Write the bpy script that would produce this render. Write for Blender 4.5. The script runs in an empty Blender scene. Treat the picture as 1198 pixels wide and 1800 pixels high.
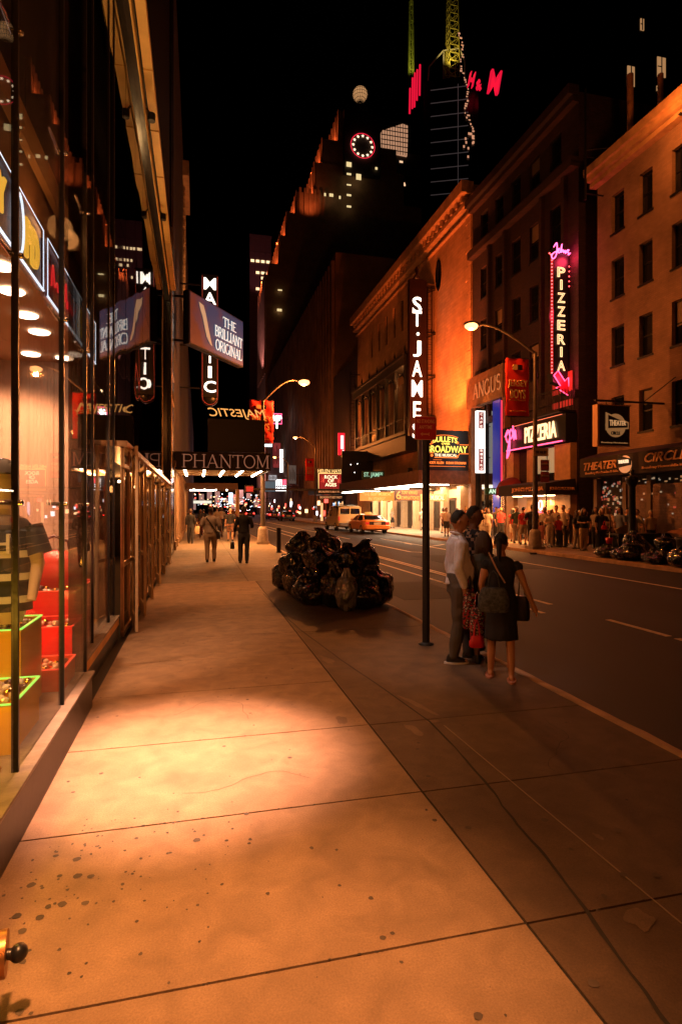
import bpy, bmesh, math, random
from mathutils import Vector, Matrix, noise
from math import sin, cos, pi, radians as R
S = bpy.context.scene
COL = S.collection
random.seed(7)

# ---------------------------------------------------------------- camera
PSI = math.atan(251/1020.)
cd = bpy.data.cameras.new('camera'); cam = bpy.data.objects.new('camera', cd); COL.objects.link(cam)
cd.sensor_fit = 'VERTICAL'; cd.sensor_height = 36; cd.lens = 20.4; cd.shift_y = -7/1800.
cd.clip_start = .05; cd.clip_end = 2000
cam.location = (0, 0, 1.75); cam.rotation_euler = (R(90), 0, -PSI)
S.camera = cam
# ---------------------------------------------------------------- world: night sky
W = bpy.data.worlds.new('World'); S.world = W; W.use_nodes = True
bg = W.node_tree.nodes['Background']
sky = W.node_tree.nodes.new('ShaderNodeTexSky'); sky.sky_type = 'NISHITA'; sky.sun_disc = False
sky.sun_elevation = R(-14); sky.sun_rotation = R(200)
W.node_tree.links.new(sky.outputs[0], bg.inputs[0]); bg.inputs[1].default_value = .05
S.view_settings.view_transform = 'Standard'; S.view_settings.look = 'None'
S.view_settings.exposure = 0; S.view_settings.gamma = 1
S.cycles.max_bounces = 6; S.cycles.diffuse_bounces = 2; S.cycles.glossy_bounces = 3
S.cycles.transparent_max_bounces = 12; S.cycles.transmission_bounces = 3
S.cycles.sample_clamp_indirect = 3; S.cycles.sample_clamp_direct = 0
S.cycles.use_denoising = True; S.cycles.caustics_reflective = False; S.cycles.caustics_refractive = False
S.cycles.use_light_tree = True

# ---------------------------------------------------------------- lamps
SODIUM = (1, .27, .05); WARM = (1, .5, .2); AMBER = (1, .38, .1)
def lamp(name, loc, power, col=SODIUM, kind='SPOT', to=None, angle=150, blend=.6, size=.12, parent=None):
    l = bpy.data.lights.new(name, kind); l.energy = power; l.color = col
    if kind == 'SPOT': l.spot_size = R(angle); l.spot_blend = blend; l.shadow_soft_size = size
    elif kind == 'POINT': l.shadow_soft_size = size
    elif kind == 'AREA': l.shape = 'RECTANGLE'; l.size, l.size_y = size
    o = bpy.data.objects.new(name, l); COL.objects.link(o); o.location = loc
    d = Vector(to if to else (loc[0], loc[1], loc[2]-1)) - Vector(loc)
    o.rotation_euler = d.to_track_quat('-Z', 'Y').to_euler()
    if parent: o.parent = parent; o.location = Vector(loc) - org(parent)
    return o

# ---------------------------------------------------------------- materials
MATS = {}
def node(nt, t, **kw):
    n = nt.nodes.new(t)
    for k, v in kw.items():
        if k.startswith('i_'): n.inputs[k[2:].replace('_', ' ')].default_value = v
        else: setattr(n, k, v)
    return n
def mat(name, c, rough=.6, metal=0., var=.0, vs=4., bump=0., bs=30., spec=.5, coords='Object', c2=None, alpha=1, det=6, coat=0):
    if name in MATS: return MATS[name]
    m = bpy.data.materials.new(name); m.use_nodes = True; nt = m.node_tree; b = nt.nodes['Principled BSDF']
    b.inputs['Base Color'].default_value = (*c, 1); b.inputs['Roughness'].default_value = rough
    b.inputs['Metallic'].default_value = metal; b.inputs['Specular IOR Level'].default_value = spec
    b.inputs['Coat Weight'].default_value = coat
    if alpha < 1: b.inputs['Alpha'].default_value = alpha
    tc = node(nt, 'ShaderNodeTexCoord')
    if var or c2:
        n = node(nt, 'ShaderNodeTexNoise', i_Scale=vs, i_Detail=det, i_Roughness=.62)
        r = node(nt, 'ShaderNodeValToRGB')
        a = tuple(max(0, x*(1-var)) for x in c) if not c2 else c
        d = tuple(min(1, x*(1+var)) for x in c) if not c2 else c2
        r.color_ramp.elements[0].position = .35; r.color_ramp.elements[0].color = (*a, 1)
        r.color_ramp.elements[1].position = .65; r.color_ramp.elements[1].color = (*d, 1)
        nt.links.new(tc.outputs[coords], n.inputs['Vector']); nt.links.new(n.outputs['Fac'], r.inputs[0])
        nt.links.new(r.outputs[0], b.inputs['Base Color'])
    if bump:
        n = node(nt, 'ShaderNodeTexNoise', i_Scale=bs, i_Detail=4.)
        u = node(nt, 'ShaderNodeBump', i_Strength=bump, i_Distance=.02)
        nt.links.new(tc.outputs[coords], n.inputs['Vector']); nt.links.new(n.outputs['Fac'], u.inputs['Height'])
        nt.links.new(u.outputs[0], b.inputs['Normal'])
    MATS[name] = m
    return m
def glow(name, c, s):
    if name in MATS: return MATS[name]
    m = bpy.data.materials.new(name); m.use_nodes = True; b = m.node_tree.nodes['Principled BSDF']
    b.inputs['Base Color'].default_value = (*[x*.3 for x in c], 1); b.inputs['Roughness'].default_value = .4
    b.inputs['Emission Color'].default_value = (*c, 1); b.inputs['Emission Strength'].default_value = s
    MATS[name] = m; return m
def glass(name, tint=(1, 1, 1), fres=4.2, base=0., dirt=0.):
    if name in MATS: return MATS[name]
    m = bpy.data.materials.new(name); m.use_nodes = True; nt = m.node_tree; nt.nodes.clear()
    o = node(nt, 'ShaderNodeOutputMaterial'); mx = node(nt, 'ShaderNodeMixShader')
    t = node(nt, 'ShaderNodeBsdfTransparent'); t.inputs[0].default_value = (*tint, 1)
    g = node(nt, 'ShaderNodeBsdfGlossy', i_Roughness=.012); lw = node(nt, 'ShaderNodeLayerWeight', i_Blend=.5); f = node(nt, 'ShaderNodeMath', operation='POWER'); f.inputs[1].default_value = fres; nt.links.new(lw.outputs['Facing'], f.inputs[0])
    tc = node(nt, 'ShaderNodeTexCoord'); n = node(nt, 'ShaderNodeTexNoise', i_Scale=.5, i_Detail=1.)
    bu = node(nt, 'ShaderNodeBump', i_Strength=.06, i_Distance=.1)
    nt.links.new(tc.outputs['Object'], n.inputs['Vector']); nt.links.new(n.outputs[0], bu.inputs['Height'])
    nt.links.new(bu.outputs[0], g.inputs['Normal'])
    ad = node(nt, 'ShaderNodeMath', operation='ADD'); ad.use_clamp = True; ad.inputs[1].default_value = base
    nt.links.new(f.outputs[0], ad.inputs[0]); nt.links.new(ad.outputs[0], mx.inputs[0])
    nt.links.new(t.outputs[0], mx.inputs[1]); nt.links.new(g.outputs[0], mx.inputs[2]); nt.links.new(mx.outputs[0], o.inputs[0])
    MATS[name] = m; return m
def brick(name, c, mortar, scale=1., rough=.85, bumpy=.5, var=.35):
    if name in MATS: return MATS[name]
    m = bpy.data.materials.new(name); m.use_nodes = True; nt = m.node_tree; b = nt.nodes['Principled BSDF']
    b.inputs['Roughness'].default_value = rough
    tc = node(nt, 'ShaderNodeTexCoord'); sp = node(nt, 'ShaderNodeSeparateXYZ'); cb = node(nt, 'ShaderNodeCombineXYZ')
    ad = node(nt, 'ShaderNodeMath', operation='ADD')
    nt.links.new(tc.outputs['Object'], sp.inputs[0]); nt.links.new(sp.outputs[0], ad.inputs[0]); nt.links.new(sp.outputs[1], ad.inputs[1])
    nt.links.new(ad.outputs[0], cb.inputs[0]); nt.links.new(sp.outputs[2], cb.inputs[1])
    k = node(nt, 'ShaderNodeTexBrick', i_Scale=scale, i_Mortar_Size=.012, i_Brick_Width=.24, i_Row_Height=.085)
    k.inputs['Color1'].default_value = (*[x*(1-var) for x in c], 1); k.inputs['Color2'].default_value = (*[min(1, x*(1+var)) for x in c], 1)
    k.inputs['Mortar'].default_value = (*mortar, 1)
    nt.links.new(cb.outputs[0], k.inputs['Vector'])
    n = node(nt, 'ShaderNodeTexNoise', i_Scale=.5, i_Detail=8., i_Roughness=.7)
    nt.links.new(tc.outputs['Object'], n.inputs['Vector'])
    mp = node(nt, 'ShaderNodeMapRange'); mp.inputs['From Min'].default_value = .3; mp.inputs['From Max'].default_value = .7
    mp.inputs['To Min'].default_value = .6; mp.inputs['To Max'].default_value = 1.25; nt.links.new(n.outputs[0], mp.inputs[0])
    mu = node(nt, 'ShaderNodeVectorMath', operation='SCALE'); nt.links.new(k.outputs[0], mu.inputs[0]); nt.links.new(mp.outputs[0], mu.inputs['Scale'])
    nt.links.new(mu.outputs[0], b.inputs['Base Color'])
    u = node(nt, 'ShaderNodeBump', i_Strength=bumpy, i_Distance=.01); u.invert = True
    nt.links.new(k.outputs['Fac'], u.inputs['Height']); nt.links.new(u.outputs[0], b.inputs['Normal'])
    MATS[name] = m; return m

# ---------------------------------------------------------------- objects
def org(o):
    v = Vector((0, 0, 0))
    while o: v = v + o.location; o = o.parent
    return v
def tag(o, label=None, cat=None, group=None, kind=None):
    if label: o['label'] = label
    if cat: o['category'] = cat
    if group: o['group'] = group
    if kind: o['kind'] = kind
    return o
def thing(name, label, cat, loc=(0, 0, 0), group=None):
    o = bpy.data.objects.new(name, None); COL.objects.link(o); o.location = loc; o.empty_display_size = .2
    return tag(o, label, cat, group)
def copy_tree(o, parent=None):
    c = o.copy(); COL.objects.link(c); c.parent = parent
    for ch in list(o.children): copy_tree(ch, c)
    return c
class MB:
    def __init__(s): s.v = []; s.f = []; s.m = []; s.mi = 0; s.sm = []
    def add(s, vs, fs, smooth=False):
        n = len(s.v); s.v += [tuple(v) for v in vs]
        for f in fs: s.f.append(tuple(n+i for i in f)); s.m.append(s.mi); s.sm.append(smooth)
        return s
    def use(s, i): s.mi = i; return s
    def box(s, x0, x1, y0, y1, z0, z1):
        return s.add([(x, y, z) for z in (z0, z1) for y in (y0, y1) for x in (x0, x1)],
                     [(0, 2, 3, 1), (4, 5, 7, 6), (0, 1, 5, 4), (2, 6, 7, 3), (0, 4, 6, 2), (1, 3, 7, 5)])
    def bar(s, p, q, w, h, up=(0, 0, 1)):
        p, q = Vector(p), Vector(q); d = (q-p).normalized(); u = Vector(up)
        if abs(d.dot(u)) > .99: u = Vector((0, 1, 0))
        a = d.cross(u).normalized()*w/2; b = a.cross(d).normalized()*h/2
        vs = [e+i*a+j*b for e in (p, q) for i, j in ((-1, -1), (1, -1), (1, 1), (-1, 1))]
        return s.add(vs, [(0, 1, 2, 3), (7, 6, 5, 4), (0, 4, 5, 1), (1, 5, 6, 2), (2, 6, 7, 3), (3, 7, 4, 0)])
    def tube(s, pts, r, n=8, caps=True):
        pts = [Vector(p) for p in pts]; k = len(pts); rs = r if isinstance(r, (list, tuple)) else [r]*k
        vs = []; ref = None
        for i, p in enumerate(pts):
            d = (pts[min(i+1, k-1)]-pts[max(i-1, 0)])
            d = d.normalized() if d.length > 1e-9 else Vector((0, 0, 1))
            if ref is None: ref = Vector((0, 0, 1)) if abs(d.z) < .9 else Vector((1, 0, 0))
            a = d.cross(ref).normalized(); b = a.cross(d).normalized(); ref = b if abs(d.dot(b)) < .9 else ref
            vs += [p+rs[i]*(cos(2*pi*j/n)*a+sin(2*pi*j/n)*b) for j in range(n)]
        fs = [(i*n+j, i*n+(j+1) % n, (i+1)*n+(j+1) % n, (i+1)*n+j) for i in range(k-1) for j in range(n)]
        s.add(vs, fs, True)
        if caps: s.add(vs[:n], [tuple(range(n))]); s.add(vs[-n:], [tuple(reversed(range(n)))])
        return s
    def cyl(s, p, q, r, n=16): return s.tube([p, q], r, n)
    def lathe(s, prof, c=(0, 0, 0), n=20, ax='z', a0=0, a1=2*pi):
        vs = []; k = len(prof); full = abs(a1-a0-2*pi) < 1e-6; m = n if full else n+1
        for (r, h) in prof:
            for j in range(m):
                a = a0+(a1-a0)*j/n; x, y = r*cos(a), r*sin(a)
                vs.append({'z': (c[0]+x, c[1]+y, c[2]+h), 'x': (c[0]+h, c[1]+x, c[2]+y), 'y': (c[0]+x, c[1]+h, c[2]+y)}[ax])
        s.add(vs, [(i*m+j, i*m+(j+1) % m, (i+1)*m+(j+1) % m, (i+1)*m+j) for i in range(k-1) for j in range(n)], True)
        return s
    def ball(s, c, r, n=12, m=8, sz=(1, 1, 1)):
        vs = [(c[0]+r*sz[0]*sin(pi*i/m)*cos(2*pi*j/n), c[1]+r*sz[1]*sin(pi*i/m)*sin(2*pi*j/n), c[2]+r*sz[2]*cos(pi*i/m)) for i in range(m+1) for j in range(n)]
        return s.add(vs, [(i*n+j, (i+1)*n+j, (i+1)*n+(j+1) % n, i*n+(j+1) % n) for i in range(m) for j in range(n)], True)
    def prism(s, poly, d, ax='x'):          # poly in the plane across ax, d = (from, to)
        def P(a, b, t): return {'x': (t, a, b), 'y': (a, t, b), 'z': (a, b, t)}[ax]
        n = len(poly); vs = [P(a, b, d[0]) for a, b in poly]+[P(a, b, d[1]) for a, b in poly]
        return s.add(vs, [tuple(range(n)), tuple(reversed(range(n, 2*n)))]+[(i, (i+1) % n, n+(i+1) % n, n+i) for i in range(n)])
    def loft(s, rings, cap=True):
        n = len(rings[0]); vs = [p for r in rings for p in r]
        s.add(vs, [(i*n+j, i*n+(j+1) % n, (i+1)*n+(j+1) % n, (i+1)*n+j) for i in range(len(rings)-1) for j in range(n)], True)
        if cap: s.add(rings[0], [tuple(reversed(range(n)))]); s.add(rings[-1], [tuple(range(n))])
        return s
    def quad(s, a, b, c, d): return s.add([a, b, c, d], [(0, 1, 2, 3)])
    def mesh(s, name, off=Vector((0, 0, 0))):
        me = bpy.data.meshes.new(name); me.from_pydata([tuple(Vector(v)-off) for v in s.v], [], s.f)
        for p, mi, sm in zip(me.polygons, s.m, s.sm): p.material_index = mi; p.use_smooth = sm
        bm = bmesh.new(); bm.from_mesh(me); bmesh.ops.recalc_face_normals(bm, faces=bm.faces); bm.to_mesh(me); bm.free()
        return me
    def build(s, name, mats, parent=None, local=False, loc=None, bevel=0):
        if not isinstance(mats, (list, tuple)): mats = [mats]
        off = Vector((0, 0, 0)) if local or not parent else org(parent)
        if loc is not None: off = Vector(loc)
        me = s.mesh(name, off)
        for m in mats: me.materials.append(m)
        o = bpy.data.objects.new(name, me); COL.objects.link(o)
        if parent: o.parent = parent
        if loc is not None: o.location = Vector(loc) - (org(parent) if parent else Vector((0, 0, 0)))
        if bevel:
            b = o.modifiers.new('bevel', 'BEVEL'); b.width = bevel; b.segments = 2; b.limit_method = 'ANGLE'
        return o
TMP = bpy.data.scenes.new('bench')
def evalmesh(o):                              # evaluate one object alone, on a bench scene
    if o.name in COL.objects:
        COL.objects.unlink(o); linked = True
    else: linked = False
    pa = o.parent; o.parent = None; TMP.collection.objects.link(o)
    with bpy.context.temp_override(scene=TMP, view_layer=TMP.view_layers[0]):
        dg = bpy.context.evaluated_depsgraph_get(); dg.update(); me = bpy.data.meshes.new_from_object(o.evaluated_get(dg))
    o.parent = pa
    if linked: COL.objects.link(o)
    TMP.collection.objects.unlink(o)
    return me
def split(m, name, mt, parent):               # one object for each separate piece
    n = len(m.v); par = list(range(n))
    def find(a):
        while par[a] != a: par[a] = par[par[a]]; a = par[a]
        return a
    for f in m.f:
        for i in f[1:]: par[find(i)] = find(f[0])
    isl = {}
    for i in range(n): isl.setdefault(find(i), []).append(i)
    bb = []
    for k, vs in isl.items():
        bb.append([set([k]), [min(m.v[i][a] for i in vs)-.02 for a in range(3)], [max(m.v[i][a] for i in vs)+.02 for a in range(3)]])
    ch = True
    while ch:
        ch = False
        for i in range(len(bb)):
            for j in range(i+1, len(bb)):
                if all(bb[i][1][a] <= bb[j][2][a] and bb[j][1][a] <= bb[i][2][a] for a in range(3)):
                    bb[i] = [bb[i][0]|bb[j][0], [min(bb[i][1][a], bb[j][1][a]) for a in range(3)], [max(bb[i][2][a], bb[j][2][a]) for a in range(3)]]; del bb[j]; ch = True; break
            if ch: break
    for g in bb:
        q = MB(); mp = {}
        for f, sm in zip(m.f, m.sm):
            if find(f[0]) in g[0]:
                for i in f:
                    if i not in mp: mp[i] = len(q.v); q.v.append(m.v[i])
                q.f.append(tuple(mp[i] for i in f)); q.m.append(0); q.sm.append(sm)
        q.build(name, mt, parent)
def bake(o, name=None):                      # apply the modifiers of a temporary object
    me = evalmesh(o); o.modifiers.clear(); old = o.data; o.data = me
    if old.users == 0: (bpy.data.meshes if isinstance(old, bpy.types.Mesh) else bpy.data.curves).remove(old)
    if name: me.name = name
    return o

FACE = {'S': (R(90), 0, 0), 'W': (R(90), 0, R(-90)), 'E': (R(90), 0, R(90))}
def text(s, c, w, h, m, parent=None, face='S', name='lettering', depth=.02, bold=.0, neon=0, shear=0, rot=None, tf=None):
    """the words s centred at c, filling w by h; face S looks towards the camera, W towards -X"""
    cu = bpy.data.curves.new('t', 'FONT'); cu.body = s; cu.align_x = 'LEFT'; cu.size = 1; cu.shear = shear; cu.resolution_u = 3
    cu.space_line = .85
    if '\n' in s: cu.align_x = 'CENTER'
    if neon: cu.fill_mode = 'NONE'; cu.bevel_depth = neon; cu.bevel_resolution = 1
    else: cu.extrude = .03; cu.offset = min(bold, .012)
    o = bpy.data.objects.new('t', cu)
    me = evalmesh(o); bpy.data.objects.remove(o); bpy.data.curves.remove(cu)
    xs = [v.co.x for v in me.vertices]; ys = [v.co.y for v in me.vertices]
    cx, cy = (min(xs)+max(xs))/2, (min(ys)+max(ys))/2; sx = w/(max(xs)-min(xs)); sy = h/(max(ys)-min(ys))
    e = rot if rot else FACE[face]
    M = Matrix.Translation(Vector(c)-(org(parent) if parent else Vector((0, 0, 0)))) @ __import__('mathutils').Euler(e).to_matrix().to_4x4()
    zs = depth/.03 if not neon else 1
    for v in me.vertices:
        p = Vector(((v.co.x-cx)*sx, (v.co.y-cy)*sy, v.co.z*zs))
        if neon: p.z = v.co.z*min(1, max(sx, sy))
        if tf: p = tf(p)
        v.co = M @ p
    me.materials.append(m); me.name = name
    b = bpy.data.objects.new(name, me); COL.objects.link(b)
    if parent: b.parent = parent
    return b

# a serifed stroke alphabet: strokes are (points, weight); serifs (x, y, half width)
def _arc(cx, cy, rx, ry, a, b, n=10): return [(cx+rx*cos(R(a+(b-a)*i/n)), cy+ry*sin(R(a+(b-a)*i/n))) for i in range(n+1)]
SER = {
 'P': ([([(.15, 0), (.15, 1)], 1), ([(.15, .97), (.45, .97)]+_arc(.45, .73, .22, .24, 90, -90)+[(.15, .49)], .7)], [(.15, 0, .14), (.12, 1, .1)], .72),
 'H': ([([(.15, 0), (.15, 1)], 1), ([(.75, 0), (.75, 1)], 1), ([(.15, .52), (.75, .52)], .5)], [(.15, 0, .13), (.15, 1, .13), (.75, 0, .13), (.75, 1, .13)], .9),
 'A': ([([(.1, 0), (.42, 1)], .5), ([(.42, 1), (.75, 0)], 1), ([(.22, .34), (.63, .34)], .5)], [(.1, 0, .1), (.75, 0, .12)], .86),
 'N': ([([(.15, 0), (.15, 1)], .5), ([(.15, 1), (.75, 0)], 1), ([(.75, 0), (.75, 1)], .5)], [(.15, 0, .11), (.12, 1, .1), (.75, 1, .12)], .9),
 'T': ([([(.38, 0), (.38, 1)], 1), ([(.02, .97), (.74, .97)], .5), ([(.04, .8), (.04, .97)], .5), ([(.72, .8), (.72, .97)], .5)], [(.38, 0, .14)], .76),
 'O': ([(_arc(.42, .5, .36, .48, 0, 360, 24), .8)], [], .84),
 'M': ([([(.15, 0), (.15, 1)], .5), ([(.15, 1), (.48, .1)], 1), ([(.48, .1), (.8, 1)], .5), ([(.83, 0), (.83, 1)], 1)], [(.15, 0, .1), (.12, 1, .09), (.83, 0, .12), (.85, 1, .1)], 1.0),
 'E': ([([(.15, 0), (.15, 1)], 1), ([(.15, .97), (.62, .97)], .6), ([(.15, .52), (.52, .52)], .5), ([(.15, .03), (.65, .03)], .6)], [(.12, 0, .08), (.12, 1, .08)], .7),
 'B': ([([(.15, 0), (.15, 1)], 1), ([(.15, .97), (.4, .97)]+_arc(.4, .75, .2, .22, 90, -90)+[(.15, .53)], .7), ([(.4, .53)]+_arc(.42, .28, .24, .25, 90, -90)+[(.15, .03)], .7)], [(.1, 0, .07), (.1, 1, .07)], .72),
 'R': ([([(.15, 0), (.15, 1)], 1), ([(.15, .97), (.4, .97)]+_arc(.4, .74, .22, .23, 90, -90)+[(.15, .51)], .7), ([(.4, .5), (.74, 0)], .9)], [(.15, 0, .13), (.1, 1, .08), (.76, 0, .07)], .8),
 'I': ([([(.18, 0), (.18, 1)], 1)], [(.18, 0, .14), (.18, 1, .14)], .36),
 'L': ([([(.15, 0), (.15, 1)], 1), ([(.15, .03), (.62, .03), (.64, .2)], .6)], [(.12, 0, .08), (.15, 1, .13)], .68),
 'G': ([(_arc(.44, .5, .36, .48, 50, 340, 18), .8), ([(.78, .06), (.78, .42)], .9)], [(.76, .42, .12)], .88),
 'S': ([(_arc(.34, .74, .22, .23, 40, 250, 10)+_arc(.36, .27, .24, .25, 90, -140, 10), .8)], [], .66),
 'U': ([([(.15, 1), (.15, .35)]+_arc(.42, .32, .27, .3, 180, 360, 10)+[(.69, 1)], .7)], [(.15, 1, .12), (.69, 1, .11)], .84),
}
def serif(line, c, w, h, m, parent, rot=None, face='S', wt=.12, name='lettering', depth=.02):
    """a line of serifed letters centred at c, w by h"""
    tot = sum(SER.get(ch, ([], [], .35))[2] for ch in line); sx = w/tot; mb = MB(); x = 0
    def seg(p, q, t):
        dx, dy = q[0]-p[0], q[1]-p[1]; L = math.hypot(dx, dy) or 1; nx, ny = -dy/L*t/2, dx/L*t/2
        pts = [(p[0]+nx, p[1]+ny), (q[0]+nx, q[1]+ny), (q[0]-nx, q[1]-ny), (p[0]-nx, p[1]-ny)]
        z = random.uniform(0, .002)
        mb.add([(a, b, z) for a, b in pts]+[(a, b, depth+z) for a, b in pts], [(0, 1, 2, 3), (7, 6, 5, 4), (0, 4, 5, 1), (1, 5, 6, 2), (2, 6, 7, 3), (3, 7, 4, 0)])
    for ch in line:
        if ch in SER:
            st, se, adv = SER[ch]
            for pl, k in st:
                for i in range(len(pl)-1):
                    p, q = pl[i], pl[i+1]; e = .012
                    d = (q[0]-p[0], q[1]-p[1]); L = math.hypot(*d) or 1
                    q = (q[0]+d[0]/L*e, q[1]+d[1]/L*e)
                    seg(((x+p[0])*sx, p[1]*h), ((x+q[0])*sx, q[1]*h), wt*k*h)
            for (a, b, hw) in se:
                yy = b*h+(.015*h if b < .5 else -.015*h); seg(((x+a-hw)*sx, yy), ((x+a+hw)*sx, yy), .035*h)
            x += adv
        else: x += .35
    o = mb.build(name, m, parent, local=True)
    e = rot if rot else FACE[face]
    M = Matrix.Translation(Vector(c)-(org(parent) if parent else Vector((0, 0, 0)))) @ __import__('mathutils').Euler(e).to_matrix().to_4x4() @ Matrix.Translation((-w/2, -h/2, 0))
    for v in o.data.vertices: v.co = M @ v.co
    return o
def neon_path(strokes, c, w, h, r, m, parent, face='S', name='neon_script', rot=None):
    """strokes of unit coordinates turned into a glass tube"""
    e = rot if rot else FACE[face]
    M = Matrix.Translation(Vector(c)) @ __import__('mathutils').Euler(e).to_matrix().to_4x4()
    mb = MB()
    for st in strokes:
        sm = []
        for i in range(len(st)-1):
            p0 = st[max(i-1, 0)]; p1 = st[i]; p2 = st[i+1]; p3 = st[min(i+2, len(st)-1)]
            for t in (0, .25, .5, .75):
                sm.append(tuple(.5*((2*p1[k])+(-p0[k]+p2[k])*t+(2*p0[k]-5*p1[k]+4*p2[k]-p3[k])*t*t+(-p0[k]+3*p1[k]-3*p2[k]+p3[k])*t**3) for k in (0, 1)))
        sm.append(st[-1])
        mb.tube([M @ Vector(((x-.5)*w, (y-.5)*h, 0)) for x, y in sm], r, 6)
    return mb.build(name, m, parent)
# ================================================================ shared materials
M_black = mat('black_paint', (.012, .012, .013), .35, bump=.1)
M_iron = mat('dark_iron', (.02, .018, .017), .45, .6, bump=.2)
M_brass = mat('brushed_brass', (.85, .66, .42), .36, .55, var=.1, vs=20)
M_steel = mat('steel', (.55, .5, .45), .25, 1., bump=.05)
M_bronze = mat('bronze', (.75, .5, .28), .28, 1., var=.2, vs=3, bump=.06)
M_white = mat('white_enamel', (.7, .7, .68), .4)
M_red = mat('red_paint', (.45, .02, .02), .5)
M_glass = glass('window_glass', (1, 1, 1), 5.8)
M_gdark = mat('dark_window', (.008, .008, .01), .06, bump=.05, bs=1.5)
G_warm = glow('warm_bulb', (1, .6, .3), 14)
G_white = glow('white_light', (1, .9, .8), 5)
G_win = glow('lit_window', (1, .62, .25), 1.6)
G_sod = glow('sodium_bulb', (1, .38, .12), 5)

# ================================================================ ground
def concrete(name, c, stain, spots=True):
    m = bpy.data.materials.new(name); m.use_nodes = True; nt = m.node_tree; b = nt.nodes['Principled BSDF']
    tc = node(nt, 'ShaderNodeTexCoord')
    n1 = node(nt, 'ShaderNodeTexNoise', i_Scale=1.1, i_Detail=8., i_Roughness=.65); n2 = node(nt, 'ShaderNodeTexNoise', i_Scale=110., i_Detail=8., i_Roughness=.8)
    n3 = node(nt, 'ShaderNodeTexNoise', i_Scale=5., i_Detail=6., i_Distortion=.6)
    for n in (n1, n2, n3): nt.links.new(tc.outputs['Object'], n.inputs['Vector'])
    r = node(nt, 'ShaderNodeValToRGB'); r.color_ramp.elements[0].position = .3; r.color_ramp.elements[1].position = .72
    r.color_ramp.elements[0].color = (*stain, 1); r.color_ramp.elements[1].color = (*c, 1)
    nt.links.new(n1.outputs[0], r.inputs[0])
    mr = node(nt, 'ShaderNodeMapRange'); mr.inputs['From Min'].default_value = .3; mr.inputs['From Max'].default_value = .7
    mr.inputs['To Min'].default_value = .76; mr.inputs['To Max'].default_value = 1.14; nt.links.new(n3.outputs[0], mr.inputs[0])
    mr2 = node(nt, 'ShaderNodeMapRange'); mr2.inputs['From Min'].default_value = .3; mr2.inputs['From Max'].default_value = .7; mr2.inputs['To Min'].default_value = .66; mr2.inputs['To Max'].default_value = 1.3; nt.links.new(n2.outputs[0], mr2.inputs[0])
    mm = node(nt, 'ShaderNodeMath', operation='MULTIPLY'); nt.links.new(mr.outputs[0], mm.inputs[0]); nt.links.new(mr2.outputs[0], mm.inputs[1])
    sc = node(nt, 'ShaderNodeVectorMath', operation='SCALE'); nt.links.new(r.outputs[0], sc.inputs[0]); nt.links.new(mm.outputs[0], sc.inputs['Scale'])
    nt.links.new(sc.outputs[0], b.inputs['Base Color']); b.inputs['Roughness'].default_value = .72
    u = node(nt, 'ShaderNodeBump', i_Strength=.8, i_Distance=.006); nt.links.new(n2.outputs[0], u.inputs['Height']); nt.links.new(u.outputs[0], b.inputs['Normal'])
    return m
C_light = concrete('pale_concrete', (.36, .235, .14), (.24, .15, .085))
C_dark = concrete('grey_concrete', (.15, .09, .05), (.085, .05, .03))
C_mid = concrete('far_concrete', (.24, .19, .14), (.16, .125, .09))
M_joint = mat('joint_dirt', (.03, .024, .02), .9)
asph = bpy.data.materials.new('asphalt'); asph.use_nodes = True; nt = asph.node_tree; b = nt.nodes['Principled BSDF']
tc = node(nt, 'ShaderNodeTexCoord'); n1 = node(nt, 'ShaderNodeTexNoise', i_Scale=.35, i_Detail=7.); n2 = node(nt, 'ShaderNodeTexVoronoi', i_Scale=90.)
mp = node(nt, 'ShaderNodeMapping'); mp.inputs['Scale'].default_value = (2.2, .25, 1)
nt.links.new(tc.outputs['Object'], mp.inputs[0]); nt.links.new(mp.outputs[0], n1.inputs['Vector']); nt.links.new(tc.outputs['Object'], n2.inputs['Vector'])
r = node(nt, 'ShaderNodeValToRGB'); r.color_ramp.elements[0].position = .3; r.color_ramp.elements[1].position = .75
r.color_ramp.elements[0].color = (.009, .006, .0075, 1); r.color_ramp.elements[1].color = (.027, .018, .018, 1)
nt.links.new(n1.outputs[0], r.inputs[0]); nt.links.new(r.outputs[0], b.inputs['Base Color'])
mr = node(nt, 'ShaderNodeMapRange'); mr.inputs['To Min'].default_value = .55; mr.inputs['To Max'].default_value = .85
nt.links.new(n1.outputs[0], mr.inputs[0]); nt.links.new(mr.outputs[0], b.inputs['Roughness'])
u = node(nt, 'ShaderNodeBump', i_Strength=.6, i_Distance=.006); nt.links.new(n2.outputs[0], u.inputs['Height']); nt.links.new(u.outputs[0], b.inputs['Normal'])

ST = lambda o: tag(o, kind='structure')
ST(MB().box(-400, 500, -60, 900, -.6, -.3).build('ground', mat('ground_dirt', (.03, .027, .025), .9)))
ST(MB().box(3.45, 13.55, -30, 420, -.29, -.13).build('road', asph))
ST(MB().box(-8, 3.4, -30, 400, -.29, -.012).build('sidewalk_base', M_joint))
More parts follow.
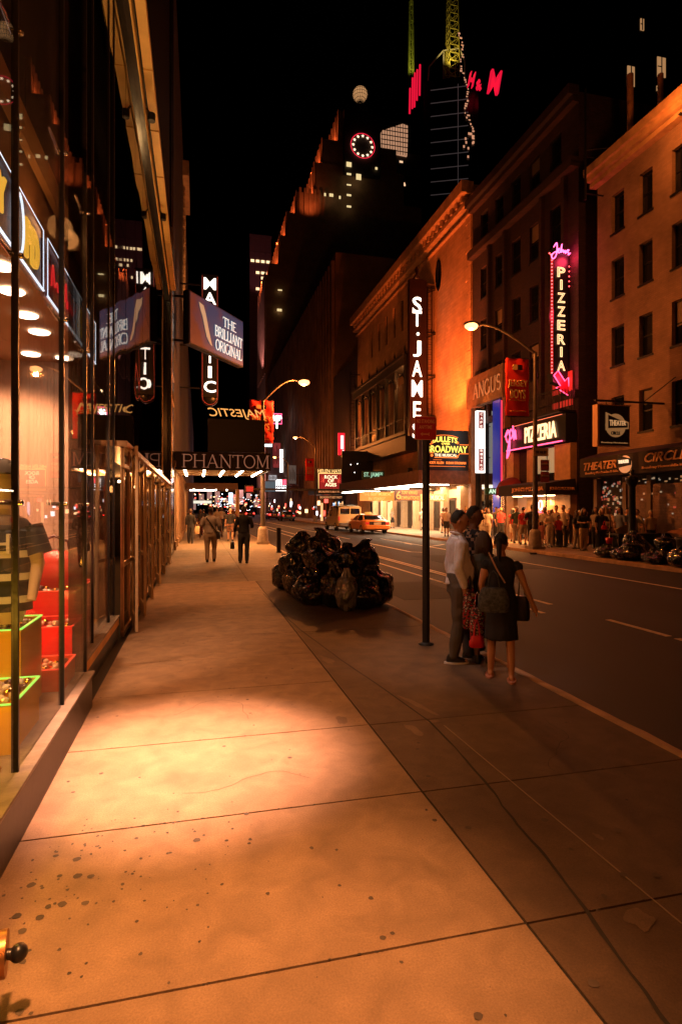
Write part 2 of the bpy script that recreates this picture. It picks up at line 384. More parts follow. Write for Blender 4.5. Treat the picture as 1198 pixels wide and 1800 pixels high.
# near pavement slabs, with real joints between them
YS = [-9.4, -7.08, -5.92, -4.76, -3.6, -2.44, -1.28, -.12, 1.04, 2.19, 3.36, 4.5, 5.72, 6.9, 8.1, 9.45, 10.6, 11.8, 14.0]
mb = MB(); md = MB(); far = MB(); g = .006
for a, b_ in zip(YS, YS[1:]):
    gg = g if round(a, 2) in (2.19, 3.36, 4.5, 14.0, 1.04) else .0025
    mb.box(-.93, 1.335, a+gg, b_-gg, -.011, 0)
for a, b_ in zip(YS, YS[1:]):
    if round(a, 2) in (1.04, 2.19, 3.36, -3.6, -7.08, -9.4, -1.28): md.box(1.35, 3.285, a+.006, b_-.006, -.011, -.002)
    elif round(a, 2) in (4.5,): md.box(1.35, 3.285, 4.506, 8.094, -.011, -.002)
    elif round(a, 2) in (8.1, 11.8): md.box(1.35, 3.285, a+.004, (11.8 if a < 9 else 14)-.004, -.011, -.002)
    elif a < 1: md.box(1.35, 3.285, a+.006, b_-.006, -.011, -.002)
y = 14.02
while y < 160:
    for x0, x1 in ((-.93, 1.165), (1.175, 3.285)): far.box(x0, x1, y, y+1.53, -.011, -.003)
    y += 1.54
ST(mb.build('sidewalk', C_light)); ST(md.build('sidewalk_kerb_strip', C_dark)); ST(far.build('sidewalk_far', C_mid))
# kerb stones with chipped edges
kb = MB(); y = -10
C_kerb = concrete('kerb_stone', (.55, .34, .2), (.32, .19, .11))
while y < 200:
    L = 1.9 if y < 30 else 6
    n = 14 if y < 14 else 1; ring = []
    for i in range(n+1):
        yy = y+.006+(L-.012)*i/n; j = .022*noise.noise((yy*3, 0, 0)) if n > 1 else 0; t = .012*noise.noise((yy*5, 4, 0))
        ring.append([(3.29+abs(t)*.6, yy, -.001+t*.2), (3.395+j, yy, -.003), (3.425+j, yy, -.025), (3.449, yy, -.13), (3.29, yy, -.13)])
    kb.loft(ring); y += L
ST(kb.build('kerb', C_kerb))
fk = MB(); y = -10
while y < 200: fk.box(13.55, 13.72, y+.01, y+2.9, -.29, -.002); y += 2.91
ST(fk.build('far_kerb', C_kerb))
fs = MB(); y = -10
while y < 150:
    for x0, x1 in ((13.73, 15.9), (15.92, 18.19)): fs.box(x0, x1, y+.01, y+1.8, -.29, -.004)
    y += 1.82
ST(fs.build('far_sidewalk', concrete('far_side_concrete', (.3, .22, .16), (.2, .15, .11))))
# crack, scratches, gum, puddle stains
cr = MB(); P = [(1.30, 11.9), (1.36, 9.4), (1.42, 8.28), (1.6, 6.49), (1.75, 5.28), (1.84, 4.44), (1.82, 3.91), (1.77, 3.3), (1.71, 2.88), (1.69, 2.56), (1.64, 2.22), (1.59, 1.94), (1.55, 1.69), (1.5, 1.2)]
Q = []
for (a, b_), (c, d) in zip(P, P[1:]):
    for i in range(6): t = i/6; yy = b_+(d-b_)*t; Q.append((a+(c-a)*t+.012*noise.noise((yy*7, 1, 1)), yy))
for i in range(len(Q)-1):
    w = .008+.005*noise.noise((Q[i][1]*4, 7, 0)); w2 = .008+.005*noise.noise((Q[i+1][1]*4, 7, 0))
    cr.quad((Q[i][0]-w, Q[i][1], .0015), (Q[i][0]+w, Q[i][1], .0015), (Q[i+1][0]+w2, Q[i+1][1], .0015), (Q[i+1][0]-w2, Q[i+1][1], .0015))
random.seed(19)
for (x, y, a, n_) in ((-.2, 5.1, .4, 26), (.7, 3.7, 2.2, 20), (.3, 7.6, 1.2, 30), (2.3, 3.4, 1.9, 24), (2.7, 5.2, .3, 22), (-.5, 9.7, .7, 26), (2.2, 7.4, 1.4, 22)):
    for i in range(n_):
        a += random.uniform(-.45, .45); L = .045; x2, y2 = x+L*cos(a), y+L*sin(a); w = .0014
        if not -.88 < x2 < 3.25: break
        cr.quad((x-w*sin(a), y+w*cos(a), .0016), (x+w*sin(a), y-w*cos(a), .0016), (x2+w*sin(a), y2-w*cos(a), .0016), (x2-w*sin(a), y2+w*cos(a), .0016)); x, y = x2, y2
for yj in (2.19, 3.36, 4.5, 5.72, 6.9, 8.1):
    for i in range(16):
        x = random.uniform(-.88, 3.2); r_ = random.uniform(.004, .013); yy = yj+random.uniform(-.004, .004)
        cr.add([(x+r_*random.uniform(.6, 1.5)*cos(j), yy+r_*.6*random.uniform(.6, 1.3)*sin(j), .0014) for j in range(6)], [tuple(range(6))])
for i in range(26):
    y = random.uniform(1.6, 13); r_ = random.uniform(.004, .014); cr.add([(1.343+r_*.6*random.uniform(.6, 1.4)*cos(j), y+r_*2*random.uniform(.6, 1.3)*sin(j), .0013) for j in range(6)], [tuple(range(6))])
ST(cr.build('pavement_crack', M_joint))
gm = MB(); random.seed(3)
def G(u, v, z=0):
    s, c = sin(PSI), cos(PSI); a = u-599; rx, ry, rz = s*1020+c*a, c*1020-s*a, 893-v; t = (z-1.75)/rz; return rx*t, ry*t
spots = [(346, 1477, .03), (394, 1312, .02), (509, 1332, .024), (178, 1360, .022), (129, 1393, .018), (433, 1431, .022), (398, 1478, .016), (438, 1483, .016), (172, 1261, .018), (206, 1259, .018),
         (435, 1230, .02), (440, 1254, .018), (446, 1275, .014), (509, 1318, .01), (752, 1365, .024), (822, 1455, .026), (957, 1442, .03), (1032, 1419, .016), (1033, 1408, .016), (1085, 1460, .032),
         (1095, 1538, .03), (1153, 1539, .03), (1061, 1576, .022), (733, 1317, .02), (735, 1306, .018), (852, 1285, .018), (855, 1293, .016), (813, 1275, .018), (893, 1308, .014), (1097, 1360, .014),
         (763, 1442, .022), (1043, 1730, .03), (840, 1787, .026), (672, 1649, .022), (689, 1641, .016), (705, 1692, .012), (98, 1505, .02), (135, 1511, .03), (137, 1540, .03), (55, 1556, .03), (105, 1540, .02),
         (160, 1541, .025), (70, 1613, .026), (150, 1588, .024), (85, 1594, .022), (30, 1611, .03), (110, 1590, .03), (40, 1637, .026), (35, 1780, .022), (55, 1782, .012), (240, 1474, .015), (172, 1470, .014)]
for u_, v_, r_ in spots:
    x, y = G(u_, v_); r_ *= .68
    k = 9; gm.add([(x+r_*(.8+.35*random.random())*cos(2*pi*j/k), y+r_*(.8+.35*random.random())*sin(2*pi*j/k), .002) for j in range(k)], [tuple(range(k))])
for i in range(420):
    if i < 120: x = random.gauss(-.45, .3); y = random.gauss(2.95, .33)
    else: x = random.uniform(-.85, 3.25); y = random.uniform(1, 14)
    if x < -.88 or x > 3.27: continue
    r_ = random.uniform(.002, .009) if i < 170 else random.uniform(.002, .008+.006*random.random())
    k = 7; gm.add([(x+r_*(.7+.5*random.random())*cos(2*pi*j/k), y+r_*1.2*(.7+.5*random.random())*sin(2*pi*j/k), .0015) for j in range(k)], [tuple(range(k))])
tag(gm.build('chewing_gum', mat('gum', (.05, .036, .028), .8, c2=(.11, .08, .06), vs=3)), kind='stuff')
sm = MB(); random.seed(5)
def blotch(x, y, rx, ry, rot=0, k=26):
    vs = []
    for j in range(k):
        a = 2*pi*j/k; q = 1+.7*noise.noise((x*5+cos(a)*1.3, y*5+sin(a)*1.3, 2)); p = (rx*q*cos(a), ry*q*sin(a))
        vs.append((x+p[0]*cos(rot)-p[1]*sin(rot), y+p[0]*sin(rot)+p[1]*cos(rot), .0005))
    sm.add(vs, [tuple(range(k))])
for u_, v_, a, b_, ro in ((735, 1240, .035, .3, .25), (727, 1283, .04, .12, .2), (1125, 1615, .07, .05, .5), (1050, 1470, .016, .03, 0), (760, 1268, .05, .03, 0), (575, 1160, .05, .2, .1), (600, 1265, .04, .1, 0)):
    x, y = G(u_, v_); blotch(x, y, a, b_, ro)
ST(sm.build('pavement_stain', concrete('worn_concrete', (.24, .15, .09), (.13, .08, .048))))
ln = MB(); (x0, y0), (x1, y1) = G(780, 1275), G(1198, 1624)
ln.bar((x0, y0, .0), (x1, y1, .0), .006, .003); ST(ln.build('chalk_line', mat('chalk', (.3, .22, .15), .9)))
# road markings
M_mark = mat('road_paint', (.85, .72, .52), .6, c2=(.55, .42, .3), vs=9.)
rm = MB()
def strip(a, b_, w, z=-.126): rm.bar((a[0], a[1], z), (b_[0], b_[1], z), w, .004)
strip((6.66, 10.0), (6.66, 34), .1); strip((6.82, 14.5), (6.82, 34), .1); strip((5.98, 9.2), (5.98, 13.5), .1); strip((5.98, 13.6), (5.98, 60), .1)
strip((6.68, 7.1), (6.68, 8.4), .11); strip((6.68, 6.6), (6.68, 6.95), .11); strip((6.68, 2.2), (6.68, 4.8), .11)
strip((10.86, 4), (10.86, 34), .1); strip((8.82, 23.4), (8.82, 30), .1); strip((8.82, 23.4), (9.3, 23.0), .1)
strip((10.75, 29.4), (10.7, 28.2), .1); strip((10.93, 26.4), (12.3, 27.8), .1); strip((8.9, 34), (8.9, 78), .1); strip((6.75, 38), (6.75, 80), .1)
strip((11.4, 24.2), (13.4, 24.6), .12)
ST(rm.build('road_marking', M_mark))
mh = MB().lathe([(.0, 0), (.38, 0), (.38, .004)], (5.2, 12.4, -.13)); ST(mh.build('manhole_cover', M_iron))
pt = MB(); pt.box(4.1, 5.6, 11.2, 13.9, -.13, -.127); pt.box(8.1, 10.4, 16, 21.5, -.13, -.127); ST(pt.build('road_patch', mat('tar_patch', (.006, .005, .006), .8, bump=.4)))

# ================================================================ the glass fronted store on the left
store = thing('glass_storefront', 'tall glass-fronted store with black mullions on the left, its display window lit warm', 'building', (-1, 4, 0))
M_stone = mat('ledge_stone', (.2, .16, .12), .45, var=.25, vs=6, bump=.15)
M_plinth = mat('plinth_granite', (.022, .018, .017), .4, var=.4, vs=25)
pl = MB(); pl.box(-1.3, -.905, -3, 5.5, 0, .285); pl.box(-1.4, -1.04, 5.5, 8.25, 0, .285); pl.build('plinth', M_plinth, store)
pl = MB(); pl.box(-1.2, -.885, -3, 5.52, .287, .31); pl.box(-1.25, -1.02, 5.53, 8.28, .287, .31); pl.build('ledge', M_stone, store, bevel=.004)
MY = [-1.1, .05, 1.2, 2.35, 3.5, 4.61, 5.5, 6.65, 7.8, 8.26]
GX = lambda y: -.97 if y < 5.5 else -1.1
for i, y in enumerate(MY):
    g = GX(y-.1); MB().box(g-.015, g+.02, y-.012, y+.012, .31, 9.3).build('mullion', M_iron, store)
for a, b_ in zip(MY, MY[1:]):
    zb = .31; g = GX(a)
    for z0, z1 in ((zb, 3.12), (3.13, 6.2), (6.21, 9.3)):
        MB().box(g-.002, g+.008, a+.03, b_-.03, z0, z1).build('glass_pane', M_glass, store)
MB().box(-1.1, -.96, 5.5, 5.52, .31, 9.3).build('return_pane', glass('return_glass', (.5, .45, .4), 4., .05), store)
for y in MY[2:7]:
    for z in (1.78, 3.13, 4.35):
        f = MB(); f.cyl((-.95, y, z), (-.93, y, z), .016, 10); f.tube([(-.99, y, z), (-.99, y-.3, z)], [.016, .01], 8); f.ball((-.94, y, z), .017, 10, 6)
        f.build('glass_fitting', M_steel, store)
# dark glazed wall continuing above and beyond
M_gpan = glass('facade_glass', (.3, .28, .27), 7.0, .0)
bk = MB(); bk.box(-6, -1.5, -3, 22, 4.95, 30); bk.box(-6, -1.5, 8.3, 22, 2.65, 4.95); bk.build('inner_wall', mat('inner_black', (.01, .008, .008), .7), store)
up = MB(); up.box(-1.45, -1.0, -3, 22.0, 9.32, 30); up.build('upper_wall', mat('upper_cladding', (.02, .015, .013), .22, var=.3, vs=2), store)
Y2 = [8.3, 9.6, 11.0, 12.4, 13.8, 15.2, 16.6, 18.0, 19.4, 20.8, 22.0]
for a, b_ in zip(Y2, Y2[1:]):
    for z0, z1 in ((2.66, 5.9), (5.91, 9.3)): MB().box(-1.102, -1.092, a+.02, b_-.02, z0, z1).build('glass_pane', M_gpan, store)
    MB().box(-1.12, -1.104, a-.012, a+.012, 2.66, 9.3).build('mullion', M_iron, store)
MB().box(-1.45, -.93, 8.3, 22, 2.58, 2.66).build('lintel', M_bronze, store)
# long golden fin high on the wall
fn = MB(); fn.box(-.93, -.775, -3, 21.4, 9.45, 9.62); fn.box(-1.0, -.98, -3, 21.4, 9.3, 9.8)
for i in range(14): fn.box(-.93, -.77, -1.2+i*1.7, -1.17+i*1.7, 9.43, 9.455)
fn.tube([(-1.03+.02, -3, 9.4), (-1.01, 21.4, 9.4)], .03, 6)
M_gold = mat('gold_panel', (.62, .38, .12), .5, .3, var=.15, vs=1.2)
fin = fn.build('golden_fin', M_gold, store)
MB().box(-.99, -.80, -3, 21.9, 9.64, 9.8).build('fin_channel', M_iron, store)

# door zone, Y 8.3 to 22
ds = MB()
for i in range(19):
    y = 8.35+i*.72; ds.box(-1.02, -.975, y, y+.04, 0, 2.58)
for z in (.02, .95, 2.3): ds.box(-1.01, -.97, 8.3, 22, z, z+.06)
ds.build('entrance_frame', M_bronze, store)
MB().box(-.996, -.986, 8.3, 22, .08, 2.58).build('entrance_glass', glass('door_glass', (.8, .75, .7), 5.2), store)
random.seed(11)
lob = MB(); lob.box(-3.4, -3.3, 8.3, 22, 0, 2.6); lob.box(-3.3, -1.2, 8.3, 8.4, 0, 2.6); lob.build('lobby_wall', mat('lobby_plaster', (.35, .2, .1), .7), store)
lb = MB()
for i in range(16): lb.ball((-1.5-1.2*random.random(), 9+i*.8, 2.25+.2*random.random()), .03, 8, 5)
split(lb, 'lobby_bulb', G_warm, store)
lamp('lobby_light', (-2.2, 12, 2.3), 60, AMBER, 'POINT', size=.1, parent=store); lamp('lobby_light', (-2.2, 18, 2.3), 60, AMBER, 'POINT', size=.1, parent=store)
for i, (y, sw, z1) in enumerate([(8.55, .13, 2.62), (9.75, .14, 2.42), (11.6, .12, 2.42), (13.7, .13, 2.42), (15.9, .12, 2.42), (18.6, .13, 2.42)]):
    d = thing('glass_door', ['wide bronze-framed glass door nearest the display window', 'second bronze-framed glass door along the wall, standing ajar', 'third bronze-framed glass door along the wall, standing ajar', 'fourth bronze-framed glass door along the wall, standing ajar', 'fifth bronze-framed glass door along the wall, standing ajar', 'bronze-framed glass door farthest from the display window'][i], 'door', (-.96, y+.75, .02), 'glass doors standing ajar along the store front')
    p = Vector((-.955, y+.72, 0)); q = Vector((-.96+sw, y, 0)); t = (q-p).normalized(); f = MB()
    def seg(a, b_, z0, z1, w=.045):
        A, B = p+t*a, p+t*b_; n = Vector((-t.y, t.x, 0))*w*.4
        f.add([(*(A+n).xy, z0), (*(B+n).xy, z0), (*(B-n).xy, z0), (*(A-n).xy, z0), (*(A+n).xy, z1), (*(B+n).xy, z1), (*(B-n).xy, z1), (*(A-n).xy, z1)],
              [(0, 1, 2, 3), (7, 6, 5, 4), (0, 4, 5, 1), (1, 5, 6, 2), (2, 6, 7, 3), (3, 7, 4, 0)])
    Ld = (q-p).length
    seg(0, .07, .02, z1); seg(Ld-.07, Ld, .02, z1); seg(.07, Ld-.07, .02, .22); seg(.07, Ld-.07, z1-.09, z1); seg(.07, Ld-.07, .98, 1.03)
    f.build('door_frame', M_brass, d)
    f = MB(); seg(.07, Ld-.07, .22, z1-.09, .01); f.build('glass_pane', MATS['door_glass'], d)
    f = MB(); h = p+t*(Ld-.1)+Vector((.045, 0, 0)); f.tube([(h.x-.04, h.y, .85), (h.x, h.y, .88), (h.x, h.y, 1.35), (h.x-.04, h.y, 1.38)], .012, 6); f.build('handle', M_steel, d)

# ---------------- inside the display window
M_cream = mat('shop_wall_paint', (.5, .34, .25), .8, var=.06, vs=1)
iw = MB(); iw.box(-4, -1.38, 7.6, 7.75, 0, 3.5)
for i in range(9): iw.box(-1.46-i*.28, -1.40-i*.28, 7.585, 7.6, .3, 3.5)
iw.box(-4.1, -4, -3, 7.75, 0, 3.5); iw.build('shop_wall', M_cream, store)
MB().box(-4, -1.24, -3, 7.6, 3.5, 3.58).build('shop_ceiling', mat('shop_ceiling_paint', (.4, .27, .17), .75), store)
MB().box(-4, -1.02, -3, 8.2, .2, .29).build('display_floor', mat('display_floor_yellow', (.85, .42, .02), .35, var=.2, vs=3), store)
bh = MB(); bh.box(-1.5, -1.38, -3, 7.5, 3.6, 4.93); bh.build('bulkhead', mat('bulkhead_brown', (.2, .1, .045), .8, var=.12, vs=1), store)
MB().box(-1.36, -1.3, -3, 7.5, 4.62, 4.85).build('bulkhead_trim', mat('trim_tan', (.5, .3, .12), .6), store)
for x, y in ((-1.36, 3.9), (-1.38, 4.63), (-1.45, 5.15), (-1.5, 5.76), (-1.52, 6.28), (-1.83, 7.2), (-1.5, 7.3), (-2.2, 5.0), (-2.2, 3.8)):
    f = MB(); f.lathe([(.0, .0), (.075, 0), (.09, -.012), (.1, 0)], (x, y, 3.49), 14); f.build('ceiling_downlight', glow('downlight', (1, .72, .5), 9), store)
lamp('ceiling_spot', (-1.9, 6.3, 3.44), 560, (1, .5, .26), 'SPOT', (-2.2, 7.6, 1.2), 100, .5, .1, store)
lamp('ceiling_spot', (-1.5, 5.3, 3.44), 240, (1, .48, .22), 'SPOT', (-1.9, 6.2, 0), 85, .6, .1, store)
lamp('ceiling_spot', (-1.4, 3.9, 3.44), 200, (1, .48, .22), 'SPOT', (-1.75, 4.6, 0), 80, .6, .1, store)
lamp('assumed_bulkhead_light', (-1.12, 5.4, 4.15), 7, AMBER, 'POINT', size=.1, parent=store)  # assumed lamp for the dimly lit bulkhead, fixture unseen
lamp('added_display_glow', (-1.25, 3.3, 1.1), 42, (1, .5, .04), 'POINT', size=.15, parent=store); lamp('added_display_glow', (-1.35, 5.15, .85), 16, (1, .25, .06), 'POINT', size=.1, parent=store)  # added point lights without fixtures, for the display's coloured glow
lamp('added_display_glow', (-1.5, 5.75, 1.3), 9, (1, .1, .06), 'POINT', size=.1, parent=store)
# lit sign panels along the ceiling edge
def sign_panel(y0, y1, label, edge, fill, ne=.02):
    d = thing('neon_sign', label, 'sign', (-1.15, (y0+y1)/2, 3.4), 'lit sign panels hanging inside the display window')
    MB().box(-1.2, -1.17, y0, y1, 3.42, 3.88).build('panel', fill, d)
    f = MB(); x = -1.15
    for a, b_ in (((x, y0, 3.42), (x, y1, 3.42)), ((x, y0, 3.88), (x, y1, 3.88)), ((x, y0, 3.42), (x, y0, 3.88)), ((x, y1, 3.42), (x, y1, 3.88))):
        f.tube([a, b_], .01 if a[2] == b_[2] == 3.42 else .004, 6)
    f.build('neon_border', edge, d)
    for k in (-1, 1):
        MB().cyl((-1.185, (y0+y1)/2+k*(y1-y0)*.4, 3.88), (-1.185, (y0+y1)/2+k*(y1-y0)*.4, 3.5+.42), .006, 6).build('hanger', M_steel, d)
    return d
E_w = glow('neon_white', (.8, .88, 1), 1.8); E_y = glow('neon_yellow', (1, .5, .05), 1.1); E_r = glow('neon_red', (1, .03, .03), .9)
M_pan = mat('panel_dark', (.06, .05, .06), .4)
s1 = sign_panel(3.4, 4.87, 'neon panel with yellow police letters and a white oval, above the display', E_w, M_pan)
text('NY', (-1.155, 3.82, 3.66), .34, .24, E_y, s1, 'E', neon=.035)
text('PD', (-1.155, 4.58, 3.63), .34, .28, E_y, s1, 'E', neon=.035)
f = MB(); f.tube([(-1.155, 4.27+.1*cos(a*pi/12), 3.65+.2*sin(a*pi/12)) for a in range(25)], .008, 6); f.build('neon_oval', E_w, s1)
s2 = sign_panel(5.0, 6.2, 'neon panel with glowing red script, between the lit yellow panel and the dark one', E_w, mat('panel_red', (.12, .015, .02), .4))
neon_path([[(0, .2), (.05, .8), (.12, .3), (.2, .5), (.25, .3), (.33, .6), (.38, .3), (.45, .4)], [(.5, .3), (.56, .9), (.6, .2), (.68, .5), (.74, .25), (.8, .5), (.86, .25), (1, .6)]], (-1.155, 5.62, 3.65), .95, .3, .008, E_r, s2, 'E')
s3 = sign_panel(6.26, 7.2, 'unlit dark sign panel with a thin white border, last of the row', E_w, M_pan)
f = MB()
for k in range(4): f.box(-1.168, -1.16, 6.36+k*.2, 6.5+k*.2, 3.52, 3.78)
f.build('artwork', mat('poster_grey', (.12, .12, .14), .5), s3)
# display plinths of coloured acrylic
def acryl(name, c, e=0.):
    m = mat(name, c, .12, spec=.6); b = m.node_tree.nodes['Principled BSDF']
    b.inputs['Alpha'].default_value = .82; b.inputs['Transmission Weight'].default_value = .0
    return m
A_red = acryl('red_acrylic', (.8, .008, .02)); A_yel = acryl('yellow_acrylic', (.9, .5, .01)); A_or = acryl('orange_acrylic', (.9, .1, .01))
G_green = glow('neon_green_edge', (.35, 1, .12), 1.3); G_rede = glow('red_edge', (1, .08, .03), 1.1)
def plinth(label, x0, x1, y0, y1, z0, z1, m, em):
    d = thing('display_box', label, 'box', ((x0+x1)/2, (y0+y1)/2, z0), 'acrylic display boxes in the window')
    t = .02; f = MB(); f.box(x0, x1, y0, y0+t, z0, z1); f.box(x0, x1, y1-t, y1, z0, z1); f.box(x0, x0+t, y0+t, y1-t, z0, z1); f.box(x1-t, x1, y0+t, y1-t, z0, z1)
    f.box(x0+t, x1-t, y0+t, y1-t, z1-.06, z1-.04); f.build('box_walls', m, d)
    f = MB(); e = .008
    for a, b_ in (((x0, y0), (x1, y0)), ((x1, y0), (x1, y1)), ((x1, y1), (x0, y1)), ((x0, y1), (x0, y0))): f.bar((*a, z1+.004), (*b_, z1+.004), e*2, e)
    f.build('glowing_edge', em, d)
    return d
plinth('tall red acrylic box under the red handbag', -2.3, -1.14, 6.05, 6.95, .29, .95, A_red, G_rede)
plinth('middle red acrylic step in front of the tall red box', -1.8, -1.06, 5.45, 6.0, .29, .72, A_red, G_rede)
plinth('lowest red acrylic step at the glass, scattered with trinkets', -1.6, -1.03, 4.95, 5.42, .29, .48, A_or, G_rede)
plinth('green-edged yellow acrylic box under the mannequin', -1.75, -1.17, 4.35, 4.9, .29, .92, A_yel, G_green)
plinth('low green-edged yellow acrylic tray filled with souvenirs', -1.5, -1.05, 3.75, 4.33, .29, .6, A_yel, G_green)
random.seed(21)
def pile(label, x0, x1, y0, y1, z, n, mats, r=.03):
    d = MB()
    for i in range(n):
        x, y = random.uniform(x0, x1), random.uniform(y0, y1); d.use(random.randrange(len(mats))); rr = r*random.uniform(.6, 1.2)
        if i % 3: d.ball((x, y, z+rr*.8+.3*r*random.random()), rr, 8, 5, (1, 1, .8))
        else: d.lathe([(0, 0), (rr, 0), (rr*1.1, rr*1.8), (rr*.4, rr*2.1), (0, rr*2.1)], (x, y, z), 8)
    tag(d.build('souvenirs', mats), label, 'souvenirs', kind='stuff')
Tr = [mat('trinket_gold', (.8, .5, .1), .2, 1.), mat('trinket_white', (.7, .65, .6), .3), mat('trinket_clear', (.8, .7, .55), .08, .5), mat('trinket_dark', (.05, .02, .02), .3)]
pile('heap of small gold and white souvenirs in the low yellow tray', -1.47, -1.1, 3.8, 4.28, .56, 110, Tr)
pile('small gold souvenirs on the yellow box beside the mannequin', -1.7, -1.2, 4.4, 4.86, .88, 30, Tr, .022)
pile('glass trinkets on the lowest red step', -1.55, -1.08, 5.0, 5.38, .44, 40, Tr, .022)
pile('row of small bottles and jars on the middle red step', -1.75, -1.1, 5.5, 5.95, .68, 36, Tr, .026)
pile('clear bottles standing before the red handbag', -1.8, -1.2, 6.1, 6.4, .91, 26, Tr, .03)
pile('bright souvenirs scattered on the yellow floor at the glass', -1.4, -1.05, 2.8, 3.7, .29, 46, Tr, .03)
d = thing('handbag', 'round red handbag on the tall red display box', 'handbag', (-1.45, 6.62, .91))
f = MB(); f.loft([[(-1.45+.3*w*cos(a*pi/12), 6.62+.14*w*sin(a*pi/12), .912+h) for a in range(24)] for w, h in ((.8, 0), (1, .05), (1.02, .18), (.95, .28), (.7, .36), (.3, .4))]); f.build('bag_body', mat('red_leather', (.5, .03, .02), .3, bump=.2), d)
f = MB(); f.tube([(-1.6, 6.6, 1.26), (-1.58, 6.58, 1.4), (-1.45, 6.57, 1.46), (-1.32, 6.58, 1.4), (-1.3, 6.6, 1.26)], .014, 8); f.build('handle', mat('dark_leather', (.08, .02, .02), .4), d)
d = thing('mannequin', 'mannequin in a black and white sports jersey and peaked cap behind the glass', 'mannequin', (-1.42, 4.62, .92))
def ringm(cx, cy, z, rx, ry, n=20): return [(cx+rx*cos(2*pi*j/n), cy+ry*sin(2*pi*j/n), z) for j in range(n)]
cx, cy = -1.36, 4.62
f = MB(); f.loft([ringm(cx, cy, z, a, b_) for z, a, b_ in ((.93, .13, .1), (1.05, .17, .11), (1.25, .15, .1), (1.45, .18, .11), (1.6, .2, .1), (1.68, .14, .08), (1.72, .06, .06), (1.8, .055, .055), (1.84, .07, .08), (1.92, .08, .1), (2.0, .08, .1), (2.06, .06, .08), (2.09, .02, .03))])
for k in (-1, 1): f.tube([(cx+k*.18, cy, 1.62), (cx+k*.24, cy-.03, 1.35), (cx+k*.22, cy-.12, 1.1)], [.055, .045, .03], 10)
f.build('figure', mat('mannequin_skin', (.62, .45, .34), .4), d)
f = MB(); f.loft([ringm(cx, cy, z, a, b_) for z, a, b_ in ((1.02, .2, .14), (1.25, .19, .13), (1.45, .2, .13), (1.6, .215, .12), (1.67, .16, .1), (1.7, .09, .08))], False)
for k in (-1, 1): f.tube([(cx+k*.19, cy, 1.62), (cx+k*.25, cy-.02, 1.42)], [.075, .085], 10, False)
jer = f.build('jersey', mat('jersey_black', (.02, .02, .025), .7), d)
f = MB()
for z in (1.08, 1.24, 1.4): f.loft([ringm(cx, cy, z+h, a, b_) for h, a, b_ in ((0, .203, .143), (.05, .203, .143))], False)
f.build('stripe', mat('jersey_white', (.6, .55, .5), .7), jer)
text('H', (cx+.03, cy-.14, 1.5), .12, .14, MATS['jersey_white'], jer)
f = MB(); f.lathe([(.1, 0), (.1, .05), (.08, .09), (.03, .115), (0, .12)], (cx, cy, 1.99), 16); f.box(cx-.06, cx+.07, cy-.19, cy-.07, 1.99, 2.0); f.build('cap', mat('cap_grey', (.1, .09, .08), .8), d)
d = thing('dress_form', 'pale headless dress form at the left edge of the display', 'mannequin', (-1.6, 4.0, .3))
f = MB(); f.loft([ringm(-1.62, 4.1, z, a, b_) for z, a, b_ in ((.75, .05, .05), (.8, .2, .15), (1.0, .17, .12), (1.2, .2, .14), (1.34, .2, .12), (1.42, .06, .06), (1.48, .05, .05))]); f.build('torso', mat('form_cloth', (.5, .38, .32), .8, var=.4, vs=8), d)
MB().cyl((-1.62, 4.1, .3), (-1.62, 4.1, .78), .018, 8).lathe([(.15, 0), (.14, .02), (0, .025)], (-1.62, 4.1, .29), 16).build('stand', M_steel, d)

# assumed store lights for the pavement's light pools (brackets added high on the wall)
for x, y, z, pw, tx, ty, an in ((-.5, 4.0, 5.6, 9500, -.12, 4.25, 28), (-.5, 4.5, 5.6, 400, .3, 5.4, 60), (-.5, 6.6, 5.6, 330, 2.85, 6.3, 30), (-.5, 1.2, 5.6, 2900, -.0, 1.9, 36), (-.5, 2.2, 5.6, 200, .6, 2.4, 84), (-.5, 11.6, 5.6, 700, .1, 12.6, 50), (-.5, 15.5, 5.6, 900, .5, 19, 50)):
    if y > 5: x, z, pw, an = -.86, 9.1, pw*2.7, an*.62
    f = MB(); f.bar((-.95, y, z+.25), (x, y, z+.12), .03, .03); f.cyl((x, y, z+.02), (x, y, z+.16), .07, 12); f.build('assumed_downlight', M_iron, store)  # added housing; its lamp is assumed from the light below
    lamp('assumed_downlight_beam', (x, y, z), pw, (1, .47, .3) if pw > 5000 else (1, .7, .55) if tx > 2 else (1, .39, .13), 'SPOT', (tx, ty, 0), an, 1.0, .15, store)
lamp('assumed_fin_uplight', (-.55, 10, 7.2), 120, (1, .55, .2), 'SPOT', (-.87, 10, 9.5), 165, .3, .2, store)  # assumed uplights for the lit fin, no fixtures built
lamp('assumed_fin_uplight', (-.55, 4, 7.2), 120, (1, .55, .2), 'SPOT', (-.87, 4, 9.5), 165, .3, .2, store)
lamp('assumed_fin_uplight', (-.55, 16, 7.2), 120, (1, .55, .2), 'SPOT', (-.87, 16, 9.5), 165, .3, .2, store)

